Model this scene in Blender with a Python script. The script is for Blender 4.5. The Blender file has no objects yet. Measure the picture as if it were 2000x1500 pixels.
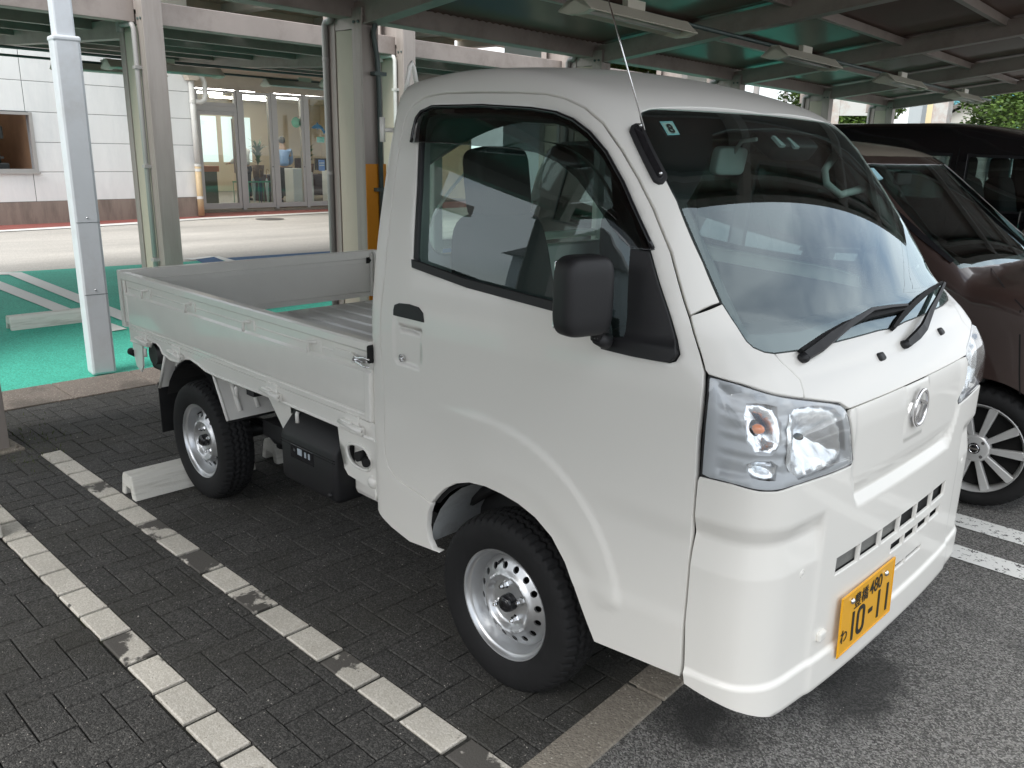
import bpy, bmesh, math, random
import numpy as np
from mathutils import Vector, Matrix
from mathutils.geometry import delaunay_2d_cdt

random.seed(7)
rng = np.random.default_rng(7)
scene = bpy.context.scene
col = scene.collection

# ------------------------------------------------------------------ camera
CAM_C = np.array([1.5128, -2.2304, 1.5154])
YAW, PITCH, ROLL, FPX = 0.7783, 1.3007, 0.0194, 1635.6


def _rz(a):
    return np.array([[math.cos(a), -math.sin(a), 0], [math.sin(a), math.cos(a), 0], [0, 0, 1.]])


def _rx(a):
    return np.array([[1., 0, 0], [0, math.cos(a), -math.sin(a)], [0, math.sin(a), math.cos(a)]])


CAM_M = _rz(YAW) @ _rx(PITCH) @ _rz(ROLL)
cd = bpy.data.cameras.new('camera')
cd.sensor_width = 36.0
cd.lens = FPX / 2000 * 36
cd.clip_start = 0.05
cd.clip_end = 600
cam = bpy.data.objects.new('camera', cd)
col.objects.link(cam)
mw = Matrix([list(CAM_M[i]) + [CAM_C[i]] for i in range(3)] + [[0, 0, 0, 1]])
cam.matrix_world = mw
scene.camera = cam

# ------------------------------------------------------------------ sky, sun, exposure
SUN_DIR = np.array([0.10, -0.70, 0.70])           # towards the sun
SUN_DIR = SUN_DIR / np.linalg.norm(SUN_DIR)
elev = math.asin(SUN_DIR[2])
azim = math.atan2(SUN_DIR[0], SUN_DIR[1])
world = bpy.data.worlds.new("World")
scene.world = world
world.use_nodes = True
wn, wl = world.node_tree.nodes, world.node_tree.links
wn.clear()
w_out = wn.new('ShaderNodeOutputWorld')
w_bg = wn.new('ShaderNodeBackground')
w_bg.inputs['Strength'].default_value = 0.11
sky = wn.new('ShaderNodeTexSky')
sky.sky_type = 'NISHITA'
sky.sun_disc = False
sky.sun_elevation = elev
sky.sun_rotation = azim
sky.air_density = 1.0
sky.dust_density = 1.0
tc = wn.new('ShaderNodeTexCoord')
mp = wn.new('ShaderNodeMapping')
mp.inputs['Scale'].default_value = (1, 1, 2.2)
mp.inputs['Location'].default_value = (0.35, 0.1, 0.0)
nz = wn.new('ShaderNodeTexNoise')
nz.inputs['Scale'].default_value = 2.3
nz.inputs['Detail'].default_value = 6
nz.inputs['Roughness'].default_value = 0.48
nz.inputs['Distortion'].default_value = 0.25
rp = wn.new('ShaderNodeValToRGB')
rp.color_ramp.elements[0].position = 0.26
rp.color_ramp.elements[0].color = (0, 0, 0, 1)
rp.color_ramp.elements[1].position = 0.52
rp.color_ramp.elements[1].color = (1, 1, 1, 1)
nz2 = wn.new('ShaderNodeTexNoise')
nz2.inputs['Scale'].default_value = 5
nz2.inputs['Detail'].default_value = 6
rp2 = wn.new('ShaderNodeValToRGB')
rp2.color_ramp.elements[0].position = 0.3
rp2.color_ramp.elements[0].color = (8.8, 9.2, 9.6, 1)
rp2.color_ramp.elements[1].position = 0.7
rp2.color_ramp.elements[1].color = (10.0, 10.3, 10.6, 1)
mx = wn.new('ShaderNodeMix')
mx.data_type = 'RGBA'
wl.new(tc.outputs['Generated'], mp.inputs['Vector'])
wl.new(mp.outputs['Vector'], nz.inputs['Vector'])
wl.new(mp.outputs['Vector'], nz2.inputs['Vector'])
wl.new(nz.outputs['Fac'], rp.inputs['Fac'])
wl.new(nz2.outputs['Fac'], rp2.inputs['Fac'])
wl.new(rp.outputs['Color'], mx.inputs['Factor'])
wl.new(sky.outputs['Color'], mx.inputs['A'])
wl.new(rp2.outputs['Color'], mx.inputs['B'])
wl.new(mx.outputs['Result'], w_bg.inputs['Color'])
wl.new(w_bg.outputs['Background'], w_out.inputs['Surface'])

sl = bpy.data.lights.new('sun', 'SUN')
sl.energy = 2.2
sl.angle = math.radians(30)
sl.color = (1.0, 0.975, 0.94)
sun = bpy.data.objects.new('sun', sl)
col.objects.link(sun)
sun.rotation_mode = 'QUATERNION'
sun.rotation_quaternion = Vector(SUN_DIR).to_track_quat('Z', 'Y')

scene.view_settings.view_transform = 'Standard'
scene.view_settings.look = 'None'
scene.view_settings.exposure = 0.78
scene.view_settings.gamma = 1
scene.cycles.max_bounces = 10
scene.cycles.transparent_max_bounces = 16
scene.cycles.caustics_reflective = False
scene.cycles.caustics_refractive = False
scene.cycles.use_denoising = True


# ------------------------------------------------------------------ helpers: materials
def new_mat(name):
    m = bpy.data.materials.new(name)
    m.use_nodes = True
    nt = m.node_tree
    b = nt.nodes['Principled BSDF']
    return m, nt, b


def mat(name, color, rough=0.5, metal=0.0, coat=0.0, var=0.0, vscale=8.0, bump=0.0, bscale=60.0,
        dirt=None, dscale=3.0, damt=0.0, spec=0.5, aniso=None, coat_rough=0.03):
    """Principled surface with a little procedural colour variation, dirt and relief."""
    m, nt, b = new_mat(name)
    N, L = nt.nodes, nt.links
    b.inputs['Base Color'].default_value = (*color, 1)
    b.inputs['Roughness'].default_value = rough
    b.inputs['Metallic'].default_value = metal
    b.inputs['Coat Weight'].default_value = coat
    b.inputs['Coat Roughness'].default_value = coat_rough
    b.inputs['Specular IOR Level'].default_value = spec
    tcn = N.new('ShaderNodeTexCoord')
    last = None
    if var > 0:
        n = N.new('ShaderNodeTexNoise')
        n.inputs['Scale'].default_value = vscale
        n.inputs['Detail'].default_value = 6
        n.inputs['Roughness'].default_value = 0.65
        if aniso:
            mpn = N.new('ShaderNodeMapping')
            mpn.inputs['Scale'].default_value = aniso
            L.new(tcn.outputs['Object'], mpn.inputs['Vector'])
            L.new(mpn.outputs['Vector'], n.inputs['Vector'])
        else:
            L.new(tcn.outputs['Object'], n.inputs['Vector'])
        r = N.new('ShaderNodeMapRange')
        r.inputs['From Min'].default_value = 0.25
        r.inputs['From Max'].default_value = 0.75
        r.inputs['To Min'].default_value = 1 - var
        r.inputs['To Max'].default_value = 1 + var
        L.new(n.outputs['Fac'], r.inputs['Value'])
        mxn = N.new('ShaderNodeVectorMath')
        mxn.operation = 'SCALE'
        mxn.inputs[0].default_value = color
        L.new(r.outputs['Result'], mxn.inputs['Scale'])
        last = mxn.outputs['Vector']
    if dirt is not None and damt > 0:
        n2 = N.new('ShaderNodeTexNoise')
        n2.inputs['Scale'].default_value = dscale
        n2.inputs['Detail'].default_value = 8
        n2.inputs['Roughness'].default_value = 0.7
        if aniso:
            mp2 = N.new('ShaderNodeMapping')
            mp2.inputs['Scale'].default_value = aniso
            L.new(tcn.outputs['Object'], mp2.inputs['Vector'])
            L.new(mp2.outputs['Vector'], n2.inputs['Vector'])
        else:
            L.new(tcn.outputs['Object'], n2.inputs['Vector'])
        r2 = N.new('ShaderNodeMapRange')
        r2.inputs['From Min'].default_value = 0.48
        r2.inputs['From Max'].default_value = 0.72
        r2.inputs['To Min'].default_value = 0
        r2.inputs['To Max'].default_value = damt
        L.new(n2.outputs['Fac'], r2.inputs['Value'])
        m2 = N.new('ShaderNodeMix')
        m2.data_type = 'RGBA'
        m2.inputs['A'].default_value = (*color, 1)
        if last is not None:
            L.new(last, m2.inputs['A'])
        m2.inputs['B'].default_value = (*dirt, 1)
        L.new(r2.outputs['Result'], m2.inputs['Factor'])
        last = m2.outputs['Result']
    if last is not None:
        L.new(last, b.inputs['Base Color'])
    if bump > 0:
        n3 = N.new('ShaderNodeTexNoise')
        n3.inputs['Scale'].default_value = bscale
        n3.inputs['Detail'].default_value = 4
        L.new(tcn.outputs['Object'], n3.inputs['Vector'])
        bp = N.new('ShaderNodeBump')
        bp.inputs['Strength'].default_value = bump
        bp.inputs['Distance'].default_value = 0.004
        L.new(n3.outputs['Fac'], bp.inputs['Height'])
        L.new(bp.outputs['Normal'], b.inputs['Normal'])
    return m


def glass(name, tint=(0.80, 0.9, 0.87), ior=1.65, rough=0.0, refl=(1, 1, 1)):
    """Thin pane: see-through, with mirror reflection by Fresnel."""
    m = bpy.data.materials.new(name)
    m.use_nodes = True
    nt = m.node_tree
    N, L = nt.nodes, nt.links
    N.clear()
    o = N.new('ShaderNodeOutputMaterial')
    t = N.new('ShaderNodeBsdfTransparent')
    t.inputs['Color'].default_value = (*tint, 1)
    g = N.new('ShaderNodeBsdfGlossy')
    g.inputs['Roughness'].default_value = rough
    g.inputs['Color'].default_value = (*refl, 1)
    f = N.new('ShaderNodeLayerWeight')      # symmetric front/back unlike the Fresnel node
    f.inputs['Blend'].default_value = 0.5
    mr = N.new('ShaderNodeMath')
    mr.operation = 'POWER'
    mr.inputs[1].default_value = 3.2
    L.new(f.outputs['Facing'], mr.inputs[0])
    ma = N.new('ShaderNodeMath')
    ma.operation = 'MULTIPLY_ADD'
    r0 = 2 * ((ior - 1) / (ior + 1)) ** 2
    ma.inputs[1].default_value = 0.9 - r0
    ma.inputs[2].default_value = r0
    L.new(mr.outputs[0], ma.inputs[0])
    mxs = N.new('ShaderNodeMixShader')
    L.new(ma.outputs[0], mxs.inputs['Fac'])
    L.new(t.outputs[0], mxs.inputs[1])
    L.new(g.outputs[0], mxs.inputs[2])
    L.new(mxs.outputs[0], o.inputs['Surface'])
    return m


# ------------------------------------------------------------------ helpers: objects
def link(o, parent=None):
    col.objects.link(o)
    if parent is not None:
        o.parent = parent
    return o


def meshobj(name, verts, faces, m=None, parent=None, smooth=False, normals=None, loc=None):
    me = bpy.data.meshes.new(name)
    me.from_pydata([tuple(map(float, v)) for v in verts], [], [tuple(int(i) for i in f) for f in faces])
    me.update()
    if smooth or normals is not None:
        me.polygons.foreach_set('use_smooth', [True] * len(me.polygons))
    if normals is not None:
        me.normals_split_custom_set_from_vertices([tuple(map(float, n)) for n in normals])
    if m is not None:
        me.materials.append(m)
    o = bpy.data.objects.new(name, me)
    if loc is not None:
        o.location = loc
    return link(o, parent)


def thing(name, label, cat, loc=(0, 0, 0), group=None, rotz=0.0):
    o = bpy.data.objects.new(name, None)
    o.empty_display_size = 0.2
    o.location = loc
    o.rotation_euler = (0, 0, rotz)
    o['label'] = label
    o['category'] = cat
    if group:
        o['group'] = group
    return link(o)


def tag(o, label=None, cat=None, group=None, kind=None):
    if label:
        o['label'] = label
    if cat:
        o['category'] = cat
    if group:
        o['group'] = group
    if kind:
        o['kind'] = kind
    return o


class MB:
    """Collects simple shapes into one mesh."""

    def __init__(self):
        self.v, self.f, self.s = [], [], []

    def add(self, vs, fs, smooth=False):
        n = len(self.v)
        self.v += [tuple(map(float, v)) for v in vs]
        self.f += [tuple(i + n for i in f) for f in fs]
        self.s += [smooth] * len(fs)
        return self

    def box(self, x0, x1, y0, y1, z0, z1, M=None, bev=0.0):
        if bev <= 0:
            vs = [(x, y, z) for z in (z0, z1) for y in (y0, y1) for x in (x0, x1)]
            fs = [(0, 2, 3, 1), (4, 5, 7, 6), (0, 1, 5, 4), (2, 6, 7, 3), (0, 4, 6, 2), (1, 3, 7, 5)]
        else:
            b = min(bev, abs(x1 - x0) * .45, abs(y1 - y0) * .45, abs(z1 - z0) * .45)
            bm = bmesh.new()
            r = bmesh.ops.create_cube(bm, size=1)
            for w in bm.verts:
                w.co = Vector(((x0 + x1) / 2 + w.co.x * (x1 - x0), (y0 + y1) / 2 + w.co.y * (y1 - y0),
                               (z0 + z1) / 2 + w.co.z * (z1 - z0)))
            bmesh.ops.bevel(bm, geom=bm.edges[:], offset=b, segments=2, affect='EDGES', profile=0.5)
            bm.verts.index_update()
            vs = [tuple(w.co) for w in bm.verts]
            fs = [tuple(w.index for w in f.verts) for f in bm.faces]
            bm.free()
        if M is not None:
            vs = [tuple(M @ Vector(v)) for v in vs]
        return self.add(vs, fs)

    def prism(self, poly, h0, h1, axis='z', M=None):
        """Extrude a 2-D polygon; axis is the extrusion direction, poly the other two in xyz order."""
        def mk(a, b, h):
            return {'z': (a, b, h), 'y': (a, h, b), 'x': (h, a, b)}[axis]
        n = len(poly)
        vs = [mk(a, b, h0) for a, b in poly] + [mk(a, b, h1) for a, b in poly]
        fs = [tuple(range(n))[::-1], tuple(range(n, 2 * n))] + [(i, (i + 1) % n, n + (i + 1) % n, n + i) for i in range(n)]
        if M is not None:
            vs = [tuple(M @ Vector(v)) for v in vs]
        return self.add(vs, fs)

    def tube(self, pts, r, n=10, cap=True, smooth=True):
        pts = [Vector(p) for p in pts]
        rs = r if isinstance(r, (list, tuple)) else [r] * len(pts)
        vs, fs = [], []
        up = None
        for i, p in enumerate(pts):
            d = (pts[min(i + 1, len(pts) - 1)] - pts[max(i - 1, 0)]).normalized()
            if up is None:
                up = Vector((0, 0, 1)) if abs(d.z) < .9 else Vector((1, 0, 0))
            s = d.cross(up).normalized()
            up = s.cross(d).normalized()
            for k in range(n):
                a = 2 * math.pi * k / n
                vs.append(tuple(p + (s * math.cos(a) + up * math.sin(a)) * rs[i]))
        for i in range(len(pts) - 1):
            for k in range(n):
                fs.append((i * n + k, i * n + (k + 1) % n, (i + 1) * n + (k + 1) % n, (i + 1) * n + k))
        self.add(vs, fs, smooth)
        if cap:
            self.add([vs[k] for k in range(n)], [tuple(range(n))[::-1]])
            m = (len(pts) - 1) * n
            self.add([vs[m + k] for k in range(n)], [tuple(range(n))])
        return self

    def cyl(self, p0, p1, r, n=16, r1=None):
        return self.tube([p0, p1], [r, r if r1 is None else r1], n)

    def lathe(self, prof, n=32, axis='y', c=(0, 0, 0), smooth=True, close=False):
        """prof: (radius, height) pairs, revolved about axis through c."""
        vs, fs = [], []
        for (r, h) in prof:
            for k in range(n):
                a = 2 * math.pi * k / n
                u, w = r * math.cos(a), r * math.sin(a)
                v = {'y': (u, h, w), 'z': (u, w, h), 'x': (h, u, w)}[axis]
                vs.append((v[0] + c[0], v[1] + c[1], v[2] + c[2]))
        m = len(prof)
        for i in range(m if close else m - 1):
            j = (i + 1) % m
            for k in range(n):
                fs.append((i * n + k, i * n + (k + 1) % n, j * n + (k + 1) % n, j * n + k))
        return self.add(vs, fs, smooth)

    def sphere(self, c, r, n=12, sc=(1, 1, 1)):
        prof = []
        vs, fs = [], []
        m = n // 2
        for i in range(m + 1):
            t = math.pi * i / m
            for k in range(n):
                a = 2 * math.pi * k / n
                vs.append((c[0] + r * sc[0] * math.sin(t) * math.cos(a), c[1] + r * sc[1] * math.sin(t) * math.sin(a),
                           c[2] + r * sc[2] * math.cos(t)))
        for i in range(m):
            for k in range(n):
                fs.append((i * n + k, (i + 1) * n + k, (i + 1) * n + (k + 1) % n, i * n + (k + 1) % n))
        return self.add(vs, fs, True)

    def build(self, name, m=None, parent=None, loc=None, auto=None):
        me = bpy.data.meshes.new(name)
        me.from_pydata(self.v, [], self.f)
        me.update()
        me.polygons.foreach_set('use_smooth', self.s)
        bm = bmesh.new()
        bm.from_mesh(me)
        bmesh.ops.remove_doubles(bm, verts=bm.verts[:], dist=1e-5)
        bmesh.ops.recalc_face_normals(bm, faces=bm.faces[:])
        if auto is not None:
            for f in bm.faces:
                f.smooth = True
            for e in bm.edges:
                if len(e.link_faces) == 2 and e.calc_face_angle(0) > math.radians(auto):
                    e.smooth = False
        bm.to_mesh(me)
        bm.free()
        if m is not None:
            me.materials.append(m)
        o = bpy.data.objects.new(name, me)
        if loc is not None:
            o.location = loc
        return link(o, parent)


def dup_tree(o, parent=None):
    c = o.copy()
    link(c, parent)
    if parent is not None:
        c.matrix_parent_inverse = o.matrix_parent_inverse.copy()
    for ch in list(o.children):
        dup_tree(ch, c)
    return c


# ------------------------------------------------------------------ helpers: survey
# Outlines were measured on the photograph; each is carried by a ray to the real
# surface it lies on (body shell, wall, ground), which fixes its place in space.
def rays(px):
    px = np.atleast_2d(np.asarray(px, float))
    d = np.stack([(px[:, 0] - 1000) / FPX, -(px[:, 1] - 750) / FPX, -np.ones(len(px))], 1)
    return d @ CAM_M.T


def on_plane(px, axis, val):
    d = rays(px)
    t = (val - CAM_C[axis]) / d[:, axis]
    P = CAM_C + t[:, None] * d
    return P if np.ndim(px) > 1 else P[0]


def on_F(F, px, t0=1.0, t1=6.0, n=500):
    """First hit of each ray with the solid F<0."""
    d = rays(px)
    ts = np.linspace(t0, t1, n)
    out = np.zeros((len(d), 3))
    for i, di in enumerate(d):
        P = CAM_C + ts[:, None] * di
        v = F(P[:, 0], P[:, 1], P[:, 2])
        k = np.argmax(v < 0)
        if v[k] >= 0:                      # the ray just misses: closest approach
            out[i] = P[np.argmin(v)]
            continue
        a, b = ts[max(k - 1, 0)], ts[k]
        for _ in range(40):
            mid = (a + b) / 2
            p = CAM_C + mid * di
            if F(p[0:1], p[1:2], p[2:3])[0] < 0:
                b = mid
            else:
                a = mid
        out[i] = CAM_C + (a + b) / 2 * di
    return out


# ------------------------------------------------------------------ helpers: panels on a curved shell
def densify(poly, step, closed=True):
    out = []
    n = len(poly)
    for i in range(n if closed else n - 1):
        a, b = np.array(poly[i], float), np.array(poly[(i + 1) % n], float)
        k = max(1, int(math.ceil(np.linalg.norm(b - a) / step)))
        for j in range(k):
            out.append(a + (b - a) * j / k)
    if not closed:
        out.append(np.array(poly[-1], float))
    return np.array(out)


def smooth_poly(poly, it=2, keep=()):
    """Corner-cutting that keeps listed corners sharp."""
    P = [np.array(p, float) for p in poly]
    K = [i in keep for i in range(len(P))]
    for _ in range(it):
        Q, KK = [], []
        n = len(P)
        for i in range(n):
            a, p, b = P[i - 1], P[i], P[(i + 1) % n]
            if K[i]:
                Q.append(p)
                KK.append(True)
            else:
                Q += [p * .75 + a * .25, p * .75 + b * .25]
                KK += [False, False]
        P, K = Q, KK
    return np.array(P)


def rrect(x0, x1, y0, y1, r, n=5):
    out = []
    for cx, cy, a0 in ((x1 - r, y1 - r, 0), (x0 + r, y1 - r, 90), (x0 + r, y0 + r, 180), (x1 - r, y0 + r, 270)):
        for k in range(n + 1):
            a = math.radians(a0 + 90 * k / n)
            out.append((cx + r * math.cos(a), cy + r * math.sin(a)))
    return np.array(out)


def poly_area(P):
    x, y = P[:, 0], P[:, 1]
    return 0.5 * np.sum(x * np.roll(y, -1) - np.roll(x, -1) * y)


def offset_poly(P, d):
    """Move a polygon inwards by d (any winding)."""
    P = np.asarray(P, float)
    s = 1 if poly_area(P) > 0 else -1
    e = np.roll(P, -1, 0) - P
    e /= np.linalg.norm(e, axis=1)[:, None] + 1e-12
    nrm = np.stack([-e[:, 1], e[:, 0]], 1) * s
    v = nrm + np.roll(nrm, 1, 0)
    v /= np.maximum(np.sum(v * nrm, 1), 0.35)[:, None]
    return P + v * d


def in_poly(pts, P):
    x, y = pts[:, 0], pts[:, 1]
    inside = np.zeros(len(pts), bool)
    n = len(P)
    for i in range(n):
        x0, y0 = P[i]
        x1, y1 = P[(i + 1) % n]
        c = ((y0 > y) != (y1 > y)) & (x < (x1 - x0) * (y - y0) / (y1 - y0 + 1e-15) + x0)
        inside ^= c
    return inside


def dist_poly(pts, P, closed=True):
    n = len(P)
    best = np.full(len(pts), 1e9)
    for i in range(n if closed else n - 1):
        a, b = P[i], P[(i + 1) % n]
        ab = b - a
        t = np.clip(((pts - a) @ ab) / (ab @ ab + 1e-15), 0, 1)
        best = np.minimum(best, np.linalg.norm(pts - (a + t[:, None] * ab), axis=1))
    return best


def sstep(x, a, b):
    t = np.clip((x - a) / (b - a), 0, 1)
    return t * t * (3 - 2 * t)


def cdt(outer, holes, res):
    loops = [np.asarray(outer)] + [np.asarray(h) for h in holes]
    verts, edges, idx = [], [], []
    for L in loops:
        b = len(verts)
        verts += [tuple(p) for p in L]
        idx.append(list(range(b, b + len(L))))
        edges += [(b + i, b + (i + 1) % len(L)) for i in range(len(L))]
    lo, hi = loops[0].min(0), loops[0].max(0)
    nx, ny = max(2, int((hi[0] - lo[0]) / res) + 1), max(2, int((hi[1] - lo[1]) / res) + 1)
    gx, gy = np.meshgrid(np.linspace(lo[0], hi[0], nx), np.linspace(lo[1], hi[1], ny))
    g = np.stack([gx.ravel(), gy.ravel()], 1)
    k = in_poly(g, loops[0])
    for h in loops[1:]:
        k &= ~in_poly(g, h)
    g = g[k]
    for L in loops:
        if len(g):
            g = g[dist_poly(g, L) > res * .45]
    verts += [tuple(p) for p in g]
    r = delaunay_2d_cdt([Vector(v) for v in verts], edges, [], 0, 1e-7)
    V = np.array([tuple(v) for v in r[0]])
    T = np.array([f for f in r[2] if len(f) == 3])
    c = V[T].mean(1)
    k = in_poly(c, loops[0])
    for h in loops[1:]:
        k &= ~in_poly(c, h)
    T = T[k]
    omap = {}
    for vi, src in enumerate(r[3]):
        for s in src:
            omap[s] = vi
    lidx = [[omap[i] for i in L] for L in idx]
    return V, T, lidx


def panel(name, outer, holes, fmap, m, parent, res=0.02, disp=None, flange=0.018, gap=0.0, side=1, edge=0.8,
          base=0.0, round_=0.0025):
    """A sheet on the shell: outline and holes in the shell's own (u,v), turned-in edges, smooth shading."""
    outer = np.asarray(outer, float)
    holes = [np.asarray(h, float) for h in holes]
    if gap:
        outer = offset_poly(outer, gap)
        holes = [offset_poly(h, -gap) for h in holes]
    outer = densify(outer, res * edge)
    holes = [densify(h, res * edge) for h in holes]
    V, T, loops = cdt(outer, holes, res)

    def full(uv):
        P, N = fmap(uv[:, 0], uv[:, 1])
        d = base if disp is None else base + disp(uv[:, 0], uv[:, 1], P)
        return P + N * np.reshape(d, (-1, 1)) if np.ndim(d) else P + N * d, N
    P, N0 = full(V)
    e = 1e-3
    Pu1, _ = full(V + [e, 0])
    Pu0, _ = full(V - [e, 0])
    Pv1, _ = full(V + [0, e])
    Pv0, _ = full(V - [0, e])
    N = np.cross(Pu1 - Pu0, Pv1 - Pv0)
    N /= np.linalg.norm(N, axis=1)[:, None] + 1e-15
    sg = np.sign(np.sum(N * N0, 1))[:, None]
    N *= np.where(sg == 0, 1, sg)
    tri = P[T]
    fn = np.cross(tri[:, 1] - tri[:, 0], tri[:, 2] - tri[:, 0])
    flip = np.sum(fn * N[T].mean(1), 1) < 0
    T[flip] = T[flip][:, ::-1]
    verts, faces, nor = [P], [list(t) for t in T], [N]
    cnt = len(P)
    if flange > 0:
        for L in loops:
            L = np.array(L)
            p, n = P[L], N[L]
            tan = np.roll(p, -1, 0) - np.roll(p, 1, 0)
            t = np.cross(tan, n)
            t /= np.linalg.norm(t, axis=1)[:, None] + 1e-15
            # outward = away from the sheet
            uvL = V[L]
            # test with the polygon orientation
            A = poly_area(uvL)
            cen = p + t * res * .2
            inw = None
            # compare with the triangles' centroid next to each edge
            k = len(L)
            cpos = np.zeros((k, 3))
            has = np.zeros(k, bool)
            pos = {int(v): i for i, v in enumerate(L)}
            for tr in T:
                hit = [pos[int(v)] for v in tr if int(v) in pos]
                if len(hit) >= 2:
                    c = P[tr].mean(0)
                    for h in hit:
                        cpos[h] = c
                        has[h] = True
            s = np.sign(np.sum((p - cpos) * t, 1))
            s[~has] = 0
            sg2 = 1 if s.sum() >= 0 else -1
            t = t * sg2
            B = p - n * round_ + t * round_ * .6
            C = B - n * flange
            nb = n * .45 + t * .9
            nb /= np.linalg.norm(nb, axis=1)[:, None]
            verts += [B, C]
            nor += [nb, t]
            for i in range(k):
                j = (i + 1) % k
                for (a0, a1, b0, b1) in ((L[i], L[j], cnt + i, cnt + j), (cnt + i, cnt + j, cnt + k + i, cnt + k + j)):
                    faces.append([a0, a1, b1, b0] if True else None)
            # orientation of the rim quads
            q = faces[-2 * k]
            allv = np.concatenate(verts)
            fnn = np.cross(allv[q[1]] - allv[q[0]], allv[q[2]] - allv[q[0]])
            if np.dot(fnn, nb[0] + t[0]) < 0:
                for i in range(len(faces) - 2 * k, len(faces)):
                    faces[i] = faces[i][::-1]
            cnt += 2 * k
    verts, nor = np.concatenate(verts), np.concatenate(nor)
    if side < 0:
        verts = verts * [1, -1, 1]
        nor = nor * [1, -1, 1]
        faces = [f[::-1] for f in faces]
    return meshobj(name, verts, faces, m, parent, normals=nor)


# ------------------------------------------------------------------ the truck cab as a smooth solid
def smax(a, b, k):
    h = np.clip(0.5 + 0.5 * (a - b) / k, 0, 1)
    return b + (a - b) * h + k * h * (1 - h)


def smin(a, b, k):
    return -smax(-a, -b, k)


def cabW(x, z):
    return 0.7375 - 0.105 * np.clip((z - 1.0) / .65, 0, None) ** 1.4 - 0.018 * np.clip((x - .25) / .4, 0, None) ** 2 \
        - 0.012 * np.clip((0.55 - z) / .25, 0, None) ** 2


def cabXF(y, z):
    return 0.803 - 0.030 * (np.abs(y) / .65) ** 2.4 - 0.05 * np.clip((z - .90) / .15, 0, 1) ** 2


def cabXW(y, z):
    return 0.600 + (1.133 - z) * .735 + .065 * (1 - (np.abs(y) / .60) ** 2) + .02 * np.clip(1 - ((z - 1.37) / .27) ** 2, 0, None)


def cabF(x, y, z):
    ay = np.abs(y)
    f_side = ay - cabW(x, z)
    f_front = x - cabXF(y, z)
    f_ws = (x - cabXW(y, z)) * .80
    f_cowl = ((x - .765 + .045 * (ay / .6) ** 2) + (z - 1.045) / .85) * .65
    f_nose = smin(f_ws, f_cowl, .012)
    f_roof = z - (1.769 - .035 * (ay / .6) ** 2 - .105 * np.clip((x + .27) / .52, 0, None) ** 2 - .014 * np.clip((-.30 - x) / .2, 0, None) ** 2)
    f_rear = (-.604 - x) + .020 * np.clip((z - 1.0) / .7, 0, None) ** 1.8
    a = smax(f_front, f_nose, .05)
    a = smax(a, f_side, .12)
    b = smax(f_roof, f_rear, .03)
    b = smax(b, f_side, .055)
    r = smax(a, f_roof, .07)
    r = smax(r, b, .02)
    return smax(r, .235 - z, .01)


def gradF(P, F=None, e=1e-4):
    F = F or cabF
    g = np.stack([F(P[:, 0] + (e if i == 0 else 0), P[:, 1] + (e if i == 1 else 0), P[:, 2] + (e if i == 2 else 0))
                  - F(P[:, 0] - (e if i == 0 else 0), P[:, 1] - (e if i == 1 else 0), P[:, 2] - (e if i == 2 else 0))
                  for i in range(3)], 1)
    return g / (np.linalg.norm(g, axis=1)[:, None] + 1e-12)


def bisect(f, lo, hi, it=44):
    """f(lo)<0 inside, f(hi)>0 outside, arrays."""
    lo, hi = lo.copy(), hi.copy()
    for _ in range(it):
        m = (lo + hi) / 2
        v = f(m) < 0
        lo = np.where(v, m, lo)
        hi = np.where(v, hi, m)
    return (lo + hi) / 2


def map_side(x, z):
    """Right-hand side, (x,z) -> shell."""
    y = bisect(lambda t: cabF(x, -t, z), np.full_like(x, .0), np.full_like(x, .9))
    P = np.stack([x, -y, z], 1)
    return P, gradF(P)


def map_roof(x, y):
    z = bisect(lambda t: cabF(x, y, t), np.full_like(x, 1.2), np.full_like(x, 2.0))
    P = np.stack([x, y, z], 1)
    return P, gradF(P)


AX = -0.4


def map_front(s, z):
    """Front, (s,z): s is the tangent-like angle about a vertical axis behind the windscreen, scaled to metres."""
    a = s / 1.1
    r = bisect(lambda t: cabF(AX + t * np.cos(a), t * np.sin(a), z), np.full_like(s, .1), np.full_like(s, 1.6))
    P = np.stack([AX + r * np.cos(a), r * np.sin(a), z], 1)
    return P, gradF(P)


def map_rear(y, z):
    x = bisect(lambda t: cabF(-t, y, z), np.full_like(y, .0), np.full_like(y, .9))
    P = np.stack([-x, y, z], 1)
    return P, gradF(P)


def to_side(px):
    P = on_F(cabF, px)
    return P[:, [0, 2]]


def to_front(px):
    P = on_F(cabF, px)
    return np.stack([1.1 * np.arctan2(P[:, 1], P[:, 0] - AX), P[:, 2]], 1)


def to_roof(px):
    return on_F(cabF, px)[:, :2]


def mir(uv):
    return np.asarray(uv) * [-1, 1]


# ------------------------------------------------------------------ materials of the vehicles
M_WHITE = mat('white_paint', (.79, .772, .725), rough=.38, coat=.45, coat_rough=.06, var=.012, vscale=900)
M_WHITE2 = mat('white_bed_paint', (.81, .795, .75), rough=.36, coat=.6, var=.03, vscale=6)
M_INNER = mat('white_inner_panel', (.62, .64, .62), rough=.5)
M_PLASTIC = mat('black_plastic', (.014, .014, .0155), rough=.5, bump=.12, bscale=500, spec=.4)
M_GLOSSB = mat('gloss_black', (.012, .012, .014), rough=.15)
M_RUBBER = mat('rubber', (.012, .012, .0125), rough=.75, var=.25, vscale=14, bump=.15, bscale=120, spec=.3)
M_FRIT = mat('black_frit', (.008, .008, .01), rough=.25)
M_STEEL = mat('wheel_silver', (.60, .61, .62), rough=.36, metal=.85, var=.05, vscale=30, coat=.3)
M_NUT = mat('nut_steel', (.75, .75, .75), rough=.18, metal=1)
M_CHROME = mat('chrome', (.9, .9, .92), rough=.05, metal=1)
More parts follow.
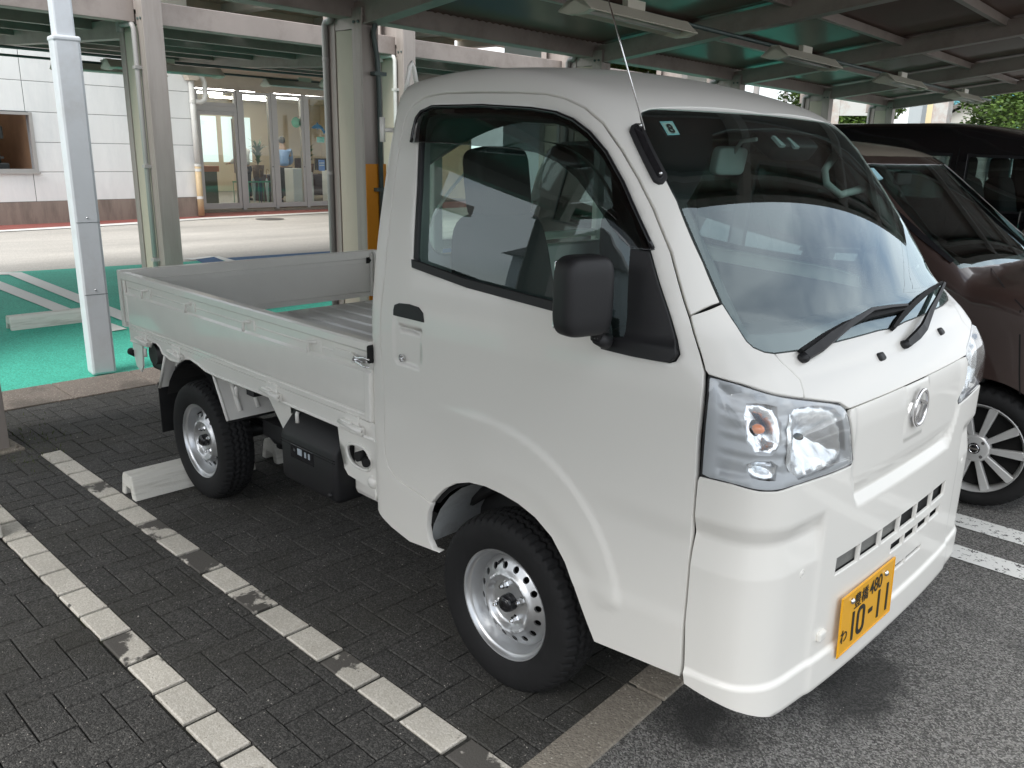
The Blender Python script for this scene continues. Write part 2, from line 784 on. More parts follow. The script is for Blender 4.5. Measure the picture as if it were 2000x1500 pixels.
M_CHASSIS = mat('chassis_black', (.02, .02, .021), rough=.5, var=.3, vscale=20)
M_DARK = mat('dark_cavity', (.006, .006, .006), rough=.9)
M_SEAT = mat('seat_fabric', (.035, .035, .036), rough=.85, bump=.25, bscale=300)
M_TRIM = mat('grey_trim', (.10, .105, .105), rough=.6, bump=.1, bscale=300)
M_LINER = mat('headliner', (.34, .35, .34), rough=.9)
M_GLASS = glass('window_glass', (.76, .88, .84), ior=1.45, refl=(.85, .95, .97))
M_WSGLASS = glass('windscreen_glass', (.66, .80, .76), ior=1.6, refl=(.74, .85, .90))
M_VISOR = glass('smoked_visor', (.22, .22, .23), ior=1.35)
M_LENS = glass('lamp_lens', (.93, .95, .96), ior=1.5)
M_AMBER = mat('amber_bulb', (.9, .22, .02), rough=.15, coat=1)
M_YELLOW = mat('plate_yellow', (.80, .40, .012), rough=.35, coat=.3, var=.03, vscale=30)
M_INK = mat('plate_ink', (.012, .014, .012), rough=.5)
M_REFL = mat('lamp_reflector', (.93, .94, .96), rough=.27, metal=1)
M_BEZEL = mat('lamp_bezel', (.52, .53, .545), rough=.4, metal=.15)


# ------------------------------------------------------------------ the white truck: cab
truck = thing('pickup_truck', 'white cab-over flatbed mini truck with yellow number plate, parked in the near bay', 'truck')


def map_cyl(x, t):
    a = t / .75
    r = bisect(lambda q: cabF(x, -q * np.cos(a), 1.0 + q * np.sin(a)), np.full_like(x, .05), np.full_like(x, 1.3))
    P = np.stack([x, -r * np.cos(a), 1.0 + r * np.sin(a)], 1)
    return P, gradF(P)


def cyl_uv(P):
    return np.stack([P[:, 0], .75 * np.arctan2(P[:, 2] - 1.0, -P[:, 1])], 1)


def to_cyl(px):
    return cyl_uv(on_F(cabF, px))


TMIR = .75 * math.pi


def mirc(uv):
    uv = np.asarray(uv)
    return np.stack([uv[:, 0], TMIR - uv[:, 1]], 1)


DOOR_REAR = [(780, 940), (768, 928), (757, 910), (752, 887), (750, 841), (750, 795), (747, 737), (743, 680), (744, 601), (751, 540),
             (761, 428), (774, 319), (788, 242)]
DOOR_TOP = [(796, 220), (808, 204), (829, 190), (848, 185), (874, 181.6), (944, 180), (1008, 180.5), (1066, 183), (1104, 191), (1142, 209), (1178, 239)]
DOOR_FRONT = [(1216, 293.6), (1248, 348), (1277, 405.6), (1312, 492), (1338, 588), (1348, 618), (1356, 648), (1368, 688), (1376, 726)]
DOOR_NOSE = [(1374, 752), (1370, 790), (1362, 860), (1359, 930), (1352, 1020), (1345, 1075), (1340, 1140), (1333, 1215), (1328, 1325)]
ARCH = [(1160, 1254), (1140, 1201), (1121, 1146), (1101, 1098), (1076, 1050), (1044, 1012), (1012, 986), (980, 967), (948, 952),
        (916, 944), (890, 946), (868, 956), (853, 970), (842, 984)]
SILL_ARCH = [(835, 1005), (833, 1030), (837, 1055), (845, 1072), (859, 1080)]
WS_L = [(1441, 639), (1410, 591), (1376, 513), (1325, 394), (1274, 288), (1256, 245)]
WS_TOP_L = [(1252, 226), (1257, 217), (1272, 212), (1290, 211)]
WINDOW = [(806, 503), (813, 364), (816, 281), (819, 243), (826, 221), (848, 211), (944, 209), (1040, 215), (1088, 224), (1120, 237),
          (1152, 263), (1184, 301), (1216, 359), (1245, 423), (1268, 492), (1284, 550), (1304, 610), (1320, 664), (1325, 692),
          (1318, 704), (1306, 707), (1240, 694), (1182, 681), (1178, 640), (1130, 616), (1082, 601), (912, 556), (810, 521)]

# -- windscreen outline, kept symmetrical about the centre line
ws_low_px = [(1441, 639), (1458, 666), (1471, 678), (1492, 687), (1512, 690), (1566, 683), (1634, 667), (1716, 645)]
wl = to_front(WS_L[::-1])                    # top -> bottom, right-hand side
wb = to_front(ws_low_px[1:])
wb = wb[wb[:, 0] < -0.03]
wt = to_front(WS_TOP_L)
top_mid = to_front([(1444, 219)])[0]
s_top = wt[-1]
half = np.concatenate([wt[::-1], wl, wb])    # from top centre side, down, to bottom centre side
z_top0, z_bot0 = max(top_mid[1], s_top[1] + .004), wb[-1][1] - .004
ws_half = np.concatenate([[[0, z_top0]], half, [[0, z_bot0]]])
ws_out = np.concatenate([ws_half, mir(ws_half[1:-1])[::-1]])

# -- shell: roof, pillars, sills in one sheet
d_rear, d_top, d_front = to_cyl(DOOR_REAR), to_cyl(DOOR_TOP), to_cyl(DOOR_FRONT)
arch_low = to_cyl([(842, 984)])
sill_a = to_cyl(SILL_ARCH)
seam_in = to_cyl([(1413, 596)])
Pws, _ = map_front(ws_half[:, 0], ws_half[:, 1])
uws = cyl_uv(Pws)
k_seam = int(np.argmin(np.abs(uws[:, 0] - seam_in[0, 0]) + np.abs(uws[:, 1] - seam_in[0, 1])))
shell = list(sill_a[::-1]) + list(arch_low) + list(to_cyl([(820, 966)])) + list(d_rear) + list(d_top) + list(d_front[:6]) + list(uws[:k_seam + 1][::-1])
# rear boundary, 45 degrees round the corner
th = np.radians(np.linspace(-41, 90, 40))
rr = bisect(lambda q: cabF(-.15 - .62 * q, -.78 * q * np.cos(th), 1.0 + .78 * q * np.sin(th)), np.full_like(th, .05), np.full_like(th, 2.))
REARC = np.stack([-.15 - .62 * rr, -.78 * rr * np.cos(th), 1.0 + .78 * rr * np.sin(th)], 1)
uvr = cyl_uv(REARC)
rear_half = uvr[::-1]                                                  # roof centre -> low
low = to_cyl([(765, 1032), (800, 1060)])
half_r = shell                                                         # sill -> ws top centre
full = np.concatenate([np.array(half_r), mirc(np.array(half_r))[::-1][1:], mirc(low), mirc(rear_half)[::-1], rear_half[1:], low[::1]])
panel('cab_shell', full, [], map_cyl, M_WHITE, truck, res=.022, gap=.003)
# rear wall of the cab with its window
rw = REARC[:, [1, 2]]
rw_out = np.concatenate([rw, (rw * [-1, 1])[::-1][1:]])
rwin = rrect(-.50, .50, 1.19, 1.61, .07)
panel('cab_rear_wall', rw_out, [rwin], map_rear, M_WHITE2, truck, res=.03, gap=.0)
panel('rear_window', offset_poly(rwin, -.012), [], map_rear, M_GLASS, truck, res=.06, base=-.012, flange=0)

# -- doors
door_uv = to_side([(842, 984), (820, 966)] + DOOR_REAR + DOOR_TOP + DOOR_FRONT + DOOR_NOSE + ARCH[:-1])
win_uv = to_side(WINDOW)
RIDGE = to_side([(862, 800), (905, 805), (960, 828), (1040, 878), (1095, 925), (1140, 985), (1172, 1060), (1196, 1140), (1206, 1196)])
HANDLE_REC = to_side([(769, 600), (800, 601), (826, 612), (826, 650), (823, 700), (818, 722), (800, 719), (776, 712), (769, 700)])
HCUP = to_side([(772, 628), (800, 640), (824, 640), (820, 655), (800, 656), (776, 648)])


def door_disp(u, v, P):
    uv = np.stack([u, v], 1)
    r = np.hypot(u - .02, v - .265)
    ang = np.arctan2(v - .265, u - .02)
    sd = r - np.interp(ang, *RID_RA)
    fade = sstep(ang, math.radians(22), math.radians(26)) * (1 - sstep(ang, math.radians(100), math.radians(125)))
    ridge = .0055 * (1 - sstep(sd, -.008, .020)) * fade * sstep(r, .34, .42)
    # shallow body line falling towards the nose
    zl = .71 - .02 * u
    line = -.006 * (1 - sstep(v, zl - .035, zl + .03)) * sstep(u, .2, .5) * 1.0
    low = .004 * (1 - sstep(v, .45, .50))
    # pressed recess round the handle
    ih = in_poly(uv, HANDLE_REC)
    dh = dist_poly(uv, HANDLE_REC)
    rec = -.006 * np.where(ih, sstep(dh, 0, .010), 0)
    ic = in_poly(uv, HCUP)
    cup = -.022 * np.where(ic, sstep(dist_poly(uv, HCUP), 0, .016), 0)
    # window frame crease
    dw = dist_poly(uv, win_uv)
    fr = -.004 * (1 - sstep(dw, .0, .012)) * sstep(v, 1.0, 1.15)
    return ridge + line + low + rec + cup + fr


_ra = np.arctan2(RIDGE[:, 1] - .265, RIDGE[:, 0] - .02)
_rr = np.hypot(RIDGE[:, 0] - .02, RIDGE[:, 1] - .265)
_o = np.argsort(_ra)
_aa = np.linspace(_ra.min(), _ra.max(), 60)
RID_RA = (_aa, np.polyval(np.polyfit(_ra[_o], _rr[_o], 4), _aa))
for sgn, kl in ((1, 'driver door'), (-1, None)):
    door = panel('door', door_uv, [win_uv], map_side, M_WHITE, truck, res=.0125, disp=door_disp, gap=.0036, side=sgn)
    panel('door_seal', offset_poly(smooth_poly(door_uv, 1), -.010), [offset_poly(smooth_poly(door_uv, 1), .016)], map_side, M_RUBBER, door, res=.03, base=-.026, flange=0, side=sgn)
    panel('window_glass', offset_poly(win_uv, -.004), [], map_side, M_GLASS, door, res=.04, base=-.026, flange=0, side=sgn)

# -- windscreen
panel('windscreen', ws_out, [], map_front, M_WSGLASS, truck, res=.03, base=.0, flange=0, gap=.001)
fr_px_l = [(1342, 397), (1386, 486), (1420, 562), (1451, 628)]
frit_in = np.concatenate([[[0, z_top0 - .035]], [[-.36, z_top0 - .045], [-.47, z_top0 - .06], [-.50, z_top0 - .095]],
                          to_front(fr_px_l), to_front([(1466, 650), (1490, 651), (1563, 645)]), [[0, z_bot0 + .055]]])
frit_in = np.concatenate([frit_in, mir(frit_in[1:-1])[::-1]])
panel('windscreen_border', ws_out, [frit_in], map_front, M_FRIT, truck, res=.03, base=-.004, flange=.01, gap=.001)

# -- cowl corners, hood, bumper
LAMP_TOP = [(1570, 777), (1514, 768), (1450, 749), (1383, 731)]
cow = to_front([(1349, 616), (1411, 593)] + [(1441, 639)] + ws_low_px[1:5] + [(1526, 707), (1543, 722), (1563, 742), (1570, 768)] + LAMP_TOP
               + [(1377, 722), (1369, 688), (1357, 648)])
for sgn in (1, -1):
    panel('cowl_corner', cow, [], map_front, M_WHITE, truck, res=.014, gap=.0018, side=sgn)
hl = to_front([(1660, 798)])[0]
Z_HOOD = hl[1]
bl = [w for w in wb if w[0] > to_front([(1512, 690)])[0][0] - 1e-6]
hood_half = np.concatenate([np.array(bl), [[0, z_bot0]]])[::-1]        # centre -> corner along the glass
hood_half = np.concatenate([hood_half, to_front([(1526, 707), (1543, 722), (1563, 742), (1570, 768), (1573, 777), (1642, 786), (1655, 795)]),
                            [[hl[0], Z_HOOD]], [[0, Z_HOOD]]])
hood = np.concatenate([hood_half, mir(hood_half[1:-1])[::-1]])
panel('hood_panel', hood, [], map_front, M_WHITE, truck, res=.014, gap=.0018)
LAMP_IN = [(1662, 815), (1667, 860), (1671, 898), (1667, 910)]
LAMP_BOT = [(1630, 926), (1557, 950), (1520, 962), (1485, 962), (1427, 947), (1364, 932)]
NOSE = [(1361, 940), (1354, 1020), (1347, 1075), (1342, 1140), (1335, 1215), (1333, 1300)]
nb = to_front(NOSE)
bump_half = np.concatenate([[[0, Z_HOOD - .003]], [[hl[0] + .004, Z_HOOD - .003]], to_front(LAMP_IN), to_front(LAMP_BOT), nb,
                            [[-.676, .315], [-.66, .309], [-.628, .300], [-.592, .288], [-.556, .274], [-.515, .260], [-.468, .250], [-.42, .245], [0, .243]]])
bump = np.concatenate([bump_half, mir(bump_half[1:-1])[::-1]])
def Z(px):
    return to_front([px])[0]


def lineZ(pxs):
    q = to_front(pxs)
    o = np.argsort(q[:, 0])
    return q[o]


PAD_T = lineZ([(1366, 1008), (1514, 1038), (1608, 1010)])
PAD_M = lineZ([(1360, 1046), (1514, 1067), (1604, 1043)])
PAD_B = lineZ([(1366, 1110), (1514, 1122), (1590, 1096)])
PAD_S = to_front([(1612, 1020), (1583, 1275)])
LIP = lineZ([(1338, 1289), (1389, 1320), (1469, 1343), (1528, 1327), (1583, 1289)])
REC_A = lineZ([(1690, 930), (1780, 884), (1862, 841)])
REC_B = lineZ([(1680, 958), (1858, 868)])
REC_C = lineZ([(1676, 990), (1838, 900)])


def zoomp(pts, x0=1320, y0=880, k=.3466):
    return [(x0 + a * k, y0 + b * k) for a, b in pts]


ROW1 = to_front(zoomp([(905, 635), (1495, 175), (1490, 225), (897, 710)]))
ROW2 = to_front(zoomp([(1225, 520), (1470, 320), (1468, 345), (1222, 565)]))
ROW3 = to_front(zoomp([(1205, 685), (1370, 535), (1368, 560), (1203, 705)]))
PLATE = to_front([(1627, 1162), (1732, 1079), (1720, 1188), (1615, 1279)])
EMB = Z((1790, 797))


def bump_disp(u, v, P):
    a = np.abs(u)
    # cut-in corner pad with a sloping upper bank
    bank = np.interp(v, [.30, .36, .622, .628, .700, .742, .75], [-.004, -.004, -.004, -.005, -.017, -.0005, 0])
    bank = np.where(v > .37, bank, -.004)
    side = sstep(a, .405, .425)
    pad = bank * side
    # chin lip
    lip = .010 * (1 - sstep(v, .343, .356))
    under = -.02 * (1 - sstep(v, .243, .268))
    # upper centre panel set back, with a ledge below it
    w = .285 + .045 * sstep(v, .70, .83)
    ctr = 1 - sstep(a, w - .016, w + .010)
    up = np.interp(v, [.69, .703, .736, .772, .79], [0, 0, -.019, -.009, -.007])
    # raised plinth round the emblem
    pl = .0028 * (1 - sstep(np.maximum(np.abs(u) - .060 - .1 * (v - .83), np.abs(v - .892) - .075), -.003, .003))
    return pad + lip + under + up * ctr + pl


def slots(z0, z1, s0, s1, n, tilt=0.0):
    out = []
    w = (s1 - s0) / n
    for i in range(n):
        a, b = s0 + i * w + .004, s0 + (i + 1) * w - .004
        out.append(np.array([(a, z0), (b, z0), (b + tilt, z1), (a + tilt, z1)]))
    return out


gr1 = slots(.549, .596, -.348, .32, 6)
gr2 = slots(.496, .524, -.055, .30, 4)
gr3 = slots(.426, .441, -.052, .185, 2)
bumper = panel('bumper', bump, gr1 + gr2 + gr3, map_front, M_WHITE, truck, res=.0105, disp=bump_disp, gap=.0015, flange=.007)
panel('grille_backing', rrect(-.38, .34, .41, .61, .01), [], map_front, M_DARK, truck, res=.04, base=-.016, flange=0)
rad = rrect(-.34, .0, .55, .60, .005)
panel('radiator_core', rad, [], map_front, mat('radiator_grey', (.16, .16, .15), rough=.5, bump=.4, bscale=900), truck, res=.05, base=-.0145, flange=0)

# -- corner sensors
sen = Z((1570, 1122))
for sg in (1, -1):
    P, N = map_front(np.array([sg * sen[0]]), np.array([sen[1]]))
    q = Vector(N[0]).to_track_quat('Z', 'Y').to_matrix().to_4x4()
    b = MB().lathe([(.0105, -.012), (.0105, .0), (.009, .0015), (.0075, .0005), (.0072, .0), (.006, .0012), (0.0001, .0014)], 20, 'z')
    o = b.build('parking_sensor', M_WHITE, truck)
    o.matrix_world = Matrix.Translation(P[0] - N[0] * .004) @ q

# -- headlights
LAMP_L = [(1365, 915), (1367, 885), (1373, 805), (1380, 742)]
lamp_out = to_front([(1383, 731), (1450, 749), (1514, 768), (1570, 777), (1642, 786), (1655, 797)] + LAMP_IN + LAMP_BOT + LAMP_L)
lamp_lens = smooth_poly(offset_poly(lamp_out, .0032), 1)
cellR = smooth_poly(to_front([(1545, 796), (1600, 788), (1646, 798), (1657, 840), (1660, 898), (1610, 926), (1547, 944)]), 1)
cellL = smooth_poly(to_front([(1448, 782), (1495, 782), (1537, 792), (1537, 898), (1450, 892)]), 1)
cellP = smooth_poly(to_front([(1452, 903), (1536, 908), (1530, 944), (1500, 946), (1454, 936)]), 1)


def bowl(cell, depth, rib=0.0, n=30):
    c = cell.mean(0)

    def f(u, v, P):
        d = dist_poly(np.stack([u, v], 1), cell)
        mxd = d.max() + 1e-6
        return -depth * sstep(d, 0, mxd * 1.15) + rib * np.sin((u - c[0]) * n * 6) * (d > .004)
    return f


def on_shell(px, off=0.0):
    P = on_F(cabF, px)
    return P + gradF(P) * off


for sg in (1, -1):
    lamp = panel('headlight', lamp_out, [lamp_lens], map_front, M_PLASTIC, truck, res=.012, base=-.005, flange=.02, side=sg, gap=.001)
    panel('lamp_lens', lamp_lens, [], map_front, M_LENS, lamp, res=.015, disp=lambda u, v, P: .006 * sstep(dist_poly(np.stack([u, v], 1), lamp_lens), 0, .02), base=-.003, flange=.0, side=sg)
    inn = offset_poly(lamp_lens, .001)
    zlo, zhi = lamp_lens[:, 1].min(), lamp_lens[:, 1].max()

    def bez(u, v, P):
        t = (v - zlo) / (zhi - zlo)
        st = .006 * np.abs(2 * (t * 7 - np.floor(t * 7 + .5))) + .006 * sstep(np.abs(u), .56, .60)
        d = dist_poly(np.stack([u, v], 1), inn)
        return -.004 - (.012 + .014 * sstep(np.abs(u), .42, .60)) * sstep(d, .0, .030) + st * sstep(np.abs(u), .50, .52) * sstep(d, .01, .03)
    panel('lamp_bezel', inn, [cellR, cellL, cellP], map_front, M_BEZEL, lamp, res=.012, disp=bez, flange=.03, side=sg)
    panel('main_reflector', offset_poly(cellR, -.004), [], map_front, M_REFL, lamp, res=.008, base=-.020, disp=bowl(cellR, .055, .0009), flange=0, side=sg)
    panel('indicator_reflector', offset_poly(cellL, -.004), [], map_front, M_REFL, lamp, res=.008, base=-.030, disp=bowl(cellL, .032, .0008, 40), flange=0, side=sg)
    panel('parking_reflector', offset_poly(cellP, -.004), [], map_front, M_REFL, lamp, res=.006, base=-.030, disp=bowl(cellP, .018, .0010, 45), flange=0, side=sg)
    for nm, px, off, r, mm in (('amber_bulb', (1486, 838), -.036, .0115, M_AMBER), ('main_bulb', (1596, 858), -.045, .008, M_GLOSSB), ('parking_bulb', (1484, 924), -.038, .008, M_LENS)):
        c = on_shell([px], off)[0] * [1, sg, 1]
        MB().sphere(c, r, 12, (1.5, 1, 1)).build(nm, mm, lamp)
    c = on_shell([(1486, 838)], -.044)[0] * [1, sg, 1]
    MB().lathe([(.0001, .002), (.016, .002), (.018, -.01)], 16, 'x', c=c).build('bulb_socket', M_GLOSSB, lamp)

# -- number plate
pt = math.radians(1.9)
plate_c = np.array([.812, -.191, .399])
PM = Matrix.Translation(plate_c) @ Matrix.Rotation(-pt, 4, 'Y')
plate = MB().box(-.003, 0, -.165, .165, -.0825, .0825, bev=.0025).build('number_plate', M_YELLOW, truck)
plate.matrix_world = PM
rim_b = MB()
for (y0, y1, z0, z1) in ((-.163, .163, .077, .0805), (-.163, .163, -.0805, -.077), (-.163, -.1595, -.0805, .0805), (.1595, .163, -.0805, .0805)):
    rim_b.box(-.001, .0016, y0, y1, z0, z1, bev=.001)
rim_b.build('plate_rim', M_YELLOW, plate)
MB().box(-.03, -.0032, -.13, .13, -.05, .07).build('plate_bracket', M_WHITE, plate)


def lettering(txt, name, h, y, z, parent, m, depth=.0006, x=.0012, sx=1.0, bold=0.0):
    cu = bpy.data.curves.new('t', 'FONT')
    cu.body = txt
    cu.size = 1.0
    cu.offset = bold
    cu.extrude = .01
    cu.align_x = 'CENTER'
    to = bpy.data.objects.new('t', cu)
    col.objects.link(to)
    dg = bpy.context.evaluated_depsgraph_get()
    me = bpy.data.meshes.new_from_object(to.evaluated_get(dg))
    bpy.data.objects.remove(to)
    co = np.array([v.co[:] for v in me.vertices])
    lo, hi = co.min(0), co.max(0)
    k = h / (hi[1] - lo[1])
    c = (co - (lo + hi) / 2) * [k * sx, k, depth / .02]
    me.vertices.foreach_set('co', np.stack([c[:, 2] + x, c[:, 0] + y, c[:, 1] + z], 1).ravel())
    me.update()
    me.name = name
    me.materials.clear()
    me.materials.append(m)
    o = bpy.data.objects.new(name, me)
    return link(o, parent)


# seen from the front the truck's right is on the reader's left, so text runs towards +y
lettering('豊', 'plate_kanji', .040, -.070, .046, plate, M_INK, bold=.003)
lettering('橋', 'plate_kanji', .040, -.026, .046, plate, M_INK, bold=.003)
lettering('480', 'plate_class_number', .040, .043, .046, plate, M_INK, bold=.006, sx=.95)
lettering('わ', 'plate_kana', .036, -.139, -.028, plate, M_INK, bold=.003)
ink = MB()

ring_o, ring_i = rrect(-.064, -.016, -.061, .019, .020, 6), rrect(-.0525, -.0275, -.050, .008, .011, 6)
nn = len(ring_o)
vs = [(.0016, a, b) for a, b in ring_o] + [(.0016, a, b) for a, b in ring_i] + [(.0, a, b) for a, b in ring_o] + [(.0, a, b) for a, b in ring_i]
fs = []
for i in range(nn):
    j = (i + 1) % nn
    fs += [(i, j, nn + j, nn + i), (i, 2 * nn + i, 2 * nn + j, j), (nn + i, nn + j, 3 * nn + j, 3 * nn + i)]
ink.add(vs, fs)
ink.build('plate_numeral', M_INK, plate)
for yy in (-.088, .072, .128):
    MB().box(.0003, .0016, yy - .00575, yy + .00575, -.061, .019).build('plate_numeral', M_INK, plate)
MB().box(.0003, .0016, .008, .033, -.025, -.013).build('plate_hyphen', M_INK, plate)
for yy in (-.105, .105):
    MB().lathe([(.0001, .006), (.004, .006), (.0075, .003), (.008, 0)], 14, 'x', c=(.001, yy, .055)).build('plate_bolt', M_NUT, plate)

# -- small wedge on the bumper beside the plate
wq, wn_ = map_front(np.array([-.375]), np.array([.405]))
MB().box(-.004, .010, -.018, .018, -.012, .012, bev=.005).build('bumper_clip', M_WHITE, truck, loc=wq[0])

# -- emblem
ep = on_shell([(1790, 797)], .004)[0]
EMBM = Matrix.Translation((ep[0], -.010, ep[2]))
eb = MB()
vs, fs = [], []
n, m_ = 40, 8
for i in range(n):
    a = 2 * math.pi * i / n
    for k in range(m_):
        b_ = 2 * math.pi * k / m_
        R_ = 1 + .12 * math.cos(b_)
        vs.append((.005 * math.sin(b_) + .002, .0425 * R_ * math.cos(a), .0465 * R_ * math.sin(a)))
for i in range(n):
    for k in range(m_):
        fs.append((i * m_ + k, ((i + 1) % n) * m_ + k, ((i + 1) % n) * m_ + (k + 1) % m_, i * m_ + (k + 1) % m_))
eb.add(vs, fs, True)
emblem = eb.build('emblem', M_CHROME, truck)
emblem.matrix_world = EMBM
for poly in ([(-.026, .030), (.030, .012), (.038, .001), (-.006, .013)], [(-.012, .012), (-.034, -.026), (-.024, -.034), (.003, .008)],
             [(-.024, -.034), (.036, .001), (.034, -.010), (-.006, -.038)]):
    MB().prism(poly, -.002, .0055, 'x').build('emblem_stroke', M_CHROME, emblem)

# -- washer nozzles in the hood
for px in ((1720, 697), (1836, 648)):
    c = on_shell([px], .002)[0]
    q = Vector(gradF(c[None])[0]).to_track_quat('Z', 'Y').to_matrix().to_4x4()
    o = MB().box(-.016, .016, -.011, .011, -.012, .006, bev=.006).build('washer_nozzle', M_PLASTIC, truck)
    o.matrix_world = Matrix.Translation(c) @ q


# ------------------------------------------------------------------ the white truck: load bed
bed = truck
XR, XF = -2.56, -.60


def extrude_x(prof, x0, x1, n=1):
    """prof: (y,z) outline, extruded along x."""
    return MB().prism(prof, x0, x1, 'x')


for sg in (1, -1):
    prof = [(-.703, .672), (-.703, .936), (-.708, .940), (-.738, .940), (-.7445, .934), (-.7445, .912), (-.739, .906), (-.728, .9055),
            (-.7275, .846), (-.7365, .838), (-.7375, .712), (-.735, .704), (-.7305, .7005), (-.7305, .674)]
    gate = extrude_x([(y * sg, z) for y, z in prof], XR + .018, XF + .015).build('side_gate', M_WHITE2, truck, auto=28)
    # raised frame of the large lower field and front stake pocket
    e = MB()
    e.box(XF - .018, XF + .0145, -.7405 * sg, -.7265 * sg, .676, .838, bev=.005)
    e.box(XR + .02, XR + .05, -.7405 * sg, -.7265 * sg, .70, .832, bev=.005)
    e.build('gate_end_pressing', M_WHITE2, gate)
    MB().box(XR + .019, XR + .034, -.7400 * sg, -.7285 * sg, .83, .906, bev=.004).build('gate_end_post', M_WHITE2, gate)
    # a long shallow bead above and below the field
    r = MB()
    r.tube([(XR + .06, -.7275 * sg, .872), (XF - .02, -.7275 * sg, .872)], .0035, 8)
    r.tube([(XR + .05, -.7305 * sg, .690), (XF, -.7305 * sg, .690)], .0035, 8)
    r.build('gate_bead', M_WHITE2, gate)
    for hx in (-2.30, -1.86, -1.37, -.92):
        h = MB()
        h.box(hx - .002, hx + .052, -.733 * sg, -.7262 * sg, .853, .893, bev=.003)
        h.tube([(hx + .03, -.731 * sg, .886), (hx + .012, -.740 * sg, .886), (hx - .004, -.745 * sg, .883), (hx - .008, -.745 * sg, .868), (hx - .008, -.745 * sg, .846)], .0055, 10)
        h.build('rope_hook', M_WHITE2, gate)
    # latch at the front end
    la = MB()
    la.box(-.785, -.665, -.739 * sg, -.7265 * sg, .862, .888, bev=.004)
    la.build('latch_plate', M_WHITE2, gate)
    lb = MB()
    lb.box(-.672, -.600, -.741 * sg, -.733 * sg, .866, .884, bev=.003)
    lb.tube([(-.675, -.744 * sg, .890), (-.64, -.748 * sg, .880), (-.60, -.748 * sg, .888), (-.575, -.748 * sg, .886)], .003, 8)
    lb.tube([(-.675, -.744 * sg, .862), (-.64, -.747 * sg, .866), (-.60, -.747 * sg, .858), (-.575, -.747 * sg, .862)], .003, 8)
    lb.cyl((-.655, -.735 * sg, .872), (-.655, -.750 * sg, .872), .006, 10)
    lb.build('latch', M_CHROME, gate)
    MB().box(-.588, -.574, -.748 * sg, -.70 * sg, .872, .93, bev=.006).build('gate_buffer', M_RUBBER, gate)
    for hx in (-2.36, -2.015, -1.205, -.69):
        h = MB()
        h.box(hx - .062, hx - .003, -.749 * sg, -.728 * sg, .624, .655, bev=.005)
        h.box(hx + .001, hx + .058, -.751 * sg, -.728 * sg, .620, .648, bev=.005)
        h.tube([(hx - .064, -.7485 * sg, .645), (hx + .064, -.7485 * sg, .635)], .0072, 10)
        h.tube([(hx + .064, -.7485 * sg, .635), (hx + .074, -.7505 * sg, .645), (hx + .080, -.7495 * sg, .632), (hx + .070, -.7485 * sg, .626)], .0022, 6)
        h.box(hx - .045, hx + .03, -.737 * sg, -.728 * sg, .645, .676, bev=.003)
        h.build('gate_hinge', M_WHITE2, gate)
    # sill rail under the gate, cut round the wheel and the tail lamp
    low = [(-2.540, .610), (-2.42, .612), (-2.405, .628), (-2.31, .622), (-2.285, .648), (-2.24, .652), (-2.205, .640), (-2.18, .612),
           (-2.10, .598), (-2.02, .602), (-1.96, .628), (-1.90, .640), (-1.83, .630), (-1.76, .614), (-1.66, .610), (-1.3, .616), (-.58, .614)]
    poly = [(x, z) for x, z in low] + [(XF + .02, .672), (-2.545, .674)]
    MB().prism(poly, -.728 * sg, -.722 * sg, 'y').build('bed_sill', M_WHITE2, truck)
    MB().tube([(x, -.7265 * sg, z) for x, z in low], .0058, 8).build('bed_sill_lip', M_WHITE2, truck)
    MB().box(-2.53, XF, -.733 * sg, -.70 * sg, .655, .6715).build('bed_side_rail', M_WHITE2, truck)
    for hx in (-2.38, -1.505, -1.053):
        MB().tube([(hx, -.723 * sg, .60), (hx, -.727 * sg, .592), (hx, -.727 * sg, .560)], .0075, 10).build('rope_peg', M_WHITE2, truck)
    # rear corner plate and its rubber stop
    MB().prism([(-2.535, .655), (-2.545, .56), (-2.52, .49), (-2.47, .468), (-2.445, .50), (-2.425, .62), (-2.425, .655)], -.720 * sg, -.712 * sg, 'y').build('rear_corner_plate', M_WHITE2, truck)
    MB().cyl((-2.535, -.716 * sg, .548), (-2.585, -.716 * sg, .548), .018, 16).build('rubber_stop', M_RUBBER, truck)
    tl = MB()
    tl.box(-2.50, -2.20, -.66 * sg, -.54 * sg, .47, .62, bev=.02)
    tl.cyl((-2.36, -.70 * sg, .57), (-2.36, -.60 * sg, .57), .05, 18)
    tl.build('tail_lamp_bracket', M_CHASSIS, truck)
    # mudguard plates with pressed ribs, mud flap
    def plate_between(p0, p1, yo, yi, t=.004):
        d = Vector((p1[0] - p0[0], 0, p1[1] - p0[1]))
        L = d.length
        d.normalize()
        nrm = Vector((-d.z, 0, d.x))
        g = MB()
        mat4 = Matrix(((d.x, 0, nrm.x, p0[0]), (0, 1, 0, 0), (d.z, 0, nrm.z, p0[1]), (0, 0, 0, 1)))
        a_, b_ = sorted((yo * sg, yi * sg))
        g.box(0, L, a_, b_, 0, t, M=mat4)
        for k in range(2):
            yc = yo + (yi - yo) * (.3 + .38 * k)
            g.tube([mat4 @ Vector((.03, yc * sg, t)), mat4 @ Vector((L - .03, yc * sg, t))], .010, 8)
            g.tube([mat4 @ Vector((.03, yc * sg, 0)), mat4 @ Vector((L - .03, yc * sg, 0))], .010, 8)
        g.tube([mat4 @ Vector((0, yo * sg, t / 2)), mat4 @ Vector((L, yo * sg, t / 2))], .007, 8)
        return g
    plate_between((-1.735, .625), (-1.622, .425), -.715, -.50).build('front_mudguard', M_WHITE2, truck)
    plate_between((-2.175, .625), (-2.285, .43), -.715, -.50).build('rear_mudguard', M_WHITE2, truck)
    MB().box(-2.303, -2.296, *sorted((-.715 * sg, -.50 * sg)), .205, .45).build('mud_flap', M_RUBBER, truck)
    wh = MB()
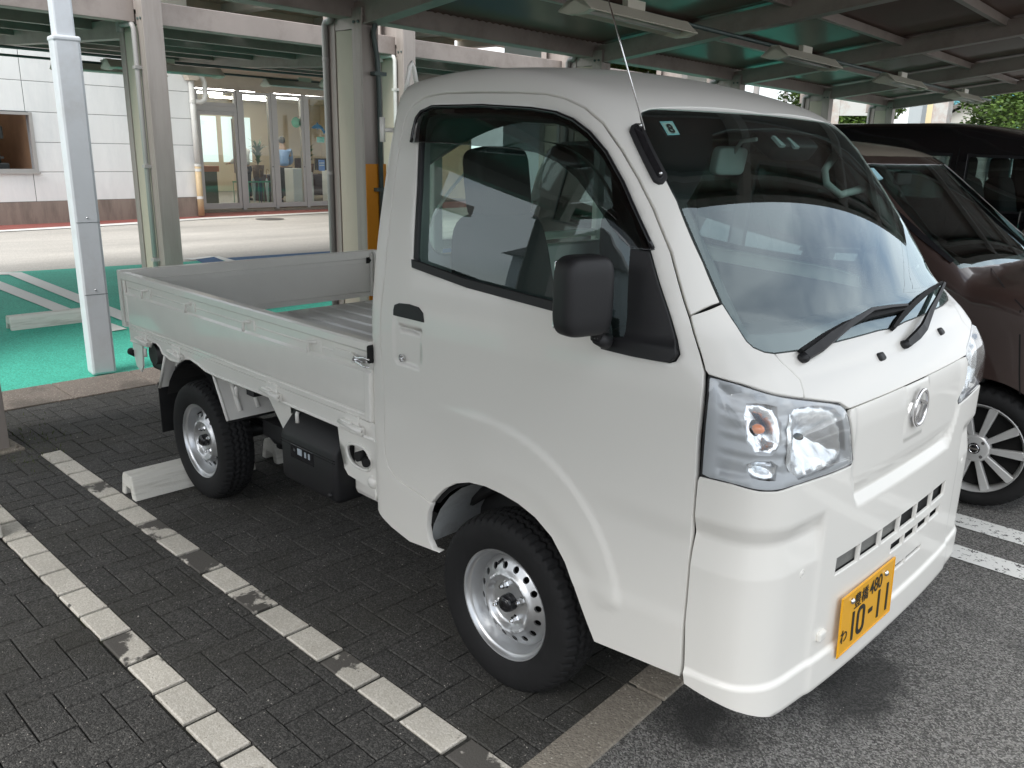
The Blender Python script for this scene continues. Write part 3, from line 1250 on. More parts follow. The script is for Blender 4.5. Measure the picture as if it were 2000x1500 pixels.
    for k in range(9):
        a0, a1 = math.radians(20 + 140 * k / 9), math.radians(20 + 140 * (k + 1) / 9)
        q = [(-1.95 + .31 * math.cos(a), .30 + .30 * math.sin(a)) for a in (a0, a1)]
        wh.add([(q[0][0], -.70 * sg, q[0][1]), (q[1][0], -.70 * sg, q[1][1]), (q[1][0], -.48 * sg, q[1][1]), (q[0][0], -.48 * sg, q[0][1])], [(0, 1, 2, 3)])
    wh.build('rear_wheel_housing', M_CHASSIS, truck)
    # panel behind the cab with an opening, rubber stop and boss
    if sg == 1:
        outer = np.array([(-.825, .612), (-.812, .525), (-.790, .455), (-.770, .437), (-.63, .425), (-.60, .405), (-.585, .405), (-.585, .612)])
        hole = smooth_poly([(-.778, .556), (-.755, .484), (-.635, .482), (-.632, .535), (-.665, .567)], 2)
        V, T, lp = cdt(densify(outer, .03), [hole], .03)
        g = MB()
        g.add([(a, -.708, b) for a, b in V] + [(a, -.700, b) for a, b in V], [tuple(t) for t in T] + [tuple(t + len(V)) for t in T])
        for L in lp:
            for i in range(len(L)):
                j = (i + 1) % len(L)
                g.add([(V[L[i]][0], -.708, V[L[i]][1]), (V[L[j]][0], -.708, V[L[j]][1]), (V[L[j]][0], -.700, V[L[j]][1]), (V[L[i]][0], -.700, V[L[i]][1])], [(0, 1, 2, 3)])
        fp = g.build('bed_front_bracket', M_WHITE2, truck, auto=30)
        g = MB()
        n = len(hole)
        g.tube([(hole[i % n][0], -.709, hole[i % n][1]) for i in range(n + 1)], .006, 8, cap=False)
        g.build('bracket_flange', M_WHITE2, fp)
        MB().lathe([(.0001, -.722), (.012, -.720), (.020, -.714), (.024, -.706)], 18, 'y', c=(-.628, 0, .452)).build('bracket_boss', M_WHITE2, fp)
        MB().cyl((-.675, -.708, .535), (-.675, -.735, .535), .017, 14).cyl((-.66, -.712, .523), (-.63, -.73, .523), .014, 14).build('rubber_stop', M_RUBBER, truck)
        MB().cyl((-.612, -.70, .43), (-.612, -.708, .395), .008, 10).build('drain_peg', M_WHITE2, truck)

# floor with raised ribs, tailgate, head board
fl = MB()
fl.box(-2.535, -.59, -.703, .703, .640, .655)
floor_o = fl.build('bed_floor', mat('bed_floor_paint', (.64, .64, .62), rough=.40, coat=.3, var=.08, vscale=5), truck)
for k in range(11):
    yc = -.63 + .126 * k
    pr = [(yc - .032, .6545), (yc - .022, .6625), (yc + .022, .6625), (yc + .032, .6545)]
    MB().prism(pr, -2.50, -.62, 'x').build('floor_rib', floor_o.data.materials[0], floor_o)
tg = MB()
tg.prism([(-2.560, .690), (-2.566, .704), (-2.566, .846), (-2.560, .858), (-2.560, .942), (-2.566, .945), (-2.590, .945), (-2.595, .940), (-2.595, .680), (-2.562, .674)][::-1], -.70, .70, 'y')
tail = None
pf = [(-2.556, .676), (-2.556, .700), (-2.563, .706), (-2.563, .846), (-2.557, .860), (-2.556, .941), (-2.560, .945), (-2.592, .945), (-2.596, .940), (-2.596, .676)]
tail = MB().prism([(x, z) for x, z in pf], -.739, .739, 'y').build('tailgate', M_WHITE2, truck, auto=25)
tb = MB()
tb.tube([(-2.557, -.69, .898), (-2.557, .66, .898)], .003, 8)
tb.tube([(-2.5585, -.69, .873), (-2.5585, .69, .873)], .0022, 8)
tb.tube([(-2.558, -.69, .703), (-2.558, .69, .703)], .003, 8)
tb.build('tailgate_bead', M_WHITE2, tail)
MB().box(-2.558, -2.545, .685, .703, .676, .93, bev=.004).build('tailgate_end_plate', M_WHITE2, tail)
MB().prism([(-2.556, .905), (-2.535, .89), (-2.556, .87)], .66, .682, 'y').build('tailgate_catch', M_RUBBER, tail)
# head guard behind the cab
hg = MB()
for yy in (-.42, .42):
    hg.box(-.655, -.625, yy - .02, yy + .02, .66, 1.66, bev=.006)
hg.box(-.655, -.625, -.44, .44, 1.63, 1.66, bev=.006)
hg.box(-.65, -.63, -.40, .40, 1.20, 1.23, bev=.006)
guard = hg.build('head_guard', M_WHITE2, truck)
for yy in (-.628, .628):
    s_ = -1 if yy < 0 else 1
    MB().cyl((-.60, yy - s_ * .07, 1.573), (-.64, yy - s_ * .002, 1.573), .007, 10).tube([(-.64, yy, 1.610), (-.64, yy, 1.538)], .0085, 12).build('guard_hook', M_WHITE2, guard)
MB().tube([(-.63, -.55, 1.66), (-.63, -.528, 1.76), (-.63, -.52, 1.772), (-.63, -.512, 1.76), (-.63, -.49, 1.66)], .007, 10).build('guard_loop', M_WHITE2, guard)
MB().tube([(-.63, -.55, 1.66), (-.63, -.42, 1.645)], .007, 8).build('guard_stay', M_WHITE2, guard)
MB().box(-.612, -.604, -.70, .70, .655, .95).build('head_board', M_WHITE2, truck)

# -- chassis below
ch = MB()
for yy in (-.36, .36):
    ch.box(-2.50, .55, yy - .03, yy + .03, .40, .50)
for xx in (-2.4, -1.6, -1.25, -.75, -.3):
    ch.box(xx - .03, xx + .03, -.62, .62, .52, .62)
ch.build('chassis_frame', M_CHASSIS, truck)
ax_ = MB()
ax_.cyl((-1.9, -.60, .264), (-1.9, .60, .264), .035, 14)
ax_.sphere((-1.9, .05, .264), .11, 16, (1, .9, 1))
for yy in (-.46, .46):
    for k in range(3):
        ax_.tube([(-1.35 - .12 * k, yy, .36 + .01 * k), (-1.6, yy, .31 + .012 * k), (-1.9, yy, .305 + .012 * k), (-2.2, yy, .33 + .012 * k), (-2.42 + .12 * k, yy, .37 + .01 * k)], .011, 6)
    ax_.cyl((-1.35, yy - .04, .36), (-1.35, yy + .04, .36), .03, 12)
    ax_.cyl((-1.62, yy - .02, .26), (-1.48, yy - .02, .55), .022, 10)
ax_.box(-1.62, -1.30, -.56, -.42, .33, .40)
ax_.tube([(-1.25, -.52, .40), (-1.40, -.50, .33), (-1.62, -.50, .29), (-1.78, -.46, .30)], .016, 8)
ax_.tube([(-1.2, -.40, .47), (-1.45, -.45, .44), (-1.7, -.40, .46)], .012, 8)
ax_.cyl((-.2, .1, .36), (-1.8, .05, .29), .03, 10)
ax_.build('rear_axle', M_CHASSIS, truck)
MB().prism([(-1.50, .60), (-1.25, .60), (-1.28, .47), (-1.345, .44)], -.62, -.60, 'y').build('frame_gusset', M_WHITE2, truck)
MB().box(-.90, -.70, -.60, -.50, .30, .50, bev=.02).build('frame_step', M_WHITE2, truck)
MB().box(-.80, .5, -.55, .55, .30, .34).build('underbody', M_CHASSIS, truck)

# -- black box under the bed
bx = MB()
prof = [(-.660, .262), (-.672, .290), (-.672, .452), (-.664, .470), (-.60, .545), (-.585, .552), (-.45, .552), (-.45, .262)]
bx.prism(prof, -1.285, -.905, 'x')
box_o = bx.build('battery_box', M_PLASTIC, truck)
bv = box_o.modifiers.new('bevel', 'BEVEL')
bv.width = .022
bv.segments = 4
bv.limit_method = 'ANGLE'
box_o.data.polygons.foreach_set('use_smooth', [True] * len(box_o.data.polygons))
bm_ = MB()
for zz_ in (.435, .425):
    bm_.box(-1.283, -.908, -.6735, -.67, zz_ - .001, zz_ + .001)
bm_.build('box_seam', M_DARK, box_o)
MB().box(-1.205, -1.045, -.6745, -.668, .375, .432, bev=.004).build('box_panel', M_GLOSSB, box_o)
for xa, xb, za, zb in ((-1.152, -1.122, .398, .424), (-1.104, -1.093, .398, .420), (-1.078, -1.067, .398, .420)):
    MB().box(xa, xb, -.6765, -.674, za, zb, bev=.002).build('box_switch', mat('pale_switch', (.45, .5, .55), rough=.3), box_o)
MB().box(-1.18, -1.17, -.6762, -.674, .405, .415, bev=.001).build('box_switch', M_TRIM, box_o)
MB().lathe([(.0001, -.685), (.008, -.684), (.010, -.674)], 12, 'y', c=(-.935, 0, .30)).build('box_screw', M_PLASTIC, box_o)


# ------------------------------------------------------------------ wheels (built at the origin, outer face towards -y)
def tyre_mesh(name, R, half, bead, n=420, tread=True, pitch=56):
    prof = [(bead, -half * .72), (bead + .006, -half * .80), (bead + .022, -half * .95), (R * .80, -half), (R * .88, -half * .985), (R * .935, -half * .90),
            (R * .958, -half * .84)]
    ys = np.linspace(-half * .80, half * .80, 25)
    tr = [(R - .010 * (abs(y) / (half * .8)) ** 3, y) for y in ys]
    full = prof + tr + [(r, -y) for r, y in prof[::-1]]
    full = np.array(full)
    th = np.arange(n) * 2 * math.pi / n
    r = np.repeat(full[:, 0][:, None], n, 1)
    y = np.repeat(full[:, 1][:, None], n, 1)
    T = np.repeat(th[None], len(full), 0)
    if tread:
        ph = T * pitch / (2 * math.pi)
        tri = 2 * np.abs(2 * (ph - np.floor(ph + .5))) - 1
        yy = y / half
        grooves = np.zeros_like(r)
        for c0, amp, w in ((-.36, .07, .055), (.0, .06, .05), (.36, -.07, .055)):
            grooves = np.maximum(grooves, 1 - sstep(np.abs(yy - c0 - amp * tri), w * .6, w * 1.5))
        lug = (np.abs(yy) > .50) & (np.abs(yy) < .90)
        fr = ph + .25 * np.sign(yy) + .12 * tri
        g2 = (1 - sstep(np.abs(fr - np.round(fr)), .10, .22)) * lug
        sip = (1 - sstep(np.abs(2 * ph - np.round(2 * ph)), .06, .16)) * ((np.abs(yy) > .08) & (np.abs(yy) < .30)) * .6
        mask = (r > R * .93)
        r = r - .0075 * np.maximum(np.maximum(grooves, g2), sip) * mask
    P = np.stack([r * np.cos(T), y, r * np.sin(T)], 2).reshape(-1, 3)
    m = len(full)
    fs = []
    for i in range(m - 1):
        for k in range(n):
            fs.append((i * n + k, i * n + (k + 1) % n, (i + 1) * n + (k + 1) % n, (i + 1) * n + k))
    me = bpy.data.meshes.new(name)
    me.from_pydata(P.tolist(), [], fs)
    me.polygons.foreach_set('use_smooth', [True] * len(fs))
    me.update()
    return me


RIMP = [(.086, -.010), (.0915, -.0125), (.098, -.020), (.124, -.034), (.133, -.040)]


def rim_disc():
    rr_ = np.array([.030, .068, .073, .079, .086, .0915, .098, .124, .133])
    dd = np.array([-.030, -.030, -.026, -.013, -.0095, -.0125, -.020, -.034, -.044])
    outer = np.array([(.133 * math.cos(a), .133 * math.sin(a)) for a in np.linspace(0, 2 * math.pi, 96, endpoint=False)])
    holes = []
    for k in range(16):
        a = 2 * math.pi * (k + .5) / 16
        c = np.array([.111 * math.cos(a), .111 * math.sin(a)])
        holes.append(np.array([c + .0098 * np.array([math.cos(t), math.sin(t)]) for t in np.linspace(0, 2 * math.pi, 16, endpoint=False)]))
    inner = np.array([(.026 * math.cos(a), .026 * math.sin(a)) for a in np.linspace(0, 2 * math.pi, 40, endpoint=False)])
    V, T, lp = cdt(outer, holes + [inner], .006)
    r = np.hypot(V[:, 0], V[:, 1])
    y = -np.interp(r, rr_, dd)
    P = np.stack([V[:, 0], y, V[:, 1]], 1)
    verts, faces = list(P), [tuple(t) for t in T]
    for L in lp[1:-1]:
        b = len(verts)
        verts += [P[i] + [0, .006, 0] for i in L]
        n = len(L)
        faces += [(L[i], L[(i + 1) % n], b + (i + 1) % n, b + i) for i in range(n)]
    return verts, faces


def make_wheel(loc, sg):
    w = MB()
    vs, fs = rim_disc()
    w.add(vs, fs, True)
    w.lathe([(.133, .044), (.137, .050), (.1400, .046), (.1435, .030), (.148, .020), (.151, .012), (.156, .010), (.1600, .004), (.1625, -.002), (.1655, -.003), (.1675, .001), (.1665, .008), (.160, .014)], 96, 'y')
    wheel = w.build('wheel', M_STEEL, truck, auto=40)
    t = bpy.data.objects.new('tyre', TYRE)
    link(t, wheel)
    t.location = (0, .0575, 0)
    MB().lathe([(.135, .05), (.05, .055), (.0001, .06)], 40, 'y').build('brake_drum', M_DARK, wheel)
    MB().lathe([(.0001, -.001), (.020, .000), (.024, .004), (.026, .010), (.0265, .034)], 28, 'y').lathe([(.006, -.0022), (.016, -.0022), (.018, .000)], 24, 'y').build('hub_cap', M_GLOSSB, wheel)
    for k in range(4):
        a = math.radians(25 + 90 * k)
        c = (.051 * math.cos(a), 0, .051 * math.sin(a))
        MB().lathe([(.0001, .005), (.0045, .005), (.006, .007), (.006, .012), (.0085, .012), (.0095, .016), (.0095, .026), (.013, .030)], 6, 'y', c=c, smooth=False).build('wheel_nut', M_NUT, wheel)
    MB().tube([(.124 * math.cos(1.9), .035, .124 * math.sin(1.9)), (.118 * math.cos(1.9), .012, .118 * math.sin(1.9))], .004, 8).build('tyre_valve', M_GLOSSB, wheel)
    wheel.location = loc
    if sg < 0:
        wheel.rotation_euler = (0, 0, math.pi)
    return wheel


TYRE = tyre_mesh('tyre', .2665, .0735, .160)
TYRE.materials.append(M_RUBBER)
w0 = make_wheel((0, -.7135, .2655), 1)
for loc, rz in (((-1.9, -.7135, .2655), 0), ((0, .7135, .2655), math.pi), ((-1.9, .7135, .2655), math.pi)):
    c = w0.copy()
    link(c, truck)
    c.location = loc
    c.rotation_euler = (0, .0 if rz == 0 else 0, rz)
    for ch_ in list(w0.children):
        d = ch_.copy()
        link(d, c)
# inner arch liners of the front wheels
for sg in (1, -1):
    li = MB()
    n = 14
    for k in range(n):
        a0, a1 = math.radians(8 + 162 * k / n), math.radians(8 + 162 * (k + 1) / n)
        q = [(-.005 + .342 * math.cos(a), .275 + .345 * math.sin(a)) for a in (a0, a1)]
        ya, yb = -.700 * sg, -.46 * sg
        li.add([(q[0][0], ya, q[0][1]), (q[1][0], ya, q[1][1]), (q[1][0], yb, q[1][1] - .0), (q[0][0], yb, q[0][1])], [(0, 1, 2, 3)], True)
    li.build('wheel_arch_liner', mat('arch_white', (.50, .52, .52), rough=.5, dirt=(.12, .11, .10), damt=.5, dscale=9), truck)
    MB().prism([(-.33, .35), (-.30, .62), (.34, .62), (.36, .30)], *sorted((-.50 * sg, -.46 * sg)), 'y').build('inner_arch_wall', M_CHASSIS, truck)
    MB().tube([(-.32, -.55 * sg, .44), (-.2, -.55 * sg, .53), (0, -.55 * sg, .575), (.22, -.55 * sg, .53)], .02, 8).build('arch_stay', M_CHASSIS, truck)
    MB().cyl((0, -.50 * sg, .264), (0, -.66 * sg, .264), .05, 12).build('front_hub', M_CHASSIS, truck)


# ------------------------------------------------------------------ the white truck: fittings
doors = [o for o in truck.children if o.name.startswith('door')]
for door, sg in zip(doors, (1, -1)):
    # black window frame, belt moulding, mirror triangle, rain visor, handle, lock
    frame_in = offset_poly(win_uv, .011)
    panel('window_frame', win_uv, [frame_in], map_side, M_PLASTIC, door, res=.016, base=-.003, flange=.012, side=sg, gap=.001)
    belt = to_side([(805, 507), (912, 546), (1082, 590), (1182, 624), (1182, 642), (1130, 622), (1082, 607), (912, 561), (806, 522)])
    panel('belt_moulding', belt, [], map_side, M_PLASTIC, door, res=.014, base=.004, flange=.012, side=sg)
    tri = to_side([(1234, 486), (1268, 494), (1284, 551), (1304, 611), (1319, 664), (1324, 692), (1317, 703), (1306, 706), (1240, 694), (1182, 680), (1180, 660), (1224, 658), (1228, 620)])
    panel('mirror_base', tri, [], map_side, M_PLASTIC, door, res=.012, base=.007, flange=.014, side=sg, disp=lambda u, v, P: .010 * (1 - sstep(v, 1.105, 1.13)))
    vis = np.concatenate([to_side([(805, 279), (809, 255), (815, 232), (824, 219), (846, 209), (944, 207), (1040, 213), (1088, 221), (1121, 235), (1153, 260), (1185, 298), (1217, 356), (1246, 422), (1278, 487)]),
                          to_side([(1264, 488), (1238, 485), (1219, 467), (1200, 441), (1168, 393), (1136, 351), (1098, 319), (1056, 300), (1008, 292), (944, 287), (880, 282)])])
    panel('rain_visor', vis, [], map_side, M_VISOR, door, res=.012, base=.003, disp=lambda u, v, P: .016 * sstep(dist_poly(np.stack([u, v], 1), vis[:14], False), .0, .03), flange=.003, side=sg)
    edge = to_side([(805, 279), (809, 255), (815, 232), (824, 219), (846, 209), (944, 207), (1040, 213), (1088, 221), (1121, 235), (1153, 260), (1185, 298), (1217, 356), (1246, 422), (1276, 486)])
    ep_, en_ = map_side(*densify(edge, .02, False).T)
    MB().tube([tuple((p + n * .004) * [1, sg, 1]) for p, n in zip(ep_, en_)], .0048, 8).build('visor_rim', M_GLOSSB, door)
    hd = to_side([(770, 606), (772, 596), (780, 593), (800, 595), (818, 601), (826, 612), (828, 629), (800, 622), (770, 615)])
    panel('door_handle', hd, [], map_side, M_PLASTIC, door, res=.008, base=.004, flange=.02, side=sg)
    kp, kn = map_side(*to_side([(785, 699)]).T)
    MB().lathe([(.0001, .001), (.006, .001), (.0065, .004), (.0095, .005), (.0105, .002), (.012, -.006)], 20, 'y').build('door_lock', M_NUT, door, loc=(kp[0] - kn[0] * .003) * [1, sg, 1])
    # mirror: arm, stay, rounded shell
    mc = np.array([.350, -.842, 1.219])
    g = MB()
    vs, fs = [], []
    n, m_ = 40, 20
    for i in range(m_ + 1):
        t = -math.pi / 2 + math.pi * i / m_
        for k in range(n):
            a = 2 * math.pi * k / n
            def se(c, p):
                return math.copysign(abs(c) ** p, c)
            cx = se(math.cos(t), .42) * se(math.cos(a), .55)
            cy = se(math.cos(t), .42) * se(math.sin(a), .38)
            cz = se(math.sin(t), .42)
            vs.append((cx * .047 * (1.0 if cx > 0 else .55), cy * .066, cz * .088))
    for i in range(m_):
        for k in range(n):
            fs.append((i * n + k, i * n + (k + 1) % n, (i + 1) * n + (k + 1) % n, (i + 1) * n + k))
    g.add(vs, fs, True)
    mir_o = g.build('door_mirror', M_PLASTIC, door)
    mir_o.location = (mc[0], mc[1] * sg, mc[2])
    mir_o.rotation_euler = (0, 0, math.radians(-14) * sg)
    g = MB()
    g.box(-.030, -.024, -.054, .054, -.074, .074, bev=.004)
    o = g.build('mirror_glass', M_CHROME, mir_o)
    st = on_shell([(1205, 665)], .012)[0] * [1, sg, 1]
    g = MB()
    g.tube([st + np.array([-.02, .0, .0]), st + np.array([0, -.03 * sg, .0]), st + np.array([-.005, -.055 * sg, .015])], .016, 10)
    g.tube([st + np.array([-.005, -.055 * sg, .01]), st + np.array([-.005, -.058 * sg, .045]), st + np.array([-.01, -.075 * sg, .12])], [.015, .016, .012], 12)
    g.build('mirror_arm', M_PLASTIC, door)
    g = MB().lathe([(.013, .0), (.0145, .002), (.0145, .008), (.013, .010)], 16, 'z', c=st + np.array([-.005, -.056 * sg, .012]))
    g.build('arm_collar', M_TRIM, door)
    # inside: grey trim and pull
    panel('door_trim', offset_poly(to_side([(800, 560), (1080, 640), (1330, 715), (1330, 830), (1100, 800), (800, 800)]), .0), [], map_side, M_TRIM, door, res=.06, base=-.05, flange=.0, side=sg)

# -- aerial on the pillar
AB = to_cyl([(1230, 257), (1233, 250), (1239, 247), (1249, 247), (1255, 256), (1299, 345), (1299, 353), (1294, 359), (1286, 360), (1277, 355)])
aer = panel('aerial_base', AB, [], map_cyl, M_PLASTIC, truck, res=.01, base=.010, flange=.014)
AB2 = offset_poly(AB, .007)
panel('aerial_base_channel', AB2, [], map_cyl, M_GLOSSB, aer, res=.01, base=.0125, flange=.004)
a0 = on_shell([(1254, 264)], .016)[0]
a1 = on_plane([(1172, -60)], 1, a0[1] - .03)[0]
MB().tube([a0, a0 + (a1 - a0) * .5, a1], [.0022, .0018, .0014], 8).build('aerial_rod', M_NUT, truck)
for px in ((1247, 253), (1286, 345)):
    c = on_shell([px], .013)[0]
    MB().sphere(c, .0048, 10).build('aerial_screw', M_NUT, aer)

# -- wipers
def flat_bar(pts, w, t, name, parent, m, off):
    """A strip lying on the glass, width w, thickness t."""
    P = on_F(cabF, pts)
    N = gradF(P)
    w_ = w if isinstance(w, (list, tuple)) else [w] * len(P)
    o_ = off if isinstance(off, (list, tuple)) else [off] * len(P)
    vs, fs = [], []
    for i in range(len(P)):
        d = P[min(i + 1, len(P) - 1)] - P[max(i - 1, 0)]
        d /= np.linalg.norm(d)
        s = np.cross(d, N[i])
        for (a, b) in ((-.5, 0), (.5, 0), (.42, 1), (-.42, 1)):
            vs.append(P[i] + s * a * w_[i] + N[i] * (o_[i] + b * t))
    for i in range(len(P) - 1):
        for k in range(4):
            fs.append((4 * i + k, 4 * i + (k + 1) % 4, 4 * i + 4 + (k + 1) % 4, 4 * i + 4 + k))
    fs += [(3, 2, 1, 0), tuple(4 * len(P) - 4 + k for k in range(4))]
    return MB().add(vs, fs).build(name, m, parent)


for arm, blade in (([(1566, 702), (1590, 688), (1612, 670), (1650, 640), (1688, 613), (1725, 607), (1758, 604)], [(1558, 690), (1600, 664), (1640, 640), (1690, 620), (1730, 612), (1768, 606)]),
                   ([(1763, 674), (1776, 661), (1787, 648), (1802, 620), (1818, 592), (1832, 562)], [(1738, 646), (1756, 622), (1778, 598), (1800, 578), (1818, 566), (1834, 556)])):
    wp = flat_bar(arm, [.022, .026, .024, .016, .011, .009, .008][:len(arm)], .009, 'wiper', truck, M_PLASTIC, [.010, .018, .022, .024, .020, .018, .016][:len(arm)])
    flat_bar(blade, [.010] + [.016] * (len(blade) - 2) + [.010], .012, 'wiper_blade', wp, M_RUBBER, .003)
    c = on_shell([arm[0]], .006)[0]
    MB().sphere(c, .0145, 14, (1, 1, .8)).build('wiper_pivot', M_PLASTIC, wp)

# -- inspection sticker behind the glass
stk = to_front([(1289, 236), (1314, 235), (1329, 262), (1305, 263)])
sticker = panel('inspection_sticker', stk, [], map_front, mat('sticker_blue', (.45, .78, .85), rough=.4), truck, res=.02, base=-.002, flange=0)
stk2 = to_front([(1292.5, 239.5), (1313, 238.5), (1325.5, 259.5), (1306, 260.5)])
panel('sticker_face', stk2, [], map_front, mat('sticker_white', (.80, .88, .86), rough=.4), sticker, res=.02, base=-.0012, flange=0)
sc_ = on_shell([(1310, 251)], .0008)[0]
sn = gradF(sc_[None])[0]
cs = on_shell([(1305, 263), (1289, 236), (1314, 235), (1329, 262)], 0)
zv = (cs[1] - cs[0]) + (cs[2] - cs[3])
zv /= np.linalg.norm(zv)
xv = np.cross(zv, sn)
num = lettering('8', 'sticker_number', .030, 0, 0, sticker, M_INK, depth=.0003, x=0, bold=.02)
num.matrix_world = Matrix([[sn[i], -xv[i], zv[i], sc_[i]] for i in range(3)] + [[0, 0, 0, 1]])

# ------------------------------------------------------------------ cab interior
def soft_box(name, m, parent, c, s, rot=(0, 0, 0), p=.35, n=28, taper=0.0):
    vs, fs = [], []
    mm = n // 2

    def se(v, q):
        return math.copysign(abs(v) ** q, v)
    for i in range(mm + 1):
        t = -math.pi / 2 + math.pi * i / mm
        for k in range(n):
            a = 2 * math.pi * k / n
            z = se(math.sin(t), p)
            w = 1 - taper * (z + 1) / 2
            vs.append((se(math.cos(t), p) * se(math.cos(a), p) * s[0] / 2, se(math.cos(t), p) * se(math.sin(a), p) * s[1] / 2 * w, z * s[2] / 2))
    for i in range(mm):
        for k in range(n):
            fs.append((i * n + k, i * n + (k + 1) % n, (i + 1) * n + (k + 1) % n, (i + 1) * n + k))
    o = MB().add(vs, fs, True).build(name, m, parent)
    o.location = c
    o.rotation_euler = rot
    return o


for yy in (-.36, .36):
    b = soft_box('seat_back', M_SEAT, truck, (-.36, yy, 1.03), (.13, .44, .62), (0, math.radians(-10), 0), taper=.25)
    soft_box('headrest', M_SEAT, truck, (-.41, yy, 1.42), (.09, .23, .22), (0, math.radians(-8), 0))
    soft_box('seat_cushion', M_SEAT, truck, (-.12, yy, .74), (.48, .46, .15), (0, math.radians(-6), 0))
dash = MB().prism([(.66, 1.07), (.40, 1.045), (.33, 1.0), (.30, .85), (.36, .60), (.62, .60), (.72, .95)], -.62, .62, 'y').build('dashboard', M_TRIM, truck, auto=20)
MB().box(.30, .38, -.62, .62, .97, 1.02, bev=.02).build('dash_ledge', M_TRIM, dash)
MB().prism([(.40, 1.05), (.47, 1.11), (.56, 1.11), (.62, 1.06)], -.50, -.22, 'y').build('instrument_cowl', M_SEAT, dash)
sw = MB()
pts = []
cen = Vector((.14, -.36, 1.02))
axv = Vector((-.55, 0, .83)).normalized()
u_ = Vector((0, 1, 0))
v_ = axv.cross(u_)
for k in range(33):
    a = 2 * math.pi * k / 32
    pts.append(cen + (u_ * math.cos(a) + v_ * math.sin(a)) * .185)
sw.tube(pts, .014, 10, cap=False)
for a in (math.pi * .5, math.pi * 1.1, math.pi * 1.9):
    sw.tube([cen - axv * .03, cen + (u_ * math.cos(a) + v_ * math.sin(a)) * .185], .014, 8)
sw.sphere(cen - axv * .03, .06, 14)
sw.tube([cen - axv * .03, cen - axv * .35], .03, 10)
sw.build('steering_wheel', M_SEAT, truck)
# headliner and inner pillars just inside the shell
lin_x = np.linspace(-.50, .18, 12)
lin_t = np.linspace(.72, TMIR - .72, 26)
LX, LT = np.meshgrid(lin_x, lin_t)
LP, LN = map_cyl(LX.ravel(), LT.ravel())
LP = LP - LN * .022
fs = []
for j in range(25):
    for i in range(11):
        a = j * 12 + i
        fs.append((a, a + 1, a + 13, a + 12))
meshobj('headliner', LP, fs, M_LINER, truck, smooth=True)
# mirror, sensor pod, grab handle
ml = on_shell([(1490, 222)], -.16)[0]
o = soft_box('rear_view_mirror', mat('mirror_grey', (.40, .43, .42), rough=.5), truck, ml, (.035, .13, .08), (0, math.radians(10), math.radians(-8)))
MB().tube([ml, ml + np.array([.03, 0, .06]), ml + np.array([.08, 0, .075])], .006, 8).build('mirror_stem', M_LINER, o).matrix_parent_inverse = Matrix.Translation(-Vector(ml))
pod = on_shell([(1562, 250)], -.06)[0]
o = soft_box('camera_pod', M_PLASTIC, truck, pod, (.10, .26, .06), (0, math.radians(35), 0))
for px in ((1534, 262), (1562, 266)):
    c = on_shell([px], -.028)[0]
    g = MB().prism([(-.014, -.02), (.014, -.02), (.004, .02), (-.010, .02)], -.004, .004, 'x')
    q = g.build('pod_lens', mat('lens_grey', (.55, .62, .62), rough=.2), o)
    q.matrix_parent_inverse = o.matrix_basis.inverted()
    q.location = c
    q.rotation_euler = (0, math.radians(-50), 0)
hb = [on_shell([q], f_)[0] for q, f_ in (((1656, 282), -.05), ((1652, 302), -.075), ((1662, 325), -.085), ((1684, 352), -.075), ((1716, 350), -.05))]
MB().tube(hb, [.014, .011, .011, .011, .014], 10).build('grab_handle', mat('grab_grey', (.5, .53, .51), rough=.5), truck)
tp, tn = map_cyl(*np.array([uws[i] for i in range(1, k_seam + 1)]).T)
for sg in (1, -1):
    g = MB()
    q = (tp - tn * .03) * [1, sg, 1]
    q[:, 1] *= 1.01
    g.tube(q, .026, 8)
    g.build('inner_pillar', M_LINER if sg < 0 else M_SEAT, truck)
# inner skin of the rear wall
iw = np.array(rw_out) * [.95, 1]
panel('rear_inner_trim', rrect(-.60, .60, .70, 1.66, .06), [rrect(-.505, .505, 1.185, 1.615, .07)], map_rear, M_INNER, truck, res=.06, base=-.03, flange=0)
MB().box(-.50, .45, -.66, .66, .62, .66).build('cab_floor', M_TRIM, truck)
soft_box('sun_visor', M_LINER, truck, (.10, -.30, 1.66), (.16, .40, .02), (0, math.radians(12), 0))
soft_box('sun_visor', M_LINER, truck, (.10, .30, 1.66), (.16, .40, .02), (0, math.radians(12), 0))


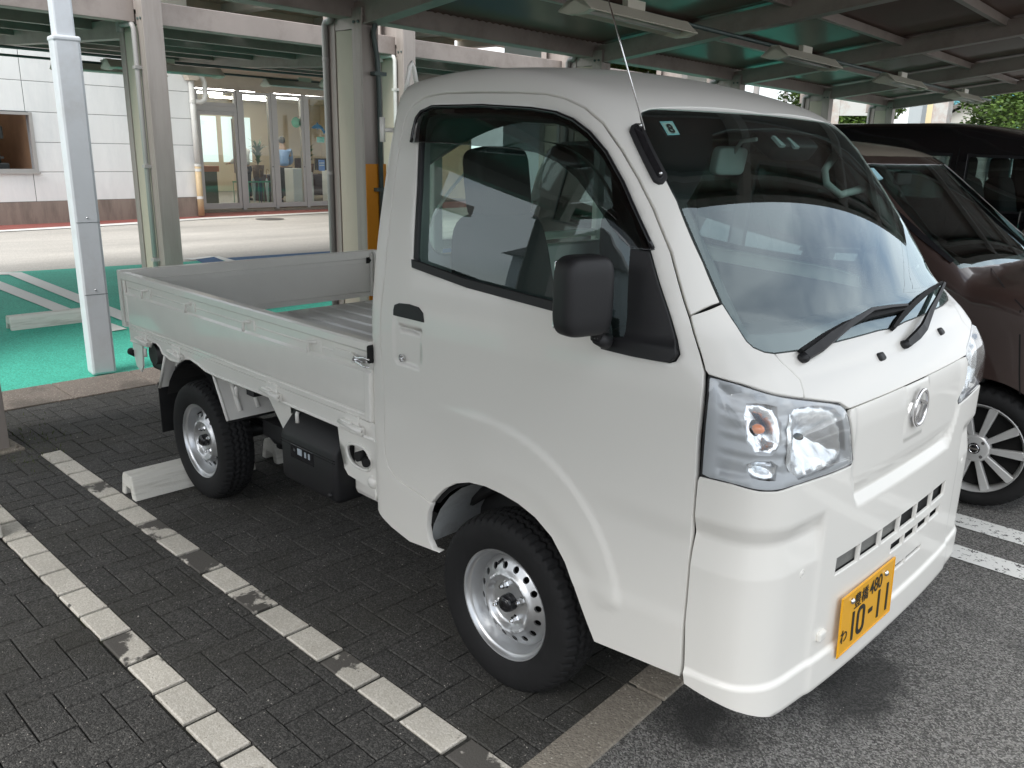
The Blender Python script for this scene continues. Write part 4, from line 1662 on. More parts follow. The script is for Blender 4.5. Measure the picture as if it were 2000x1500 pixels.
# ------------------------------------------------------------------ ground
def ground_mat(name, c1, c2, scale, rough=.85, bump=.5, bdist=.004, big=(.8, 1.15), bigscale=.6, speck=None, stain=None, stain_amt=.5,
               stain_scale=1.3, stain_lo=.52, stain_hi=.62, stretch=None):
    """Aggregate surface: voronoi grains of two tones, broad tonal drift, optional pale specks and stains."""
    m, nt, b = new_mat(name)
    N, L = nt.nodes, nt.links
    t = N.new('ShaderNodeNewGeometry')          # world position, so alike pieces do not repeat
    vo = N.new('ShaderNodeTexVoronoi')
    vo.inputs['Scale'].default_value = scale
    L.new(t.outputs['Position'], vo.inputs['Vector'])
    sep = N.new('ShaderNodeSeparateColor')
    L.new(vo.outputs['Color'], sep.inputs['Color'])
    pw = N.new('ShaderNodeMath')
    pw.operation = 'POWER'
    pw.inputs[1].default_value = 1.6
    L.new(sep.outputs['Red'], pw.inputs[0])
    mixc = N.new('ShaderNodeMix')
    mixc.data_type = 'RGBA'
    mixc.inputs['A'].default_value = (*c1, 1)
    mixc.inputs['B'].default_value = (*c2, 1)
    L.new(pw.outputs[0], mixc.inputs['Factor'])
    last = mixc.outputs['Result']
    if speck is not None:
        vs_ = N.new('ShaderNodeTexVoronoi')
        vs_.inputs['Scale'].default_value = scale * .7
        L.new(t.outputs['Position'], vs_.inputs['Vector'])
        s2 = N.new('ShaderNodeSeparateColor')
        L.new(vs_.outputs['Color'], s2.inputs['Color'])
        gt = N.new('ShaderNodeMath')
        gt.operation = 'GREATER_THAN'
        gt.inputs[1].default_value = speck[1]
        L.new(s2.outputs['Green'], gt.inputs[0])
        lt = N.new('ShaderNodeMath')
        lt.operation = 'LESS_THAN'
        lt.inputs[1].default_value = .30
        L.new(vs_.outputs['Distance'], lt.inputs[0])
        mu = N.new('ShaderNodeMath')
        mu.operation = 'MULTIPLY'
        L.new(gt.outputs[0], mu.inputs[0])
        L.new(lt.outputs[0], mu.inputs[1])
        mx2 = N.new('ShaderNodeMix')
        mx2.data_type = 'RGBA'
        L.new(mu.outputs[0], mx2.inputs['Factor'])
        L.new(last, mx2.inputs['A'])
        mx2.inputs['B'].default_value = (*speck[0], 1)
        last = mx2.outputs['Result']
    nzb = N.new('ShaderNodeTexNoise')
    nzb.inputs['Scale'].default_value = bigscale
    nzb.inputs['Detail'].default_value = 7
    nzb.inputs['Roughness'].default_value = .6
    if stretch:
        ms = N.new('ShaderNodeMapping')
        ms.inputs['Scale'].default_value = stretch
        L.new(t.outputs['Position'], ms.inputs['Vector'])
        L.new(ms.outputs['Vector'], nzb.inputs['Vector'])
    else:
        L.new(t.outputs['Position'], nzb.inputs['Vector'])
    mr = N.new('ShaderNodeMapRange')
    mr.inputs['From Min'].default_value = .3
    mr.inputs['From Max'].default_value = .7
    mr.inputs['To Min'].default_value = big[0]
    mr.inputs['To Max'].default_value = big[1]
    L.new(nzb.outputs['Fac'], mr.inputs['Value'])
    sc = N.new('ShaderNodeVectorMath')
    sc.operation = 'SCALE'
    L.new(last, sc.inputs[0])
    L.new(mr.outputs['Result'], sc.inputs['Scale'])
    last = sc.outputs['Vector']
    if stain is not None:
        ns = N.new('ShaderNodeTexNoise')
        ns.inputs['Scale'].default_value = stain_scale
        ns.inputs['Detail'].default_value = 8
        ns.inputs['Roughness'].default_value = .62
        L.new(t.outputs['Position'], ns.inputs['Vector'])
        r2 = N.new('ShaderNodeMapRange')
        r2.inputs['From Min'].default_value = stain_lo
        r2.inputs['From Max'].default_value = stain_hi
        r2.inputs['To Max'].default_value = stain_amt
        L.new(ns.outputs['Fac'], r2.inputs['Value'])
        m3 = N.new('ShaderNodeMix')
        m3.data_type = 'RGBA'
        L.new(r2.outputs['Result'], m3.inputs['Factor'])
        L.new(last, m3.inputs['A'])
        m3.inputs['B'].default_value = (*stain, 1)
        last = m3.outputs['Result']
    L.new(last, b.inputs['Base Color'])
    b.inputs['Roughness'].default_value = rough
    bp = N.new('ShaderNodeBump')
    bp.inputs['Strength'].default_value = bump
    bp.inputs['Distance'].default_value = bdist
    inv = N.new('ShaderNodeMath')
    inv.operation = 'SUBTRACT'
    inv.inputs[0].default_value = 1
    L.new(vo.outputs['Distance'], inv.inputs[1])
    ad = N.new('ShaderNodeMath')
    ad.operation = 'MULTIPLY_ADD'
    ad.inputs[1].default_value = .8
    L.new(sep.outputs['Green'], ad.inputs[0])
    L.new(inv.outputs[0], ad.inputs[2])
    nf_ = N.new('ShaderNodeTexNoise')
    nf_.inputs['Scale'].default_value = scale * .8
    nf_.inputs['Detail'].default_value = 3
    L.new(t.outputs['Position'], nf_.inputs['Vector'])
    ad2 = N.new('ShaderNodeMath')
    ad2.operation = 'MULTIPLY_ADD'
    ad2.inputs[1].default_value = 1.4
    L.new(nf_.outputs['Fac'], ad2.inputs[0])
    L.new(ad.outputs[0], ad2.inputs[2])
    L.new(ad2.outputs[0], bp.inputs['Height'])
    L.new(bp.outputs['Normal'], b.inputs['Normal'])
    return m


def sheet(name, pts, z, m, kind='structure', parent=None):
    o = meshobj(name, [(p[0], p[1], z) for p in pts], [tuple(range(len(pts)))], m, parent)
    if o.data.polygons[0].normal.z < 0:
        o.data.flip_normals()
    if kind:
        o['kind'] = kind
    return o


def G(px):
    return on_plane(px, 2, 0.0)[:, :2]


M_ASPH = ground_mat('asphalt', (.06, .058, .054), (.36, .35, .33), 230, bump=.9, bdist=.004, big=(.82, 1.15), bigscale=1.2, speck=((.50, .47, .42), .94),
                    stain=(.035, .034, .033), stain_amt=.6, stain_scale=1.1, stain_lo=.55, stain_hi=.68)


def shade_patch(m, spots):
    """Soft truck shadow by the bumper, painted into the asphalt as ragged wet-looking patches."""
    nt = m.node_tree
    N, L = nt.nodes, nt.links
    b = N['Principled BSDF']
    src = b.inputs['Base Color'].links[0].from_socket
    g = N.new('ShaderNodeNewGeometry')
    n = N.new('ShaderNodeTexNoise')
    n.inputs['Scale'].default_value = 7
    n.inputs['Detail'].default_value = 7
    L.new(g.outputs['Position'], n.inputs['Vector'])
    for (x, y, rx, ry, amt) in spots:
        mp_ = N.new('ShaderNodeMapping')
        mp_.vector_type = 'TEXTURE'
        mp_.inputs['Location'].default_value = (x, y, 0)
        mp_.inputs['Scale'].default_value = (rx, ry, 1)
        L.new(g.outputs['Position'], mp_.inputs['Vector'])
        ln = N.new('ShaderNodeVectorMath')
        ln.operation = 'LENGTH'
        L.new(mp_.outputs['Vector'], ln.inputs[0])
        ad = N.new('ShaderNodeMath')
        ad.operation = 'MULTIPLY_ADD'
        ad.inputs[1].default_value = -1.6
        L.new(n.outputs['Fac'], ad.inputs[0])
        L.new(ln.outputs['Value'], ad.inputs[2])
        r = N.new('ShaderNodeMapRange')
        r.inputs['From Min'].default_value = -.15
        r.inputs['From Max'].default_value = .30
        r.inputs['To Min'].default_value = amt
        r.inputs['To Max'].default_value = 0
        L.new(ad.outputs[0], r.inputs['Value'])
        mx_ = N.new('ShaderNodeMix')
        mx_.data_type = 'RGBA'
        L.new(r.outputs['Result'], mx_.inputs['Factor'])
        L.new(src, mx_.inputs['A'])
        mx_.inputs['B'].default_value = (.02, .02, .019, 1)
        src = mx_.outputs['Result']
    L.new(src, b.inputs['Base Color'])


SHADE_XY = G([(1660, 1330), (1400, 1410), (1340, 1385)])  # spots under the bumper edge where its shade is painted into the colour
shade_patch(M_ASPH, [(SHADE_XY[0][0], SHADE_XY[0][1], .16, .22, .75), (SHADE_XY[1][0], SHADE_XY[1][1], .14, .10, .6), (SHADE_XY[2][0], SHADE_XY[2][1], .12, .14, .7)])
M_LANE = ground_mat('lane_asphalt', (.43, .405, .37), (.58, .55, .50), 90, bump=.3, big=(.72, 1.12), bigscale=.5, stretch=(1.6, .35, 1))
M_GREEN = ground_mat('green_coating', (.042, .34, .245), (.075, .53, .39), 110, bump=.5, big=(.86, 1.08), bigscale=1.0, rough=.75, speck=((.02, .16, .11), .95))
M_BLUE = ground_mat('blue_coating', (.03, .09, .20), (.05, .13, .27), 110, bump=.4, rough=.75)
M_RED = ground_mat('red_coating', (.24, .07, .055), (.31, .10, .085), 80, bump=.3)
M_SLAB = ground_mat('kerb_concrete', (.15, .125, .105), (.24, .20, .17), 160, bump=.5, speck=((.5, .47, .4), .9), stain=(.07, .06, .05), stain_amt=.55, stain_scale=3)
M_BED = ground_mat('joint_sand', (.022, .022, .019), (.052, .05, .044), 200, stain=(.035, .045, .008), stain_amt=.8, stain_scale=2.2, stain_lo=.58, stain_hi=.66)
M_STRIP = ground_mat('pale_slab', (.20, .175, .145), (.30, .27, .22), 150, bump=.5, speck=((.45, .42, .36), .9), stain=(.10, .09, .075), stain_amt=.6, stain_scale=2.5)

sheet('ground', [(-120, -120), (120, -120), (120, 120), (-120, 120)], -.03, mat('far_ground', (.16, .155, .145), rough=.9, var=.2, vscale=.3))

# paving field, slightly skewed to the truck
PHI = .0135
CP, SP = math.cos(PHI), math.sin(PHI)


def site(u, v):
    return (u * CP - v * SP, u * SP + v * CP)


U0, U1 = -3.875, .275
pave = sheet('pavement', [site(U0, -6), site(U1, -6), site(U1, 12), site(U0, 12)], -.010, M_BED)


def paver_mat(name, c1, c2, tint_var, wear=None):
    m = ground_mat(name, c1, c2, 210, bump=.7 if wear is None else .3, bdist=.003, big=(.85, 1.12), bigscale=2.0, speck=((.34, .31, .28), .965) if wear is None else ((.30, .27, .22), .97))
    nt = m.node_tree
    N, L = nt.nodes, nt.links
    b = N['Principled BSDF']
    src = b.inputs['Base Color'].links[0].from_socket
    oi = N.new('ShaderNodeObjectInfo')
    gi = N.new('ShaderNodeNewGeometry')
    ad = N.new('ShaderNodeMath')
    L.new(oi.outputs['Random'], ad.inputs[0])
    L.new(gi.outputs['Random Per Island'], ad.inputs[1])
    fr = N.new('ShaderNodeMath')
    fr.operation = 'FRACT'
    L.new(ad.outputs[0], fr.inputs[0])
    mr = N.new('ShaderNodeMapRange')
    mr.inputs['To Min'].default_value = 1 - tint_var
    mr.inputs['To Max'].default_value = 1 + tint_var
    L.new(fr.outputs[0], mr.inputs['Value'])
    sc = N.new('ShaderNodeVectorMath')
    sc.operation = 'SCALE'
    L.new(src, sc.inputs[0])
    L.new(mr.outputs['Result'], sc.inputs['Scale'])
    last = sc.outputs['Vector']
    # wear / moss that runs over the whole field, in world space
    t = N.new('ShaderNodeNewGeometry')
    ns = N.new('ShaderNodeTexNoise')
    ns.inputs['Scale'].default_value = 1.1 if wear is None else 4.2
    ns.inputs['Detail'].default_value = 9
    ns.inputs['Roughness'].default_value = .6
    L.new(t.outputs['Position'], ns.inputs['Vector'])
    r2 = N.new('ShaderNodeMapRange')
    if wear is None:
        r2.inputs['From Min'].default_value, r2.inputs['From Max'].default_value = .45, .68
        r2.inputs['To Max'].default_value = .8
        bcol = (.030, .028, .020)
    else:
        r2.inputs['From Min'].default_value, r2.inputs['From Max'].default_value = .545, .575
        r2.inputs['To Max'].default_value = .93
        bcol = wear
    fac = ns.outputs['Fac']
    if wear is not None:          # only some of the pale blocks are worn
        ltn = N.new('ShaderNodeMath')
        ltn.operation = 'GREATER_THAN'
        ltn.inputs[1].default_value = .66
        L.new(oi.outputs['Random'], ltn.inputs[0])
        mul = N.new('ShaderNodeMath')
        mul.operation = 'MULTIPLY_ADD'
        mul.inputs[1].default_value = .16
        L.new(ltn.outputs[0], mul.inputs[0])
        sbn = N.new('ShaderNodeMath')
        sbn.operation = 'SUBTRACT'
        sbn.inputs[1].default_value = .09
        L.new(fac, sbn.inputs[0])
        L.new(sbn.outputs[0], mul.inputs[2])
        fac = mul.outputs[0]
    L.new(fac, r2.inputs['Value'])
    m3 = N.new('ShaderNodeMix')
    m3.data_type = 'RGBA'
    L.new(r2.outputs['Result'], m3.inputs['Factor'])
    L.new(last, m3.inputs['A'])
    m3.inputs['B'].default_value = (*bcol, 1)
    L.new(m3.outputs['Result'], b.inputs['Base Color'])
    return m


M_PAVER = paver_mat('dark_paver', (.028, .027, .025), (.108, .104, .097), .11)
M_WPAVER = paver_mat('white_paver', (.52, .485, .42), (.68, .645, .58), .07, wear=(.06, .055, .05))
A = .0965


def brick_geo(w, h, ch=.003, t=.03, j=.0017, jy=None):
    x, y = w / 2 - j, h / 2 - (j if jy is None else jy)
    vs = [(-x, -y, -t), (x, -y, -t), (x, y, -t), (-x, y, -t), (-x, -y, -ch), (x, -y, -ch), (x, y, -ch), (-x, y, -ch),
          (-x + ch, -y + ch, 0), (x - ch, -y + ch, 0), (x - ch, y - ch, 0), (-x + ch, y - ch, 0)]
    fs = [(8, 9, 10, 11)] + [(k, (k + 1) % 4, 4 + (k + 1) % 4, 4 + k) for k in range(4)] + [(4 + k, 4 + (k + 1) % 4, 8 + (k + 1) % 4, 8 + k) for k in range(4)]
    return vs, fs


bricks = []          # (u, v, w, h, kind)
V_L2, V_L1 = -.983, -1.4075
regions = [(-3.2, V_L1 - A / 2), (V_L1 + A / 2, V_L2 - A / 2), (V_L2 + A / 2, 3.0)]
for (va, vb) in regions:
    n_u, n_v = int((U1 - U0) / A) + 4, int((vb - va) / A) + 4
    for i in range(-4, n_u):
        for jv in range(-4, n_v):
            k = (i - jv) % 4
            if k == 0:
                r = (i, jv, 2, 1)
            elif k == 3:
                r = (i, jv, 1, 2)
            else:
                continue
            # k==0: horizontal brick starts here; k==3: vertical brick starts here (90 degree herringbone)
            u0, v0 = U0 + r[0] * A, va + r[1] * A
            u1, v1 = u0 + r[2] * A, v0 + r[3] * A
            u0, u1, v0, v1 = max(u0, U0), min(u1, U1), max(v0, va), min(v1, vb)
            if u1 - u0 > .018 and v1 - v0 > .018:
                bricks.append(((u0 + u1) / 2, (v0 + v1) / 2, u1 - u0, v1 - v0))


for vline in (V_L2, V_L1):
    u = -2.985
    while u > U0 + .03:
        w = min(2 * A, u - U0)
        bricks.append((u - w / 2, vline, w, A))
        u -= w


def visible(u, v):
    x, y = site(u, v)
    d = (np.array([x, y, 0]) - CAM_C) @ CAM_M
    if d[2] > -.1:
        return None
    px, py = 1000 + FPX * d[0] / -d[2], 750 - FPX * d[1] / -d[2]
    if not (-60 < px < 2060 and -60 < py < 1560):
        return None
    return -d[2]


cand = [(visible(b[0], b[1]), b) for b in bricks]
# bricks in the picture and not under the truck come first
def rank(c):
    dd, b = c
    if dd is None:
        return 1e6
    under = (-2.2 < b[0] < .3 and b[1] > -.35)
    return dd + (3 if under else 0)


cand.sort(key=rank)
geo_cache = {}
rest = MB()
brnd = random.Random(3)
for i, (dd, (u, v, w, h)) in enumerate(cand):
    if dd is None and i > 300 and (v < -3.0 or v > 2.5):
        continue
    x, y = site(u, v)
    dz = brnd.gauss(0, .0005)
    tilt = (brnd.gauss(0, .0022), brnd.gauss(0, .0022))
    rz = PHI + brnd.gauss(0, .006)
    if i < 298 and dd is not None:
        key = (round(w, 3), round(h, 3))
        if key not in geo_cache:
            vs, fs = brick_geo(w, h)
            me = bpy.data.meshes.new('paver')
            me.from_pydata(vs, [], fs)
            me.materials.append(M_PAVER)
            geo_cache[key] = me
        o = bpy.data.objects.new('paver', geo_cache[key])
        link(o, pave)
        o.location = (x, y, dz)
        o.rotation_euler = (*tilt, rz)
    else:
        vs, fs = brick_geo(w, h)
        Mx = Matrix.Translation((x, y, dz)) @ Matrix.Rotation(rz, 4, 'Z')
        rest.add([Mx @ Vector(q) for q in vs], fs)
ro = rest.build('far_pavers', M_PAVER, pave)
ro['kind'] = 'stuff'
wl_geo = None
nW = 0
for vline, ua, ub in ((V_L2, -2.985, U1), (V_L1, -2.985, U1)):
    u = ua
    while u < ub - .02:
        w = min(2 * A * .995, ub - u)
        vs, fs = brick_geo(w, A, ch=.004, j=.0088, jy=.0012)
        me = bpy.data.meshes.new('white_paver')
        me.from_pydata(vs, [], fs)
        me.materials.append(M_WPAVER)
        o = bpy.data.objects.new('white_paver', me)
        link(o, pave)
        x, y = site(u + w / 2, vline)
        o.location = (x, y, .0008 + brnd.gauss(0, .0006))
        o.rotation_euler = (brnd.gauss(0, .003), brnd.gauss(0, .003), PHI + brnd.gauss(0, .004))
        u += 2 * A * .995

# kerb slabs behind the bays
for k in range(-9, 8):
    y0 = -.602 + .498 * k
    o = MB().box(-4.322, -3.880, y0 + .003, y0 + .495, -.06, .004, bev=.006).build('kerb_slab', M_SLAB, pave)
    o.rotation_euler = (0, 0, .0)
# pale edging slabs in front
PS = .062
for k in range(-6, 12):
    o = MB().box(-.062, .062, -.296, .296, -.05, .003, bev=.004).build('edging_slab', M_STRIP, pave)
    y0 = -.80 + .6 * k + .07
    o.location = (.320 - PS * (y0 + .6), y0, 0)
    o.rotation_euler = (0, 0, PS)

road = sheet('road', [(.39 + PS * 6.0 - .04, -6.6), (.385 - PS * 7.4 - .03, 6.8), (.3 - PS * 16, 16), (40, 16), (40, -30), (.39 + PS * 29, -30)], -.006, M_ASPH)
sheet('far_pavement', [(-3.9, 3.0), (.3, 3.0), (-.3, 14), (-4.6, 14)], -.004, ground_mat('far_paver', (.022, .020, .018), (.075, .068, .060), 60))


def paint_mat(name, c, wear_c, scale=28, lo=.50, hi=.56, big=None):
    m, nt, b = new_mat(name)
    N, L = nt.nodes, nt.links
    t = N.new('ShaderNodeTexCoord')
    vo = N.new('ShaderNodeTexVoronoi')
    vo.feature = 'DISTANCE_TO_EDGE'
    vo.inputs['Scale'].default_value = scale * 2.2
    n = N.new('ShaderNodeTexNoise')
    n.inputs['Scale'].default_value = scale
    n.inputs['Detail'].default_value = 6
    n.inputs['Roughness'].default_value = .7
    L.new(t.outputs['Object'], n.inputs['Vector'])
    L.new(t.outputs['Object'], vo.inputs['Vector'])
    sb = N.new('ShaderNodeMath')
    sb.operation = 'MULTIPLY_ADD'
    sb.inputs[1].default_value = -.55
    L.new(vo.outputs['Distance'], sb.inputs[0])
    L.new(n.outputs['Fac'], sb.inputs[2])
    r = N.new('ShaderNodeMapRange')
    r.inputs['From Min'].default_value = lo
    r.inputs['From Max'].default_value = hi
    L.new(sb.outputs[0], r.inputs['Value'])
    mx_ = N.new('ShaderNodeMix')
    mx_.data_type = 'RGBA'
    mx_.inputs['A'].default_value = (*c, 1)
    mx_.inputs['B'].default_value = (*wear_c, 1)
    L.new(r.outputs['Result'], mx_.inputs['Factor'])
    L.new(mx_.outputs['Result'], b.inputs['Base Color'])
    b.inputs['Roughness'].default_value = .7
    bp = N.new('ShaderNodeBump')
    bp.inputs['Strength'].default_value = .5
    bp.inputs['Distance'].default_value = .003
    iv = N.new('ShaderNodeMath')
    iv.operation = 'SUBTRACT'
    iv.inputs[0].default_value = 1
    L.new(r.outputs['Result'], iv.inputs[1])
    L.new(iv.outputs[0], bp.inputs['Height'])
    L.new(bp.outputs['Normal'], b.inputs['Normal'])
    return m


M_LINE = paint_mat('worn_white_paint', (.74, .74, .71), (.06, .058, .055), 30, .52, .56)
M_LINE2 = paint_mat('white_paint_line', (.70, .70, .67), (.30, .32, .29), 14, .60, .66)
road_y = (((1.497, 1.640), 'white line'), ((1.166, 1.300), 'white line'))
for (ya, yb), _ in road_y:
    sheet('road_line', [(.33, ya), (6.0, ya), (6.0, yb), (.33, yb)], -.002, M_LINE)
for (ya, yb) in ((4.10, 4.24), (3.77, 3.91)):
    sheet('road_line', [(.2, ya), (6.0, ya), (6.0, yb), (.2, yb)], -.002, M_LINE)

# green and blue parking, lane, building apron
sheet('green_paving', [(-4.326, -9), (-4.326, 14), (-9.25, 14), (-9.75, 2.6), (-10.05, .6), (-10.4, -9)], -.012, M_GREEN)
sheet('blue_paving', [(-6.3, 3.32), (-6.3, 8.2), (-9.3, 8.2), (-9.78, 3.32)], -.008, M_BLUE)
sheet('blue_paving', list(G([(380, 505), (418, 500), (440, 510), (398, 514)])), -.007, M_BLUE)
sheet('lane', [(-8, -16), (-8, 30), (-16.2, 30), (-16.55, 9), (-16.4, 6), (-15.6, 1.5), (-14.4, -16)], -.016, M_LANE)
sheet('apron', [(-15.0, -16), (-15.0, 30), (-24, 30), (-24, -16)], -.020, M_RED)
for pp in ([(42, 531), (16, 535), (238, 625), (252, 612)], [(-42, 532), (154, 608), (248, 641), (218, 646), (117, 611), (-70, 537)],
           [(42, 531), (16, 535.5), (-90, 537), (-90, 532)], [(0, 449), (-100, 453), (-100, 457), (0, 452), (132, 445), (273, 436.5), (399, 427.5), (640, 415.5), (760, 411), (760, 409), (640, 413), (399, 424.5), (273, 433), (132, 441.5)],
           [(358, 505), (412, 499.5), (425, 500), (375, 507)], [(415, 500), (428, 500), (470, 511), (448, 512)]):
    sheet('painted_line', list(G(pp)), -.004, M_LINE2)
MBm = MB().lathe([(.0001, .0), (.30, .0), (.31, -.003)], 28, 'z')
mh = MBm.build('manhole_cover', mat('iron', (.10, .09, .085), rough=.6, bump=.5, bscale=60))
mh.location = (*G([(527, 427)])[0], -.003)
tag(mh, 'round iron manhole cover in the lane before the glass doors', 'manhole cover')

# ------------------------------------------------------------------ concrete wheel stops
M_STOP = mat('stop_concrete', (.68, .665, .61), rough=.8, var=.08, vscale=20, bump=.4, bscale=120, dirt=(.20, .17, .12), dscale=7, damt=.6, aniso=(1, .25, 3))


def wheel_stop(loc, label, L=.58, w=.155, h=.108, rz=0.0, group='concrete wheel stops'):
    """Trapezoid bar with a hollow underside, length along y."""
    t = thing('wheel_stop', label, 'wheel stop', loc, group, rz)
    pr = [(-w / 2, 0), (-w * .36, h * .78), (-w * .28, h), (w * .28, h), (w * .36, h * .78), (w / 2, 0), (w * .25, 0), (w * .17, h * .42), (-w * .17, h * .42), (-w * .25, 0)]
    o = MB().prism(pr, 0, L, 'y').build('block', M_STOP, t)
    bv_ = o.modifiers.new('bevel', 'BEVEL')
    bv_.width = .006
    bv_.segments = 2
    for yy in (L * .2, L * .8):
        MB().lathe([(.012, h + .0004), (.010, h - .012), (.0001, h - .014)], 12, 'z', c=(0, yy, 0)).build('anchor_hole', M_DARK, t)
    return t


wheel_stop((-2.125, -.962, 0), 'pale concrete wheel stop against the rear right tyre of the white truck')
wheel_stop((-2.115, -.272, 0), 'pale concrete wheel stop half hidden under the load bed of the white truck')
wheel_stop((-2.11, -2.06, 0), 'pale concrete wheel stop in the empty bay at the left edge of the photo', rz=.03)
wheel_stop((-6.39, -.29, -.012), 'white painted concrete wheel stop on the green paving', L=.60, h=.115)

# stones and grit scattered over the paving
gr = MB()
grnd = random.Random(11)
for _ in range(900):
    u, v = grnd.uniform(U0, 2.2), grnd.uniform(-2.6, 1.5)
    x, y = site(u, v)
    s_ = grnd.uniform(.0012, .0032) * (1.6 if grnd.random() < .05 else 1)
    a = grnd.uniform(0, 6.28)
    vs = [(x + s_ * math.cos(a + k * 1.57) * grnd.uniform(.6, 1.2), y + s_ * math.sin(a + k * 1.57) * grnd.uniform(.6, 1.2), .0) for k in range(4)] + [(x, y, s_ * 1.1)]
    gr.add(vs, [(0, 1, 4), (1, 2, 4), (2, 3, 4), (3, 0, 4)])
go = gr.build('grit', mat('grit', (.36, .34, .30), rough=.8))
tag(go, 'loose pale grit scattered over the dark paving', 'grit', kind='stuff')


# ------------------------------------------------------------------ carports
M_GALV = mat('column_steel', (.38, .335, .305), rough=.45, metal=.35, var=.08, vscale=3, aniso=(4, 4, .5), dirt=(.16, .13, .11), damt=.35, dscale=2)
M_GALV2 = mat('beam_steel', (.37, .315, .285), rough=.5, metal=.25, var=.1, vscale=2, dirt=(.12, .09, .07), damt=.4, dscale=3)
M_CREAM = mat('cream_board', (.50, .45, .36), rough=.7, var=.05, vscale=3)
M_PVC = mat('grey_pipe', (.36, .345, .33), rough=.4, var=.05, vscale=5)
M_PVCW = mat('white_pipe', (.66, .66, .63), rough=.4, var=.06, vscale=5, dirt=(.35, .3, .2), damt=.3, dscale=4)
M_COND = mat('conduit_green', (.10, .13, .125), rough=.45, metal=.3, var=.2, vscale=9)
M_ORANGE = mat('orange_guard', (.72, .28, .02), rough=.5, var=.05, vscale=6)
M_LAMPW = mat('lamp_cream', (.68, .64, .54), rough=.4)
M_TUBE = mat('lamp_tube', (.75, .75, .72), rough=.3)
m_, nt_, b_ = new_mat('roof_sheet')
b_.inputs['Base Color'].default_value = (.25, .178, .15, 1)
b_.inputs['Roughness'].default_value = .25
b_.inputs['Coat Weight'].default_value = .08
b_.inputs['Specular IOR Level'].default_value = .3
M_ROOF = m_


def hcol(parent, x0, x1, y0, y1, H, pipe='front', infill=True, top=2.36):
    """Rolled H column seen from -y: flanges at x0 and x1, web filled with a cream board."""
    f = MB()
    f.box(x1 - .016, x1, y0, y1, 0, H, bev=.003)
    f.box(x0, x0 + .016, y0, y1, 0, H, bev=.003)
    f.box(x0 + .016, x1 - .016, (y0 + y1) / 2 - .006, (y0 + y1) / 2 + .006, 0, H)
    f.box(x1 - .10, x1 - .016, y0, y0 + .012, 0, H)
    f.box(x0 + .016, x0 + .08, y0, y0 + .012, 0, H)
    c = f.build('column', M_GALV, parent)
    MB().box(x0 + .084, x1 - .104, y0 + .008, y0 + .03, .02, top - .09).build('infill_board', M_CREAM, c)
    MB().box(x0 + .084, x1 - .104, y0 + .004, y0 + .024, top - .085, top - .01).build('infill_cap', M_GALV, c)
    for dx in (-.03, -.075):
        MB().cyl((x1 + dx, y0 + .002, top - .045), (x1 + dx, y0 - .008, top - .045), .010, 8).build('column_bolt', M_COND, c)
    return c


# -- front carport, standing over the next bays
AX0, AY0, ADIR = -3.50, 1.265, .075
carA = thing('carport', 'long grey steel carport with a dark glossy sheet roof over the cars beside the truck', 'carport', (AX0, AY0, 0), 'carports', ADIR)
SP_A, N_A = 2.72, 4
SLOPE = .125


def zA(u):
    return 2.45 + SLOPE * u


for k in range(-2, N_A + 1):
    v = SP_A * k + (.20 if k == -1 else 0)
    c = hcol(carA, -.18, .18, v - .065, v + .075, 2.40)
    # drain elbow and pipe on the -x flange side
    p = MB()
    p.tube([(-.10, v - .085, 2.46), (-.10, v - .085, 2.36), (-.12, v - .085, 2.335), (-.165, v - .085, 2.33), (-.18, v - .085, 2.31), (-.18, v - .085, .05)], .021, 10)
    p.lathe([(.026, -.03), (.026, .03)], 12, 'z', c=(-.10, v - .085, 2.40))
    for zz_ in (.6, 1.35, 2.1):
        p.lathe([(.024, -.012), (.024, .012)], 10, 'z', c=(-.18, v - .085, zz_))
    p.build('drain_pipe', M_PVC, carA)
    # cantilever arm
    a = MB()
    Ms = Matrix.Translation((0, v + .005, 0)) @ Matrix(((1, 0, 0, 0), (0, 1, 0, 0), (SLOPE, 0, 1, 2.34), (0, 0, 0, 1)))
    a.box(-.25, 4.75, -.045, .045, -.06, .085, M=Ms)
    a.box(-.25, 4.75, -.06, .06, -.066, -.058, M=Ms)
    a.build('cantilever_arm', M_GALV2, carA)
g = MB()
g.box(-.06, .08, -2 * SP_A, SP_A * N_A + .45, 2.345, 2.475, bev=.006)
g.build('gutter_beam', M_GALV2, carA)
for i, u in enumerate((.95, 1.85, 2.75, 3.65, 4.6)):
    MB().box(u - .025, u + .025, -2 * SP_A, SP_A * N_A + .45, zA(u) - .075, zA(u) - .004).build('purlin', M_GALV2, carA)
for k in range(-2, N_A + 1):
    # corrugated roof sheets, one per bay
    va, vb = SP_A * k, SP_A * (k + 1)
    if k == N_A:
        vb = SP_A * N_A + .5
    us = (-.2, 2.3, 4.85)
    n = 2 * max(2, int((vb - va) / .076))
    vs, fs = [], []
    for i in range(n + 1):
        v = va + (vb - va) * i / n
        zz_ = .007 * (1 if i % 2 else -1)
        for u in us:
            vs.append((u, v, zA(u) + .012 + zz_))
    for i in range(n):
        for j in range(2):
            fs.append((i * 3 + j, i * 3 + j + 1, i * 3 + 4 + j, i * 3 + 3 + j))
    meshobj('roof_sheet', vs, fs, M_ROOF, carA, smooth=True)
MB().box(4.80, 4.88, -2 * SP_A - .02, SP_A * N_A + .47, zA(4.85) - .07, zA(4.85) + .05).build('front_edge_trim', M_GALV2, carA)
MB().tube([(1.55, -.3, 2.40), (1.55, SP_A * N_A, 2.40)], .016, 8).build('lamp_conduit', M_COND, carA)
